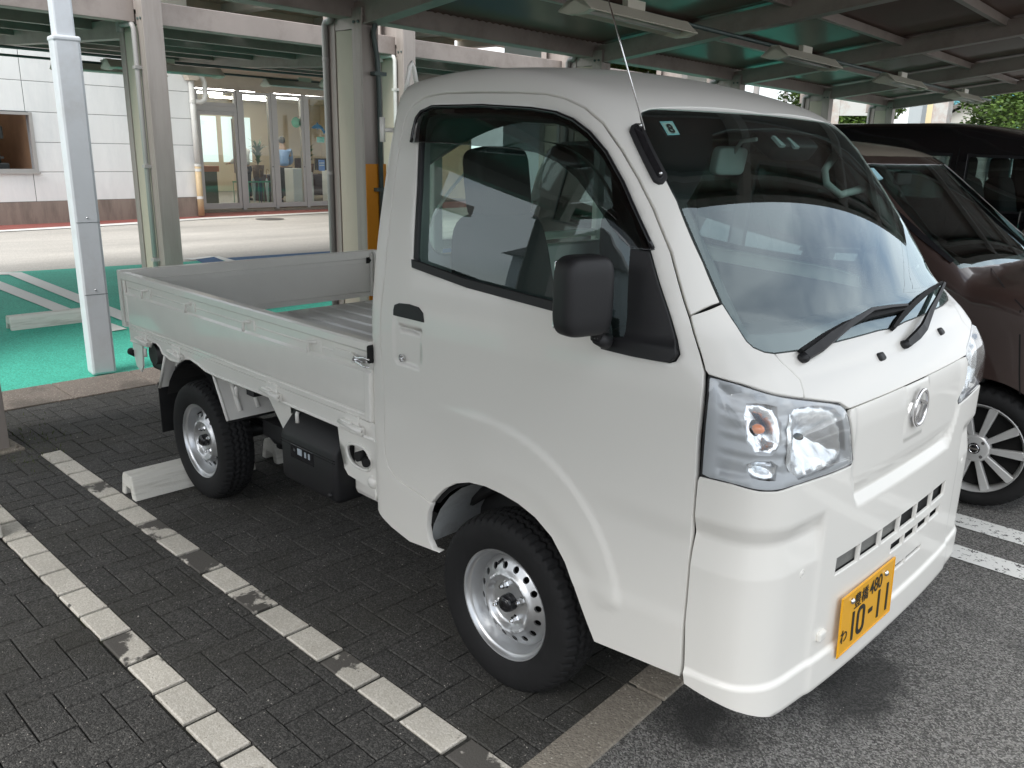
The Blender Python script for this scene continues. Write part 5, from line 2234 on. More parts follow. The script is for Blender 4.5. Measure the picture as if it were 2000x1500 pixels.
# conduit and orange guard on the first column
cq = MB()
cq.tube([(.9, .03, 2.50), (.4, .03, 2.43), (.24, .02, 2.36), (.20, .015, 2.25), (.205, .04, 2.10), (.205, .05, 1.9), (.205, .05, .78)], .017, 10)
for zz_ in (2.0, 1.25):
    cq.box(.178, .228, .0, .10, zz_ - .012, zz_ + .012)
cq.build('cable_conduit', M_COND, carA)
MB().box(.18, .26, .02, .08, .62, .80, bev=.006).build('switch_box', M_PVC, carA)
og = MB()
og.box(.1815, .186, -.063, .115, .10, 1.42)
og.build('corner_guard', M_ORANGE, carA)


def tube_light(loc, L, label, rz, group):
    t = thing('fluorescent_light', label, 'light fixture', loc, group, rz)
    MB().prism([(-.115, -.02), (-.03, .055), (.03, .055), (.115, -.02), (.110, -.026), (.0, .03), (-.110, -.026)], -L / 2, L / 2, 'y').build('reflector', M_LAMPW, t)
    for s_ in (-1, 1):
        MB().prism([(-.117, -.026), (-.03, .058), (.03, .058), (.117, -.026), (.05, -.045), (-.05, -.045)], s_ * (L / 2 - .05), s_ * L / 2, 'y').build('end_cap', M_LAMPW, t)
    MB().cyl((0, -L / 2 + .05, -.012), (0, L / 2 - .05, -.012), .016, 10).build('lamp_tube', M_TUBE, t)
    MB().box(-.02, .02, -.1, .1, .055, .11).build('hanger', M_LAMPW, t)
    return t


names = ['nearest', 'second', 'third', 'farthest']
for k in range(4):
    v = .92 + SP_A * k
    u = 1.62
    x = AX0 + u * math.cos(ADIR) - v * math.sin(ADIR)
    y = AY0 + u * math.sin(ADIR) + v * math.cos(ADIR)
    tube_light((x, y, 2.33), 1.24, 'cream strip light under the front carport roof, %s of the row from the truck' % names[k], ADIR, 'strip lights under the front carport')

# -- rear carport over the green bays
BX0, BY0, BDIR = -5.61, .735, .05
carB = thing('carport', 'grey steel carport over the green bays in front of the white workshop', 'carport', (BX0, BY0, 0), 'carports', BDIR)
SP_B = 2.62


def zB(u):
    return 2.50 - .045 * u


for k in range(-2, 4):
    v = SP_B * k
    hcol(carB, -.215, .215, v - .08, v + .08, 3.30, top=2.50)
    p = MB()
    p.tube([(-.10, v - .115, 2.42), (.06, v - .115, 2.42), (.105, v - .115, 2.41), (.115, v - .11, 2.38), (.115, v - .11, .05)], .020, 10)
    p.lathe([(.031, -.03), (.031, .04)], 12, 'z', c=(-.10, v - .115, 2.40))
    for zz_ in (.6, 1.35, 2.1):
        p.box(.09, .14, v - .135, v - .08, zz_ - .012, zz_ + .012)
    p.build('drain_pipe', M_PVCW if k == 1 else M_PVC, carB)
    a = MB()
    Ms = Matrix.Translation((0, v, 0)) @ Matrix(((1, 0, 0, 0), (0, 1, 0, 0), (-.045, 0, 1, 2.40), (0, 0, 0, 1)))
    a.box(-4.6, .1, -.05, .05, -.07, .07, M=Ms)
    a.build('cantilever_arm', M_GALV2, carB)
ya, yb = -2.25 * SP_B, 3.3 * SP_B
MB().box(-.02, .10, ya, -.085, 2.43, 2.60, bev=.006).build('gutter_beam', M_GALV2, carB)
MB().box(-.02, .10, .085, SP_B - .085, 2.43, 2.60, bev=.006).build('gutter_beam', M_GALV2, carB)
MB().box(-.02, .10, SP_B + .085, yb, 2.43, 2.60, bev=.006).build('gutter_beam', M_GALV2, carB)
for u in (-.8, -1.7, -2.6, -3.5, -4.4):
    MB().box(u - .03, u + .03, ya, yb, zB(u) - .09, zB(u) - .008).build('purlin', M_GALV2, carB)
M_DECK = mat('deck_steel', (.17, .135, .115), rough=.45, metal=.2, var=.1, vscale=2)
for k in range(-2, 4):
    va, vb = max(ya, SP_B * (k - .5) + .01), min(yb, SP_B * (k + .5) - .01)
    vs, fs = [], []
    us = np.linspace(-4.6, .02, 40)
    for i, u in enumerate(us):
        zz_ = .016 * (1 if i % 2 else -1)
        for v in (va, vb):
            vs.append((u, v, zB(u) + .02 + zz_))
    for i in range(39):
        fs.append((2 * i, 2 * i + 1, 2 * i + 3, 2 * i + 2))
    meshobj('roof_sheet', vs, fs, M_DECK, carB)
MB().tube([(-2.0, ya, 2.36), (-2.0, yb, 2.36)], .014, 8).tube([(-3.3, ya, 2.40), (-3.3, yb, 2.40)], .014, 8).build('lamp_conduit', M_COND, carB)
for k, lab in ((-1, 'left of the steel columns'), (0, 'between the two nearest steel columns'), (1, 'behind the truck cab')):
    for u, z_ in ((-2.0, 2.28), (-3.3, 2.33)):
        v = SP_B * (k + .45)
        x = BX0 + u * math.cos(BDIR) - v * math.sin(BDIR)
        y = BY0 + u * math.sin(BDIR) + v * math.cos(BDIR)
        tube_light((x, y, z_), 1.24, 'strip light under the rear carport, %s, in the %s row' % (lab, 'nearer' if u > -3 else 'farther'), BDIR, 'strip lights under the rear carport')

# -- free-standing painted post
M_POST = mat('post_paint', (.62, .65, .68), rough=.5, var=.03, vscale=8, dirt=(.35, .32, .28), damt=.25, dscale=5)
post = thing('steel_post', 'pale grey square steel post on the kerb, with a wider sleeve below', 'post', (-4.445, -.235, 0), rotz=math.radians(-6))
MB().box(-.058, .058, -.058, .058, 2.15, 4.2, bev=.012).build('upper_shaft', M_POST, post)
MB().box(-.072, .072, -.078, .078, -.01, 2.15, bev=.018).build('sleeve', M_POST, post)
MB().box(-.076, .076, -.082, .082, 2.125, 2.16, bev=.012).build('sleeve_cap', M_POST, post)
sp_ = MB()
for zz_ in (.545, 1.02):
    sp_.box(.0715, .0732, -.070, .074, zz_ - .0015, zz_ + .0015)
sp_.build('sleeve_joint', M_COND, post)
for zz_ in (.575, 1.05):
    MB().sphere((.073, .0, zz_), .006, 8).build('sleeve_screw', M_NUT, post)

# -- concrete pad of the carport column at the left edge
MB().box(-.27, .235, -2.5 - .02 - .13, -2.5 - .02 + .13, -.05, .012, bev=.01).cyl((.205, -2.42, .012), (.205, -2.42, .03), .008, 8).build('concrete_pad', M_STRIP, carA)
# little weeds by it
wb_ = MB()
wr = random.Random(5)
for _ in range(260):
    x, y = -3.2 + wr.gauss(0, .22), -1.10 + wr.gauss(0, .13)
    if abs(x + 3.22) < .13 and abs(y + 1.245) < .12:
        continue
    h = wr.uniform(.004, .02)
    a = wr.uniform(0, 6.28)
    wb_.add([(x, y, 0), (x + .005 * math.cos(a), y + .005 * math.sin(a), 0), (x + h * .6 * math.cos(a + 1), y + h * .6 * math.sin(a + 1), h)], [(0, 1, 2)])
wo = wb_.build('moss', mat('moss', (.06, .085, .012), rough=.9))
tag(wo, 'tufts of moss in the joints near the left steel column', 'moss', kind='stuff')


# ------------------------------------------------------------------ white workshop with the glass entrance
def wallx(y):
    return -16.90 - .0615 * (y - 2.397)


W_DIR = Vector((-.0615, 1, 0)).normalized()       # along the wall
W_N = Vector((1, .0615, 0)).normalized()
W_O = Vector((-16.90, 2.397, 0))


def to_wall(px, off=0.0, o=W_O, n=W_N, d=W_DIR):
    R_ = rays(px)
    out = []
    oo = o + n * off
    for r in R_:
        r = Vector(r)
        t = (oo - Vector(CAM_C)).dot(n) / r.dot(n)
        P = Vector(CAM_C) + r * t
        out.append(((P - o).dot(d), P.z))
    return out


M_ALC = mat('white_panel', (.80, .81, .80), rough=.7, var=.05, vscale=2.5, dirt=(.56, .59, .60), damt=.5, dscale=1.2, aniso=(1, 1.2, .35), bump=.15, bscale=40)
M_PLINTH = mat('plinth_concrete', (.27, .225, .19), rough=.85, var=.15, vscale=3, dirt=(.10, .08, .07), damt=.8, dscale=2.0, aniso=(1, 1.5, .3), bump=.4, bscale=50)
M_BEIGE = mat('beige_render', (.56, .50, .42), rough=.8, var=.06, vscale=1.2, dirt=(.28, .24, .2), damt=.3, dscale=2)
M_ALU = mat('alu_frame', (.40, .385, .37), rough=.4, metal=.3, var=.04, vscale=5)
M_WHITEF = mat('white_fascia', (.72, .72, .70), rough=.6)
M_SHOPGL = glass('shop_glass', (.93, .97, .96), ior=1.32)
M_ROOMW = mat('room_wall', (.55, .46, .34), rough=.9)
M_ROOMF = mat('room_floor', (.22, .19, .16), rough=.5)

shop = thing('workshop_building', 'white panelled workshop and showroom with a glazed entrance across the lane', 'building', tuple(W_O))
RW = math.atan2(-W_DIR.x, W_DIR.y)
shop.rotation_euler = (0, 0, RW)


# local frame of the building: x out of the wall, y along it
def part(name, m, mb, parent=None):
    return mb.build(name, m, parent or shop)


rows_px = [(170, 166), (170, 224), (170, 279), (170, 336), (170, 391)]
row_z = [to_wall([q])[0][1] for q in rows_px]
plz = to_wall([(170, 391)])[0][1]
dz_ = (row_z[0] - row_z[3]) / 3
s_end = to_wall([(388, 300)])[0][0]
win_s = [to_wall([(-40, 280)])[0][0], to_wall([(62, 280)])[0][0]]
win_z = [to_wall([(40, 330)])[0][1], to_wall([(40, 224)])[0][1]]
joint = to_wall([(60, 300)])[0][0]
part('plinth', M_PLINTH, MB().box(-.3, .03, -14, s_end, -.1, plz))
seams = [s_end - .004, joint]
while seams[-1] > -13:
    seams.append(seams[-1] - 4.0)
seams = seams[::-1]
zrow = plz
r = 0
while zrow < 6.2:
    z1 = zrow + dz_
    for a, b in zip(seams[:-1], seams[1:]):
        segs = [(a, b)]
        if zrow < win_z[1] - .05 and z1 > win_z[0] + .05 and a < win_s[1] and b > win_s[0]:
            segs = [(a, win_s[0]), (win_s[1], b)]
        for (p, q) in segs:
            if q - p > .03:
                part('wall_panel', M_ALC, MB().box(-.12, 0, p + .006, q - .006, zrow + .005, z1 - .005, bev=.006))
    zrow = z1
part('wall_core', mat('joint_grey', (.16, .165, .17), rough=.9), MB().box(-.14, -.012, -14, win_s[0], plz, 6.3).box(-.14, -.012, win_s[1], s_end - .01, plz, 6.3).box(-.14, -.012, win_s[0], win_s[1], win_z[1], 6.3).box(-.14, -.012, win_s[0], win_s[1], plz, win_z[0]))
wf = MB()
for (a, b, c, d) in ((win_s[0], win_s[1], win_z[0] - .06, win_z[0]), (win_s[0], win_s[1], win_z[1], win_z[1] + .05), (win_s[1] - .0, win_s[1] + .06, win_z[0] - .06, win_z[1] + .05), ((win_s[0] + win_s[1]) / 2 - .6, (win_s[0] + win_s[1]) / 2 - .55, win_z[0], win_z[1])):
    wf.box(-.06, .025, a, b, c, d)
wfo = part('window_frame', M_ALU, wf)
part('window_sill', M_ALU, MB().box(-.05, .06, win_s[0] - .05, win_s[1] + .08, win_z[0] - .09, win_z[0] - .055), wfo)
# the workshop room seen through the open window
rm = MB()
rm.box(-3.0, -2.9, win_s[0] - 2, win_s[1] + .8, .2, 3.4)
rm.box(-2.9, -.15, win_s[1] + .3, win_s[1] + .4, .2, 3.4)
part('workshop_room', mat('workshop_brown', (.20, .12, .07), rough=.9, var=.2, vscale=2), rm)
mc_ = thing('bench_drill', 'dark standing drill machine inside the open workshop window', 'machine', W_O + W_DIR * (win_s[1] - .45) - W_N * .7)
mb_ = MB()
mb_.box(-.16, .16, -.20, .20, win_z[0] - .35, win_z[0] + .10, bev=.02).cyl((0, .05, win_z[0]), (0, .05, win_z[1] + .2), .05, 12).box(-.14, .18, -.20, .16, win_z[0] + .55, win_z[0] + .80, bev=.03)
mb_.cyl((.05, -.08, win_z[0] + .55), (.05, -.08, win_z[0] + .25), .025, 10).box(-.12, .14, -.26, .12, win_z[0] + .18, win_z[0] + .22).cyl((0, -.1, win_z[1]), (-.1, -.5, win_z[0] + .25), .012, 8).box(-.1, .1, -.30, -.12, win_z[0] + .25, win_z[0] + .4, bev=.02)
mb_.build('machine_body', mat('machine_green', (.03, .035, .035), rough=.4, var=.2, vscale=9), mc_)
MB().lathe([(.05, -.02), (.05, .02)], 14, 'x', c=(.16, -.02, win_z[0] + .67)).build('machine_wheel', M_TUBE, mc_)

# entrance recess: glass front 0.95 m behind the wall face
E_O = Vector((-18.16, 7.117, 0))
E_DIR = Vector((.04, 1, 0)).normalized()
E_N = Vector((1, -.04, 0)).normalized()


def to_ent(px, off=0.0):
    return to_wall(px, off, E_O, E_N, E_DIR)


ent = thing('glass_entrance', 'aluminium framed glass door and tall panes of the showroom entrance', 'entrance', tuple(E_O), rotz=math.atan2(-E_DIR.x, E_DIR.y))
ztop = to_ent([(520, 182)])[0][1]
zb = 0.06
xs = {k: to_ent([(v, 300)])[0][0] for k, v in dict(d0=388, d1=466, p1=474, p2=528, q1=538, q2=590, r1=600, r2=655).items()}
zt_door = to_ent([(430, 218)])[0][1]
wpane = xs['p2'] - xs['p1']


def frame(s0, s1, z0, z1, w=.07, name='pane_frame'):
    f = MB()
    f.box(-.05, .05, s0, s0 + w, z0, z1)
    f.box(-.05, .05, s1 - w, s1, z0, z1)
    f.box(-.045, .045, s0 + w, s1 - w, z0, z0 + w * 1.6)
    f.box(-.045, .045, s0 + w, s1 - w, z1 - w, z1)
    fo = f.build(name, M_ALU, ent)
    MB().box(-.006, .006, s0 + w, s1 - w, z0 + w * 1.6, z1 - w).build('glass_pane', M_SHOPGL, fo)
    return fo


df = frame(xs['d0'], xs['d1'], zb, zt_door, .08, 'door')
MB().cyl((.08, xs['d1'] - .16, .9), (.08, xs['d1'] - .16, zt_door - .15), .018, 10).box(.05, .08, xs['d1'] - .17, xs['d1'] - .15, 1.2, 1.24).build('door_handle', M_ALU, df)
frame(xs['d0'], xs['d1'], zt_door + .12, ztop, .05, 'transom_frame')
edges = [xs['p1'], xs['q1'], xs['r1']]
step = (edges[2] - edges[0]) / 2
for k in range(5):
    s0 = edges[0] + step * k
    frame(s0, s0 + step - .09, zb, ztop)
    MB().box(-.04, .06, s0 + step - .085, s0 + step - .005, zb - .04, ztop + .02).build('mullion', M_ALU, ent)
    MB().sphere((.052, s0 + step - .12, 1.05), .016, 8).build('latch_knob', M_COND, ent)
MB().box(-.06, .07, xs['d1'] + .005, xs['p1'] - .005, zb - .04, ztop + .02).build('mullion', M_ALU, ent)
MB().box(-.055, .055, xs['d0'], xs['d1'], zt_door + .004, zt_door + .115).build('transom_bar', M_ALU, ent)
MB().box(-.2, .25, xs['d0'] - .1, edges[0] + 5 * step, -.06, zb - .045).build('threshold', M_STRIP, ent)
# walls round the entrance
part('return_wall', M_ALC, MB().box(-1.25, -.125, s_end - .10, s_end, 0, 6.3))
wy = s_end
part('entrance_lintel', M_BEIGE, MB().box(-1.02, -.95, wy + .01, wy + 9, ztop + .03, 6.2))
part('entrance_canopy', M_BEIGE, MB().box(-.95, .9, wy - .35, wy + 9, ztop + .42, ztop + .95, bev=.02))
# high soffit with white ribs over the lane
SOF = 4.7
so = part('soffit', M_BEIGE, MB().box(-1.0, 7.4, s_end - 1.3, 22, SOF, SOF + .12))
part('soffit_fascia', M_WHITEF, MB().box(-1.1, 7.5, s_end - 1.42, s_end - 1.303, SOF - .25, SOF + 1.2).box(7.402, 7.5, s_end - 1.3, 22, SOF - .25, SOF + 1.2), so)
for k in range(7):
    yk = s_end + 1.5 + 2.6 * k
    part('soffit_rib', M_WHITEF, MB().box(-1.0, 7.39, yk - .15, yk + .15, SOF - .22, SOF - .002), so)
for yk in (s_end + 4.2, s_end + 12):
    part('soffit_column', M_WHITEF, MB().box(6.6, 6.95, yk - .17, yk + .17, 0, SOF - .01))

# showroom interior
ri = MB()
ri.box(-9.2, -9.1, wy - 5, wy + 10, 0, 3.6)
ri.box(-9.1, -1.3, wy - 5.1, wy - 5, 0, 3.6)
ri.box(-9.1, -1.3, wy + 10, wy + 10.1, 0, 3.6)
part('room_wall', M_ROOMW, ri)
part('room_ceiling', M_ROOMW, MB().box(-9.1, -1.03, wy - 5, wy + 10, 3.05, 3.15))
part('room_floor', M_ROOMF, MB().box(-9.1, -1.1, wy - 5, wy + 10, -.02, .03))
m_, nt_, b_ = new_mat('lit_tube')
b_.inputs['Emission Color'].default_value = (1, .97, .9, 1)
b_.inputs['Emission Strength'].default_value = 11.0
M_LIT = m_
cnt = 0
for i in range(4):
    for j in range(4):
        x_, y_ = -2.2 - 1.7 * i, wy - 3.0 + 2.9 * j
        o = MB().box(-.05, .05, -1.15, 1.15, -.05, 0).build('ceiling_light', M_LIT)
        o.location = W_O + W_DIR * y_ + W_N * x_ + Vector((0, 0, 3.04))
        o.rotation_euler = (0, 0, RW)
        tag(o, 'long lit ceiling light inside the showroom, %s row from the glass, %s' % (('first', 'second', 'third', 'rear')[i], ('far left', 'left of the door', 'above the panes', 'far right')[j]), 'ceiling light', 'ceiling lights of the showroom')
# bright rear windows of the showroom
m_, nt_, b_ = new_mat('bright_window')
b_.inputs['Base Color'].default_value = (.75, .85, .85, 1)
b_.inputs['Emission Color'].default_value = (.72, .85, .86, 1)
b_.inputs['Emission Strength'].default_value = .4
rwx = MB()
for a, b in ((2.2, 3.3), (3.45, 4.5), (4.65, 5.7), (5.9, 7.0)):
    rwx.box(-9.09, -9.06, wy + a, wy + b, 1.0, 2.5)
part('rear_window', m_, rwx)


def inside(x_, y_, z_=0.03):
    return W_O + W_DIR * (wy + y_) + W_N * x_ + Vector((0, 0, z_))


def plant(loc, h, label, seed):
    t = thing('potted_plant', label, 'plant', loc)
    MB().lathe([(.0001, 0), (.13, 0), (.17, .30), (.15, .30), (.14, .26), (.0001, .25)], 16, 'z').build('pot', mat('pot', (.12, .07, .05), rough=.6), t)
    f = MB()
    r_ = random.Random(seed)
    for _ in range(46):
        a, el = r_.uniform(0, 6.28), r_.uniform(.2, 1.3)
        L = h * r_.uniform(.35, .6)
        b0 = Vector((0, 0, .28 + r_.uniform(0, h * .45)))
        d = Vector((math.cos(a) * math.cos(el), math.sin(a) * math.cos(el), math.sin(el)))
        sdv = Vector((-math.sin(a), math.cos(a), 0)) * .03
        m1 = b0 + d * L * .5
        e_ = b0 + d * L + Vector((0, 0, -L * .25))
        f.add([b0 - sdv * .3, b0 + sdv * .3, m1 + sdv, e_, m1 - sdv], [(0, 1, 2, 4), (4, 2, 3)])
    f.cyl((0, 0, .25), (0, 0, .3 + h * .4), .012, 6)
    f.build('leaf', mat('plant_leaf', (.03, .10, .03), rough=.5, var=.4, vscale=5), t)
    return t


plant(inside(-2.6, .75, .95), .95, 'potted plant on the orange counter behind the glass door', 3)
plant(inside(-2.4, 3.0, .75), 1.0, 'potted palm behind the first tall pane', 5)
plant(inside(-4.6, 6.2, .75), .9, 'potted plant behind the person in the showroom', 8)
cn = thing('counter', 'low showroom counter with an orange top behind the glass door', 'counter', inside(-2.6, .4), rotz=RW)
MB().box(-.35, .35, -1.1, 1.3, 0, .86).build('counter_body', mat('counter_green', (.10, .095, .06), rough=.5), cn)
MB().box(-.38, .38, -1.15, 1.35, .86, 1.0).build('counter_top', mat('counter_orange', (.40, .12, .03), rough=.5), cn)
oc = thing('orange_partition', 'orange rounded partition board at the right of the entrance', 'partition', inside(-1.75, 5.6), rotz=RW)
MB().prism([(-.1, 0), (.9, 0), (.9, 1.30), (.45, 1.30), (.15, 1.15), (-.02, .85)], -.03, .03, 'x').build('board', mat('board_orange', (.55, .17, .05), rough=.5), oc)
for (y_, w, h, lab) in ((3.62, .40, .95, 'white cabinet left of the doorway desk'), (4.15, .12, .85, 'thin white board between the two white cabinets'), (4.85, .16, .88, 'narrow white board near the dark desk'), (5.35, .22, .9, 'white cabinet beside the orange partition')):
    o = MB().box(-.2, .2, 0, w, 0, h, bev=.01).build('cabinet', M_WHITEF)
    o.location = inside(-1.9, y_)
    o.rotation_euler = (0, 0, RW)
    tag(o, lab, 'cabinet', 'white cabinets behind the glass')
dk = thing('desk', 'dark desk behind the person in the showroom', 'desk', inside(-3.4, 4.3), rotz=RW)
MB().box(-.4, .4, -.6, 1.9, .68, .74).box(-.38, .38, -.58, -.54, 0, .68).box(-.38, .38, 1.84, 1.88, 0, .68).box(.36, .38, -.54, 1.84, .15, .68).build('desk_body', mat('desk_dark', (.03, .02, .03), rough=.5), dk)
for yy in (.75, 1.45):
    s_ = thing('computer_monitor', 'dark monitor on the desk, %s' % ('nearer the person' if yy < 1 else 'farther right'), 'monitor', inside(-3.3, 4.3 + yy, .77), 'monitors on the desk', RW)
    MB().box(-.02, .02, -.26, .26, .12, .46, bev=.01).build('screen', M_GLOSSB, s_)
    MB().box(-.08, .08, -.1, .1, 0, .015).cyl((0, 0, .01), (0, 0, .16), .02, 8).build('stand', M_GLOSSB, s_)
# umbrella stand
us_ = thing('umbrella_stand', 'green umbrella stand behind the first tall pane', 'umbrella stand', inside(-1.75, 1.95), rotz=RW)
g = MB()
g.box(-.14, .14, -.05, 1.15, 0, .05)
for yy in np.linspace(-.03, 1.13, 5):
    g.cyl((.12, yy, .03), (.12, yy, .62), .008, 6).cyl((-.12, yy, .03), (-.12, yy, .62), .008, 6)
g.box(.112, .128, -.05, 1.15, .60, .63).box(-.128, -.112, -.05, 1.15, .60, .63)
g.build('rack', mat('rack_green', (.03, .28, .16), rough=.5), us_)
ucol = [((.03, .10, .30), 'blue'), ((.25, .03, .04), 'red'), ((.45, .50, .52), 'pale grey'), ((.02, .04, .08), 'navy'), ((.55, .60, .60), 'clear white'), ((.02, .03, .05), 'black')]
for k, (c_, nm) in enumerate(ucol):
    u = thing('umbrella', '%s folded umbrella in the green stand' % nm, 'umbrella', inside(-1.75, 2.03 + .2 * k, .06), 'umbrellas in the stand', RW)
    MB().lathe([(.006, 0), (.02, .12), (.045, .45), (.05, .56), (.015, .66), (.008, .67)], 12, 'z').build('canopy', mat('umbrella_' + nm.replace(' ', '_'), c_, rough=.6), u)
    MB().tube([(0, 0, .66), (0, 0, .86), (.0, .02, .90), (0, .05, .90), (0, .065, .86)], .008, 8).build('handle', mat('handle_wood', (.25, .14, .06), rough=.5), u)
# decorations on the glass
fs_ = to_ent([(608, 249)])[0]


def on_ent(s, z, off):
    return E_O + E_DIR * s + E_N * off + Vector((0, 0, z))


dol = thing('dolphin_decoration', 'blue leaping dolphin cut-out on the right-hand pane', 'decoration', on_ent(to_ent([(622, 250)])[0][0], to_ent([(622, 250)])[0][1], -.02), rotz=math.atan2(-E_DIR.x, E_DIR.y))
kd = (to_ent([(632, 250)])[0][0] - to_ent([(606, 250)])[0][0])
prof_d = [(-.52, -.02), (-.40, .10), (-.22, .20), (-.12, .24), (-.06, .40), (.02, .24), (.22, .17), (.38, .02), (.46, -.14), (.62, -.22), (.50, -.28), (.44, -.42), (.36, -.26), (.22, -.08), (.02, -.02), (-.02, -.16), (-.10, -.03), (-.30, -.06)]
MB().prism([(a * kd, b * kd) for a, b in prof_d], -.004, .004, 'x').build('cutout', mat('dolphin_blue', (.02, .16, .36), rough=.4), dol)
gc_ = to_ent([(579, 239)])[0]
o = MB().lathe([(.0001, .004), (.13, .004), (.13, -.004), (.0001, -.004)], 24, 'x').build('round_notice', mat('notice_green', (.05, .45, .24), rough=.5))
o.location = on_ent(gc_[0], gc_[1], -.02)
o.rotation_euler = ent.rotation_euler
tag(o, 'round green notice on the second tall pane', 'notice')
for px, w, h, c_, lab in (((627, 273), .22, .14, (.20, .55, .45), 'small pale green notice under the blue dolphin'), ((629, 323), .18, .28, (.16, .28, .62), 'blue and white notice beside the orange partition')):
    q = to_ent([px])[0]
    o = MB().box(-.003, .003, -w / 2, w / 2, -h / 2, h / 2).build('notice', mat('notice', c_, rough=.5))
    o.location = on_ent(q[0], q[1], -.02)
    o.rotation_euler = ent.rotation_euler
    tag(o, lab, 'notice')
    if h > .2:
        for zz_ in (.06, .0):
            MB().box(-.002, .0045, -w * .42, w * .42, zz_ - .012, zz_ + .012).build('notice_stripe', M_WHITEF, o)

# the rain hopper and down pipe at the corner
dp = thing('downpipe', 'white rain pipe with a cream lower half at the corner of the workshop', 'pipe', W_O + W_DIR * (s_end - .10) + W_N * .10, rotz=RW)
zc = to_wall([(390, 322)])[0][1]
zh = to_wall([(375, 158)])[0][1]
MB().tube([(0, 0, zc), (0, 0, zh)], .062, 14).build('upper_pipe', M_PVCW, dp)
MB().tube([(0, 0, 0), (0, 0, zc)], .068, 14).build('lower_pipe', mat('cream_pipe', (.58, .44, .26), rough=.5, var=.06, vscale=4), dp)
MB().prism([(-.10, zh), (.10, zh), (.20, zh + .24), (-.20, zh + .24)], -.08, .12, 'x').build('hopper', M_BEIGE, dp)
zl = to_wall([(395, 200)])[0][1]
MB().tube([(0, 0, zl), (0, .18, zl), (0, .28, zl + .05), (0, .31, zl + .15), (0, .31, zl + .42), (0, .27, zl + .52), (0, .16, zl + .56)], .055, 12).build('side_pipe', M_PVCW, dp)
for zz_ in (zc, zl, 1.0, .4):
    MB().lathe([(.072, -.03), (.072, .03)], 14, 'z', c=(0, 0, zz_)).build('pipe_collar', M_PVCW, dp)

# ------------------------------------------------------------------ person in the showroom (back to the camera, leaning over the desk)
M_SHIRT = mat('shirt_blue', (.26, .40, .66), rough=.9, bump=.2, bscale=60)
M_SKIN = mat('skin', (.42, .26, .18), rough=.6)
M_HAIR = mat('hair_black', (.012, .011, .011), rough=.5)
M_TROUS = mat('trousers_dark', (.018, .018, .025), rough=.9)


def skin_obj(name, pts, edges, rad, m, parent, root=0, sub=2):
    me = bpy.data.meshes.new(name)
    me.from_pydata(pts, edges, [])
    o = bpy.data.objects.new(name, me)
    link(o, parent)
    o.modifiers.new('skin', 'SKIN')
    sv = me.skin_vertices[0].data
    for i, r_ in enumerate(rad):
        sv[i].radius = r_ if isinstance(r_, tuple) else (r_, r_)
        sv[i].use_root = (i == root)
    s_ = o.modifiers.new('sub', 'SUBSURF')
    s_.levels = sub
    s_.render_levels = sub
    me.materials.append(m)
    return o


def figure(loc, rz, label, shirt, lean=.18, turn=0.0):
    t = thing('person', label, 'person', loc, None, rz)
    # facing +x; z from the floor
    pts = [(0, 0, .95), (.03, 0, 1.12), (lean * .7, 0, 1.30), (lean, 0, 1.44), (lean + .03, 0, 1.53), (lean + .07, 0, 1.60), (lean + .06, 0, 1.70),
           (0, .095, .86), (.02, .10, .48), (-.02, .105, .09), (.12, .115, .035), (0, -.095, .86), (.02, -.10, .48), (-.02, -.105, .09), (.12, -.115, .035),
           (lean, .18, 1.40), (lean + .05, .24, 1.14), (lean + .27, .20, 1.04), (lean + .36, .19, 1.03),
           (lean, -.18, 1.40), (lean + .05, -.24, 1.14), (lean + .27, -.20, 1.04), (lean + .36, -.19, 1.03)]
    ed = [(0, 1), (1, 2), (2, 3), (3, 4), (4, 5), (5, 6), (0, 7), (7, 8), (8, 9), (9, 10), (0, 11), (11, 12), (12, 13), (13, 14), (3, 15), (15, 16), (16, 17), (17, 18), (3, 19), (19, 20), (20, 21), (21, 22)]
    rd = [(.09, .11), (.08, .10), (.085, .11), (.07, .09), .055, .085, .085, .07, .05, .04, .04, .07, .05, .04, .04, .040, .034, .034, .034, .040, .034, .034, .034]
    body = skin_obj('body', pts, ed, rd, M_SKIN, t)
    sp = [pts[i] for i in (0, 1, 2, 3, 15, 16, 17, 19, 20, 21)]
    skin_obj('shirt', sp, [(0, 1), (1, 2), (2, 3), (3, 4), (4, 5), (5, 6), (3, 7), (7, 8), (8, 9)], [(.16, .16), (.15, .15), (.17, .17), (.13, .13), .085, .066, .052, .085, .066, .052], shirt, t)
    tp_ = [pts[i] for i in (0, 7, 8, 9, 11, 12, 13)]
    skin_obj('trousers', tp_, [(0, 1), (1, 2), (2, 3), (0, 4), (4, 5), (5, 6)], [(.14, .17), .105, .076, .066, .105, .076, .066], M_TROUS, t)
    MB().sphere((lean + .045, 0, 1.69), .108, 14, (1.0, .86, 1.02)).build('hair', M_HAIR, t)
    for s_ in (-1, 1):
        MB().sphere((lean + .07, s_ * .088, 1.63), .022, 8, (.6, .4, 1.2)).build('ear', M_SKIN, t)
        MB().box(-.08, .17, s_ * .11 - .045, s_ * .11 + .045, 0, .07, bev=.025).build('shoe', M_TROUS, t)
        for k in range(4):
            MB().tube([(lean + .37, s_ * .19 + (k - 1.5) * .018, 1.025), (lean + .42, s_ * .19 + (k - 1.5) * .020, 1.015), (lean + .445, s_ * .19 + (k - 1.5) * .02, .995)], [.009, .008, .006], 6).build('finger', M_SKIN, t)
        MB().tube([(lean + .35, s_ * .165, 1.02), (lean + .39, s_ * .145, 1.01), (lean + .41, s_ * .145, 1.0)], [.010, .009, .007], 6).build('thumb', M_SKIN, t)
    nose = MB().sphere((lean + .165, 0, 1.615), .016, 8, (1, .7, 1.2)).build('nose', M_SKIN, t)
    return t


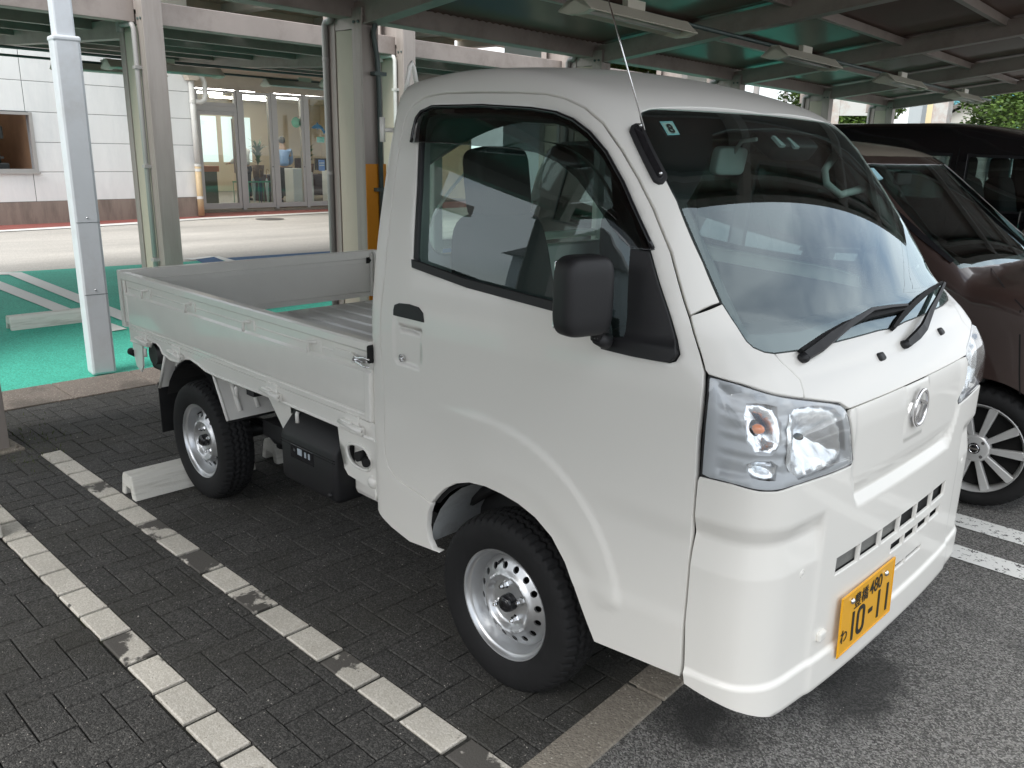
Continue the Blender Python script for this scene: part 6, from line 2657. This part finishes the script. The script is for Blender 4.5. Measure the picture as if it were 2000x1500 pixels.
figure(inside(-2.75, 4.05), RW + math.pi - .5, 'person in a light blue shirt and dark trousers leaning over the desk', M_SHIRT)
figure(inside(-3.9, 3.55), RW + math.pi + .3, 'person in white half hidden behind the person in blue', mat('shirt_white', (.62, .62, .60), rough=.9), .08)


# ------------------------------------------------------------------ the two other cars
def car_solid(yc, hw, x_front, x_rear, hood_z, hood_x, ws_slope, roof_z, roof_x0, belt, tumble, roof_drop, nose_r=.10, ws_curve=.10, tail=.12, belly=.22, hood_drop=.14):
    def F(x, y, z):
        d = np.abs(y - yc)
        W = hw - tumble * np.clip((z - belt) / .65, 0, None) ** 1.35 - .05 * np.clip((x - (x_front - .45)) / .45, 0, None) ** 2 - .03 * np.clip((.5 - z) / .3, 0, None) ** 2
        f_side = d - W
        f_front = x - (x_front - .10 * (d / hw) ** 2.2 - .04 * np.clip((z - .6) / .3, 0, 1) ** 2)
        f_ws = (x - (hood_x + (hood_z - z) * ws_slope - ws_curve * (d / hw) ** 2)) / math.sqrt(1 + ws_slope ** 2)
        f_hood = z - (hood_z - hood_drop * np.clip((x - hood_x) / (x_front - hood_x), 0, 1.3) ** 1.4 - .05 * (d / hw) ** 2.5)
        nose = smin(f_ws, f_hood, .02)
        a = smax(f_front, nose, nose_r)
        f_roof = z - (roof_z - .035 * (d / hw) ** 2 - roof_drop * np.clip((x - roof_x0) / .8, 0, None) ** 2 - .02 * np.clip((x_rear + .8 - x) / .8, 0, None) ** 2)
        f_rear = x_rear - x + tail * np.clip((z - .9) / .7, 0, None) ** 2
        a = smax(a, f_side, .10)
        b = smax(smax(f_roof, f_rear, .10), f_side, .11)
        r = smax(a, smax(f_roof, b, .02), .06)
        return smax(r, belly - z, .02)
    return F


def build_car(name, label, yc, F, x_front, x_rear, xw, zc, paint, roof_paint, ws_px, side_windows, roof_poly, wheel_r, arch_r, wheel_y, rim_fn, group='parked cars', frit=True):
    t = thing(name, label, 'car', (0, 0, 0), group)

    def fmap(x, tt):
        a = tt / .8
        r = bisect(lambda q: F(x, yc - q * np.cos(a), zc + q * np.sin(a)), np.full_like(x, .05), np.full_like(x, 1.6))
        P = np.stack([x, yc - r * np.cos(a), zc + r * np.sin(a)], 1)
        return P, gradF(P, F)

    def uv(P):
        return np.stack([P[:, 0], .8 * np.arctan2(P[:, 2] - zc, -(P[:, 1] - yc))], 1)
    TM = .8 * math.pi

    def mr_(q):
        q = np.asarray(q)
        return np.stack([q[:, 0], TM - q[:, 1]], 1)
    xa, xb = x_rear + .03, x_front - .16
    # lower edge with wheel arches, right side
    low = []
    xs_ = np.linspace(xa, xb, 160)
    for x in xs_:
        z = .24
        for w in xw:
            if abs(x - w) < arch_r:
                z = max(z, wheel_r + math.sqrt(arch_r ** 2 - (x - w) ** 2))
        low.append((x, z))
    low = np.array(low)
    hwv = []
    for x, z in low:
        y = bisect(lambda q: F(np.full_like(q, x), yc - q, np.full_like(q, z)), np.array([.05]), np.array([1.3]))[0]
        hwv.append((x, yc - y, z))
    lowuv = uv(np.array(hwv))
    outer = np.concatenate([lowuv, mr_(lowuv)[::-1]])
    holes = []
    ws = None
    if ws_px is not None:
        ws = uv(on_F(F, ws_px)) if not callable(ws_px) else uv(ws_px(F))
        holes.append(ws)
    sw_uv = []
    for poly in side_windows:
        P = []
        for x, z in poly:
            y = bisect(lambda q: F(np.full_like(q, x), yc - q, np.full_like(q, z)), np.array([.05]), np.array([1.3]))[0]
            P.append((x, yc - y, z))
        q = uv(np.array(P))
        sw_uv.append(q)
        holes += [q, mr_(q)]
    ru = None
    if roof_poly is not None:
        Q = []
        for x, d in roof_poly:
            z = bisect(lambda q: F(np.full_like(q, x), np.full_like(q, yc + d), q), np.array([.8]), np.array([2.4]))[0]
            Q.append((x, yc + d, z))
        ru = uv(np.array(Q))
        holes.append(ru)
    body = panel('body', outer, holes, fmap, paint, t, res=.045, flange=.03)
    if ru is not None:
        panel('roof', ru, [], fmap, roof_paint, t, res=.06, flange=.0, gap=-.002)
    if ws is not None:
        g = panel('windscreen', ws, [], fmap, M_WSGLASS, t, res=.06, flange=0, base=-.004)
        panel('windscreen_border', ws, [offset_poly(ws, .03)], fmap, M_FRIT, t, res=.05, flange=.0, base=-.009)
    for q in sw_uv:
        for s_, qq in ((1, q), (-1, mr_(q))):
            panel('side_window', qq, [], fmap, M_GLASSD, t, res=.08, flange=0, base=-.008)
            panel('window_trim', qq, [offset_poly(qq, .014)], fmap, M_PLASTIC, t, res=.05, flange=.0, base=-.003)
    # front and rear caps

    def cap(sign):
        cx = (x_front - 1.0) if sign > 0 else (x_rear + 1.0)
        lim = xb if sign > 0 else xa
        n1, n2 = 44, 26
        vs, nn = [], []
        zz_ = np.linspace(.24, 1.75, n2)
        aa = np.linspace(-1.15, 1.15, n1)
        AA, ZZ = np.meshgrid(aa, zz_)
        r = bisect(lambda q: F(cx + sign * q * np.cos(AA.ravel()), yc + q * np.sin(AA.ravel()), ZZ.ravel()), np.full(AA.size, .0), np.full(AA.size, 2.))
        P = np.stack([cx + sign * r * np.cos(AA.ravel()), yc + r * np.sin(AA.ravel()), ZZ.ravel()], 1)
        N = gradF(P, F)
        keep = (P[:, 0] * sign > lim * sign - .06) & (r > .02)
        fs = []
        for j in range(n2 - 1):
            for i in range(n1 - 1):
                q = (j * n1 + i, j * n1 + i + 1, (j + 1) * n1 + i + 1, (j + 1) * n1 + i)
                if all(keep[k] for k in q):
                    fs.append(q)
        return meshobj('front_end' if sign > 0 else 'rear_end', P, fs, paint, t, normals=N)
    cap(1)
    cap(-1)
    # dark inside and floor
    MB().box(x_rear + .15, x_front - .25, yc - .60, yc + .60, .20, .30).build('underbody', M_CHASSIS, t)
    for w in xw:
        for sg in (-1, 1):
            a_, b_ = sorted((yc + sg * .40, yc + sg * .42))
            MB().box(w - arch_r, w + arch_r, a_, b_, .22, wheel_r + arch_r + .03).build('arch_wall', M_DARK, t)
            li = MB()
            for k in range(12):
                a0, a1 = math.pi * k / 12, math.pi * (k + 1) / 12
                q = [(w + (arch_r + .01) * math.cos(a), wheel_r + (arch_r + .01) * math.sin(a)) for a in (a0, a1)]
                li.add([(q[0][0], yc + sg * .68, q[0][1]), (q[1][0], yc + sg * .68, q[1][1]), (q[1][0], yc + sg * .42, q[1][1]), (q[0][0], yc + sg * .42, q[0][1])], [(0, 1, 2, 3)])
            li.build('arch_liner', M_DARK, t)
    # wheels
    first = None
    for w in xw:
        for sg in (-1, 1):
            loc = (w, yc + sg * (yc - wheel_y), wheel_r)
            if first is None:
                first = rim_fn(t, wheel_r)
                o = first
            else:
                o = first.copy()
                link(o, t)
                for ch_ in list(first.children):
                    d = ch_.copy()
                    link(d, o)
            o.location = loc
            o.rotation_euler = (0, 0, math.pi if sg > 0 else 0)
    return t, fmap, uv


M_GLASSD = glass('dark_glass', (.30, .36, .35))
M_BROWN = mat('brown_paint', (.048, .029, .025), rough=.3, metal=.1, coat=1.0)
M_TAUPE = mat('taupe_roof_paint', (.33, .29, .23), rough=.35, coat=.8)
M_BLACK = mat('black_paint', (.008, .008, .010), rough=.2, coat=1.0)
M_ALLOY = mat('alloy', (.66, .66, .65), rough=.35, metal=.5, coat=.3)


def alloy_wheel(parent, R):
    rim = MB()
    r0 = R * .735
    rim.lathe([(r0 * .90, .10), (r0 * .92, .05), (r0 * .90, .03), (r0 * .945, .012), (r0 * .985, .0), (r0 * 1.0, .004), (r0 * .985, .014)], 64, 'y')
    w = rim.build('wheel', M_ALLOY, parent, auto=40)
    ty = bpy.data.objects.new('tyre', CAR_TYRE)
    link(ty, w)
    ty.location = (0, .078, 0)
    ty.scale = (R / .285, 1, R / .285)
    sp = MB()
    for k in range(5):
        for s_ in (-1, 1):
            a = 2 * math.pi * k / 5 + .35
            ca, sa = math.cos(a), math.sin(a)
            def P(r_, t_):
                return (r_ * ca - t_ * sa, r_ * sa + t_ * ca)
            o0, o1 = s_ * .010, s_ * .040
            e0, e1 = s_ * .038, s_ * .080
            q = [P(.045, o0 - s_ * .006), P(.045, o1 * .7), P(r0 * .93, e1), P(r0 * .93, e0)]
            if s_ < 0:
                q = q[::-1]
            sp.prism(q, -.004 + .01, .028, 'y')
    sp.lathe([(.0001, .0), (.058, .002), (.066, .012), (.066, .03)], 32, 'y')
    so_ = sp.build('spokes', M_ALLOY, w)
    bv_ = so_.modifiers.new('bevel', 'BEVEL')
    bv_.width = .004
    bv_.segments = 2
    MB().lathe([(.0001, .06), (r0 * .9, .055)], 40, 'y').build('brake_disc', M_DARK, w)
    hc = MB()
    hc.lathe([(.0001, -.004), (.022, -.004), (.026, .002)], 24, 'y')
    hco = hc.build('hub_cap', M_GLOSSB, w)
    MB().lathe([(.017, -.0045), (.017, -.0065), (.021, -.0065), (.021, -.0045)], 28, 'y', close=True).box(-.021, .021, -.0068, -.0042, -.004, .004).build('hub_emblem', M_CHROME, w)
    for k in range(4):
        a = math.pi / 4 + math.pi / 2 * k
        MB().lathe([(.0001, -.001), (.008, -.001), (.009, .006)], 6, 'y', c=(.046 * math.cos(a), 0, .046 * math.sin(a)), smooth=False).build('wheel_nut', M_NUT, w)
    return w


CAR_TYRE = tyre_mesh('tyre', .285, .080, .200, n=240, pitch=40)
CAR_TYRE.materials.append(M_RUBBER)

# brown kei car in the next bay
YN, HN = 2.46, .7375
FN = car_solid(YN, HN, 1.0, -2.39, 1.03, .42, 1.24, 1.62, -.70, .95, .135, .17)
ws_n = [(1660, 322), (1700, 320), (1760, 320), (1818, 323), (1860, 358), (1900, 392), (1950, 436), (2000, 482), (2040, 515), (2030, 525), (1990, 522), (1940, 524), (1900, 522), (1872, 508), (1840, 480), (1800, 445), (1740, 395), (1690, 350)]
side_n = [[(.12, 1.04), (-.15, 1.32), (-.38, 1.47), (-.75, 1.50), (-.75, 1.02)], [(-.82, 1.02), (-.82, 1.52), (-1.55, 1.50), (-1.55, 1.04)], [(-1.62, 1.06), (-1.62, 1.49), (-2.05, 1.44), (-2.10, 1.10)]]


def ws_from_plane(F, yc, x0, z0, x1, z1, hw0, hw1):
    """Windscreen outline on the shell from its lower and upper corners."""
    pts = []
    lo = [(x0 - .12 * (s ** 2), yc + s * hw0, z0) for s in np.linspace(-1, 1, 9)]
    hi = [(x1 - .10 * (s ** 2), yc + s * hw1, z1) for s in np.linspace(1, -1, 9)]
    return np.array(lo + hi)


def ws_n_fn(F):
    P = ws_from_plane(F, YN, .54, 1.055, -.03, 1.495, .655, .545)
    # drop onto the shell along x
    out = []
    for x, y, z in P:
        xx = bisect(lambda q: F(q, np.full_like(q, y), np.full_like(q, z)), np.array([-1.0]), np.array([1.4]))[0]
        out.append((xx, y, z))
    return np.array(out)


roof_n = [(-.30, -.52)] + [(-.215 - .05 * (s / .5) ** 2, s) for s in np.linspace(-.46, .46, 5)] + [(-.30, .52), (-1.2, .555), (-2.15, .53), (-2.15, -.53), (-1.2, -.555)]
brown, fmN, uvN = build_car('brown_car', 'dark brown small wagon with taupe roof and alloy wheels, in the bay beside the truck', YN, FN, 1.0, -2.39, (.50, -1.995), .75, M_BROWN, M_TAUPE, ws_n_fn, side_n, roof_n, .278, .325, 1.745, alloy_wheel)


# seams of bonnet, wing and door; headlamp; mirror; interior
def strip_on(F, pts3, w, m, name, parent, off=.001):
    P = np.array(pts3)
    N = gradF(P, F)
    vs, fs = [], []
    for i in range(len(P)):
        d = P[min(i + 1, len(P) - 1)] - P[max(i - 1, 0)]
        d /= np.linalg.norm(d) + 1e-9
        s_ = np.cross(d, N[i])
        vs += [P[i] + s_ * w / 2 + N[i] * off, P[i] - s_ * w / 2 + N[i] * off]
    for i in range(len(P) - 1):
        fs.append((2 * i, 2 * i + 1, 2 * i + 3, 2 * i + 2))
    return meshobj(name, vs, fs, m, parent, smooth=True)


for pts in ([(1936, 524), (1960, 560), (1985, 588), (2002, 606), (2040, 640)],):
    strip_on(FN, on_F(FN, pts), .006, M_DARK, 'bonnet_seam', brown)
strip_on(FN, on_F(FN, [(1993, 606), (1992, 660), (1991, 730), (1992, 770)]), .006, M_DARK, 'bumper_seam', brown)
strip_on(FN, on_F(FN, [(1860, 512), (1800, 462), (1740, 408), (1690, 362)]), .03, M_GLOSSB, 'pillar_trim', brown, .004)
lampN = panel('headlight', uvN(on_F(FN, [(2000, 640), (2060, 660), (2080, 740), (2030, 745), (2003, 700)])), [], fmN, M_LENS, brown, res=.04, base=.004, flange=.01)
soft_box('door_mirror', M_CHROME, brown, (.20, YN + .84, 1.08), (.10, .20, .14), (0, 0, .2))
soft_box('door_mirror', M_BROWN, brown, (.02, YN - .80, 1.06), (.10, .18, .14), (0, 0, -.2))
for k, (yy, xx) in enumerate(((-.33, -.55), (.33, -.55), (-.33, -1.4), (.33, -1.4))):
    soft_box('seat_back', M_SEAT, brown, (xx, YN + yy, 1.0), (.14, .46, .62), (0, math.radians(-12), 0), taper=.2)
    soft_box('headrest', M_SEAT, brown, (xx - .08, YN + yy, 1.38), (.09, .22, .16))
    soft_box('seat_cushion', M_SEAT, brown, (xx + .25, YN + yy, .66), (.48, .46, .16))
MB().prism([(.46, .93), (.28, .97), (.10, .95), (.02, .82), (.05, .55), (.46, .55)], YN - .58, YN + .58, 'y').build('dashboard', M_TRIM, brown, auto=20)
soft_box('rear_view_mirror', M_PLASTIC, brown, (-.24, YN, 1.42), (.03, .2, .07))
MB().box(-2.2, .5, YN - .62, YN + .62, .48, .52).build('cabin_floor', M_TRIM, brown)
o = MB().box(-.006, .006, -.035, .035, -.035, .035).build('inspection_sticker', mat('sticker_pale', (.45, .75, .82), rough=.4), brown)
o.location = on_F(FN, [(1708, 340)])[0]
o.rotation_euler = (0, math.radians(-48), 0)
# faint sun screen curtains
for yy in (-.30, .05):
    MB().box(-2.02, -2.0, YN + yy, YN + yy + .28, 1.08, 1.36).build('rear_shade', mat('shade_green', (.25, .40, .30), rough=.8), brown)

# black van beyond
YB, HB = 5.10, .85
FB = car_solid(YB, HB, 1.1, -3.2, 1.16, .55, .95, 1.80, -.9, 1.08, .11, .11)
side_b = [[(.25, 1.18), (.05, 1.44), (-.10, 1.555), (-.52, 1.565), (-.50, 1.17)], [(-.62, 1.17), (-.62, 1.57), (-1.75, 1.58), (-1.75, 1.17)], [(-1.85, 1.17), (-1.85, 1.58), (-2.85, 1.54), (-2.85, 1.2)]]


def ws_b_fn(F):
    P = ws_from_plane(F, YB, .55, 1.22, .05, 1.64, .74, .68)
    out = []
    for x, y, z in P:
        xx = bisect(lambda q: F(q, np.full_like(q, y), np.full_like(q, z)), np.array([-1.5]), np.array([1.6]))[0]
        out.append((xx, y, z))
    return np.array(out)


black, fmB, uvB = build_car('black_van', 'tall black van with dark glass, parked beyond the brown wagon', YB, FB, 1.1, -3.2, (.35, -2.4), .80, M_BLACK, M_BLACK, ws_b_fn, side_b, None, .32, .37, 4.30, alloy_wheel)
soft_box('door_mirror', M_BLACK, black, (.02, YB - .99, 1.15), (.13, .24, .17), (0, 0, -.2))
soft_box('mirror_cap', M_CHROME, black, (.055, YB - 1.0, 1.135), (.10, .22, .07), (0, 0, -.2))
for pts in ([(-.58, YB - .80, .5), (-.58, YB - .80, 1.2), (-.58, YB - .78, 1.6)], [(.28, YB - .8, .6), (.30, YB - .8, 1.1), (.2, YB - .8, 1.22), (-.05, YB - .76, 1.52), (-.2, YB - .75, 1.62)]):
    P = densify([tuple(q) for q in pts], .1, False)
    out = []
    for x, y, z in P:
        q = bisect(lambda r: FB(np.full_like(r, x), YB - r, np.full_like(r, z)), np.array([.05]), np.array([1.3]))[0]
        out.append((x, YB - q, z))
    strip_on(FB, out, .007, M_DARK, 'door_seam', black)
for yy in (-.4, .4):
    for xx in (-.55, -1.6):
        soft_box('seat_back', M_SEAT, black, (xx, YB + yy, 1.05), (.15, .5, .7), (0, math.radians(-12), 0), taper=.2)
        soft_box('headrest', M_SEAT, black, (xx - .08, YB + yy, 1.46), (.1, .24, .17))
MB().prism([(.62, 1.1), (.30, 1.12), (.10, 1.05), (.05, .6), (.6, .6)], YB - .68, YB + .68, 'y').build('dashboard', M_TRIM, black, auto=20)
MB().lathe([(.0001, .03), (.03, .025), (.05, .0)], 12, 'z', c=(-.25, YB - .4, 1.76)).build('roof_aerial', M_BLACK, black)


# ------------------------------------------------------------------ things behind the carports
def leaf_tree(name, label, loc, h, crown, seed, n=5200, leaf=.11, group='trees behind the carports', trunk_r=.12):
    t = thing(name, label, 'tree', loc, group)
    r_ = random.Random(seed)
    g = MB()
    top = h * .75
    g.tube([(0, 0, 0), (r_.gauss(0, .1), r_.gauss(0, .1), top * .5), (r_.gauss(0, .15), r_.gauss(0, .15), top)], [trunk_r, trunk_r * .75, trunk_r * .35], 10)
    blobs = []
    for k in range(14):
        a, el = r_.uniform(0, 6.28), r_.uniform(-.5, 1.2)
        rad = crown * r_.uniform(.35, .75)
        c = Vector((math.cos(a) * math.cos(el) * rad, math.sin(a) * math.cos(el) * rad, h * .62 + math.sin(el) * rad * .95))
        blobs.append((c, crown * r_.uniform(.28, .48)))
        g.tube([(0, 0, top * r_.uniform(.4, .8)), tuple(c * .6 + Vector((0, 0, top * .25))), tuple(c)], [trunk_r * .35, trunk_r * .2, trunk_r * .07], 6)
    g.build('trunk', mat('bark', (.07, .055, .04), rough=.9, bump=.6, bscale=20), t)
    vs, fs = [], []
    for _ in range(n):
        c, R_ = blobs[r_.randrange(len(blobs))]
        d = Vector((r_.gauss(0, 1), r_.gauss(0, 1), r_.gauss(0, 1))).normalized() * R_ * (r_.random() ** .45)
        p = c + d
        a = r_.uniform(0, 6.28)
        u = Vector((math.cos(a), math.sin(a), r_.uniform(-.5, .5))).normalized() * leaf * r_.uniform(.6, 1.2)
        w = Vector((r_.gauss(0, 1), r_.gauss(0, 1), r_.gauss(0, .6))).normalized() * leaf * .42
        b = len(vs)
        vs += [p - u * .5, p + w, p + u * .5, p - w]
        fs.append((b, b + 1, b + 2, b + 3))
    m, nt, bb = new_mat('leaf')
    gi = nt.nodes.new('ShaderNodeNewGeometry')
    rmp = nt.nodes.new('ShaderNodeValToRGB')
    rmp.color_ramp.elements[0].color = (.035, .075, .012, 1)
    rmp.color_ramp.elements[1].color = (.13, .22, .035, 1)
    nt.links.new(gi.outputs['Random Per Island'], rmp.inputs['Fac'])
    nt.links.new(rmp.outputs['Color'], bb.inputs['Base Color'])
    bb.inputs['Roughness'].default_value = .55
    bb.inputs['Transmission Weight'].default_value = 0
    meshobj('crown', vs, fs, m, t)
    return t


def at_depth(px, x=None, y=None):
    P = on_plane([px], 0 if x is not None else 1, x if x is not None else y)[0]
    return P


def far_xy(px, dist):
    """Ground position seen under a pixel column at a given distance."""
    d = rays([px])[0]
    d = d / np.hypot(d[0], d[1])
    return CAM_C[0] + d[0] * dist, CAM_C[1] + d[1] * dist


for px, dist, h, cr, lab, sd in (((1300, 145), 30, 6.6, 2.3, 'leafy tree seen over the truck roof', 2), ((1660, 235), 27, 5.3, 1.9, 'leafy tree seen between the two carport columns right of the truck', 4), ((2010, 215), 22, 4.3, 1.9, 'leafy tree at the right edge of the photo', 6), ((1250, 145), 33, 6.4, 2.4, 'leafy tree behind the one over the truck roof', 8), ((1655, 250), 24, 3.2, 1.2, 'low bush below the tree between the carport columns', 10)):
    x, y = far_xy(px, dist)
    leaf_tree('tree', lab, (x, y, 0), h, cr, sd, n=20000, leaf=.11)

M_WALL1 = mat('pale_wall', (.62, .62, .60), rough=.8, var=.04, vscale=1)
M_WALL2 = mat('cream_wall', (.68, .58, .36), rough=.8, var=.04, vscale=1)
M_WALLG = mat('bluegrey_wall', (.42, .46, .48), rough=.6, var=.05, vscale=1)
M_ROOFT = mat('roof_tile', (.20, .19, .19), rough=.6, var=.15, vscale=6)
M_NETB = mat('blue_net', (.12, .36, .42), rough=.8)
M_STEELB = mat('weathered_post', (.50, .49, .47), rough=.6, dirt=(.30, .10, .04), damt=.9, dscale=1.6, var=.06, vscale=3)


def building(name, label, px0, px1, dist, h, m, roof=None, windows=(), depth=5.0):
    """A block whose near face spans two pixel columns at a distance."""
    a, b = Vector((*far_xy(px0, dist), 0)), Vector((*far_xy(px1, dist), 0))
    d = (b - a)
    L = d.length
    d.normalize()
    t = thing(name, label, 'building', a, rotz=math.atan2(d.y, d.x))
    w = MB().box(0, L, 0, depth, 0, h).build('wall', m, t)
    if roof == 'gable':
        MB().prism([(-.3, h), (L / 2, h + L * .32), (L + .3, h), (L + .3, h + .12), (L / 2, h + L * .32 + .14), (-.3, h + .12)], -.3, depth + .3, 'y').build('roof', M_ROOFT, t)
        MB().prism([(0, h), (L, h), (L / 2, h + L * .31)], .01, depth - .01, 'y').build('gable', m, t)
    else:
        MB().box(-.08, L + .08, -.08, depth + .08, h, h + .18).build('parapet', M_WHITEF, t)
    for (s, z, ww, hh) in windows:
        f = MB().box(s - .05, s + ww + .05, -.05, .0, z - .05, z + hh + .05).build('window_frame', M_ALU, t)
        MB().box(s, s + ww, -.06, -.052, z, z + hh).build('pane', M_GLASSB, f)
    return t


M_GLASSB = mat('far_pane', (.10, .14, .16), rough=.08)
building('annex_building', 'tall pale blue-grey building seen above the truck cab', (985, 100), (1075, 100), 24, 9.0, M_WALLG, windows=((1.05, 4.2, .25, 2.2),), depth=6)
building('white_building', 'white building between the carport columns at the right', (1690, 240), (1735, 240), 34, 5.2, M_WALL1, windows=((.25, 1.4, .5, .9),))
building('cream_building', 'narrow cream building right of the last carport column', (1793, 230), (1828, 230), 30, 6.0, M_WALL2)
building('white_house', 'white house with grey pitched roof beyond the cars at the right', (1838, 235), (1965, 235), 34, 2.9, M_WALL1, 'gable', ((.5, 1.1, .5, .8), (1.6, 1.1, .5, .8)), depth=6)
building('low_shed', 'low white shed under the trees above the truck roof', (1340, 170), (1385, 170), 26, 4.4, M_WALL1)
# scaffold net fence
a, b = Vector((*far_xy((1850, 230), 48), 0)), Vector((*far_xy((1990, 230), 46), 0))
d = (b - a)
nf = thing('net_fence', 'tall pale blue netted frame behind the white house', 'fence', a, rotz=math.atan2(d.y, d.x))
Lf = d.length
g = MB()
for k in range(7):
    g.cyl((Lf * k / 6, 0, 0), (Lf * k / 6, 0, 6.6), .05, 8)
for z in (2.2, 3.6, 5.0, 6.4):
    g.cyl((0, 0, z), (Lf, 0, z), .04, 8)
for k in range(6):
    g.cyl((Lf * k / 6, 0, 3.6), (Lf * (k + 1) / 6, 0, 5.0), .025, 6)
g.build('frame', mat('frame_teal', (.16, .36, .36), rough=.6), nf)
MB().box(0, Lf, .06, .08, 2.0, 5.8).build('net', M_NETB, nf)
# weathered posts and a rail near the last column
for px, dist, lab, r_, h in (((1838, 235), 20, 'pale rust-stained square post right of the carport', .15, 5.2), ((1790, 235), 24, 'plain grey square post left of the rust-stained post', .16, 6.0)):
    x, y = far_xy(px, dist)
    p = thing('square_post', lab, 'post', (x, y, 0), 'posts beyond the carport')
    MB().box(-r_, r_, -r_, r_, 0, h, bev=.02).build('shaft', M_STEELB if r_ < .155 else M_WALLG, p)
    MB().box(-r_ - .04, r_ + .04, -r_ - .04, r_ + .04, 0, .25).build('base', M_STRIP, p)
x, y = far_xy((1782, 250), 14)
cg = thing('clamp_light', 'small grey floodlight on a short bracket above the black van', 'light fixture', (x, y, 1.86))
MB().tube([(0, -.15, 0), (0, .12, .0)], [.035, .05], 12).tube([(0, .12, 0), (0, .2, 0)], .055, 12).build('lamp_body', M_COND, cg)
MB().cyl((0, -.15, -1.86), (0, -.15, .0), .02, 8).build('bracket', M_COND, cg)
rl = thing('pipe_rail', 'thin dark pipe railing in front of the white house', 'railing', (*far_xy((1815, 250), 22), 0))
x1, y1 = far_xy((1985, 250), 22)
x0, y0 = far_xy((1815, 250), 22)
g = MB()
g.cyl((0, 0, 2.13), (x1 - x0, y1 - y0, 2.13), .018, 8)
for k in range(5):
    q = ((x1 - x0) * k / 4, (y1 - y0) * k / 4)
    g.cyl((*q, 0), (*q, 2.13), .018, 8)
g.build('rail', M_COND, rl)
# grey portal frame between columns
x0, y0 = far_xy((1630, 230), 19)
x1, y1 = far_xy((1702, 230), 19)
pf_ = thing('portal_frame', 'pale grey steel portal frame right of the truck roof', 'frame', (x0, y0, 0), rotz=math.atan2(y1 - y0, x1 - x0))
Lp = math.hypot(x1 - x0, y1 - y0)
MB().box(-.08, .08, -.08, .08, 0, 2.75).box(Lp - .08, Lp + .08, -.08, .08, 0, 2.75).box(.082, Lp - .082, -.07, .07, 2.35, 2.72).build('frame', M_STEELB, pf_)

# utility poles and wires over the street (in view through the gap and in the windscreen)
def upole(x, y, h, label):
    p = thing('utility_pole', label, 'utility pole', (x, y, 0), 'utility poles')
    MB().tube([(0, 0, 0), (0, 0, h)], [.17, .11], 12).build('shaft', mat('pole_concrete', (.30, .29, .28), rough=.8), p)
    MB().box(-.9, .9, -.05, .05, h - .9, h - .8).box(-.7, .7, -.05, .05, h - 1.7, h - 1.6).build('crossarm', M_COND, p)
    for s_ in (-.8, -.3, .3, .8):
        MB().lathe([(.0001, .14), (.03, .13), (.05, .05), (.03, 0)], 10, 'z', c=(s_, 0, h - .8)).build('insulator', M_WHITEF, p)
    return p


xp, yp = far_xy((1478, 170), 42)
upole(xp, yp, 8.6, 'concrete utility pole seen over the truck roof')
xq, yq = far_xy((1535, 185), 60)
upole(xq, yq, 9.5, 'farther concrete utility pole right of the one over the truck roof')
WIRES = [((-14, 60), (30, 26), 9.2), ((-14, 60.5), (30, 26.4), 8.4), ((9, 40), (12, -40), 8.6), ((9.4, 40), (12.4, -40), 8.3), ((9.8, 40), (12.8, -40), 7.9)]
for i, (p, q, z) in enumerate(WIRES):
    pts = []
    for k in range(25):
        s_ = k / 24
        pts.append((p[0] + (q[0] - p[0]) * s_, p[1] + (q[1] - p[1]) * s_, z - 2.0 * s_ * (1 - s_)))
    o = MB().tube(pts, .014, 6).build('overhead_wire', M_DARK)
    tag(o, ('thin black overhead wire, highest of those in the distance', 'thin black overhead wire, lower of those in the distance', 'thin black overhead wire mirrored in the windscreen, leftmost of three', 'thin black overhead wire mirrored in the windscreen, middle of three', 'thin black overhead wire mirrored in the windscreen, rightmost of three')[i], 'wire', 'overhead wires')

# street side behind the photographer, mirrored in the glass and paint
def simple_house(x, y, w, d_, h, m, label, rz):
    t = thing('house', label, 'house', (x, y, 0), 'houses across the street', rz)
    MB().box(-w / 2, w / 2, -d_ / 2, d_ / 2, 0, h).build('wall', m, t)
    MB().prism([(-w / 2 - .4, h), (0, h + w * .26), (w / 2 + .4, h)], -d_ / 2 - .4, d_ / 2 + .4, 'y').build('roof', M_ROOFT, t)
    for s_ in (-.3, .15):
        MB().box(w * s_, w * s_ + 1.2, d_ / 2, d_ / 2 + .03, 1.0, 2.2).build('window', M_GLASSB, t)
    return t


M_HW = mat('house_wall_brown', (.16, .11, .08), rough=.8)
for x, y, w, d_, h, m, lab in ((-9, -27, 9, 7, 3.4, M_HW, 'brown house across the street'), (3, -29, 8, 7, 4.6, M_WALL1, 'pale two-storey house across the street'), (14, -27, 9, 8, 3.6, M_HW, 'brown bungalow at the corner across the street'), (-20, -30, 10, 8, 5.0, M_WALLG, 'grey house across the street')):
    simple_house(x, y, w, d_, h, m, lab, 0)
lp_ = thing('street_lamp', 'grey street lamp with curved arm across the street', 'street lamp', (-3.5, -19, 0))
MB().tube([(0, 0, 0), (0, 0, 5.2), (.1, 0, 6.0), (.5, 0, 6.5), (1.3, 0, 6.6)], [.09, .07, .05, .045, .04], 10).build('pole', M_POST, lp_)
MB().box(1.2, 1.75, -.1, .1, 6.54, 6.66, bev=.03).build('lamp_head', M_POST, lp_)
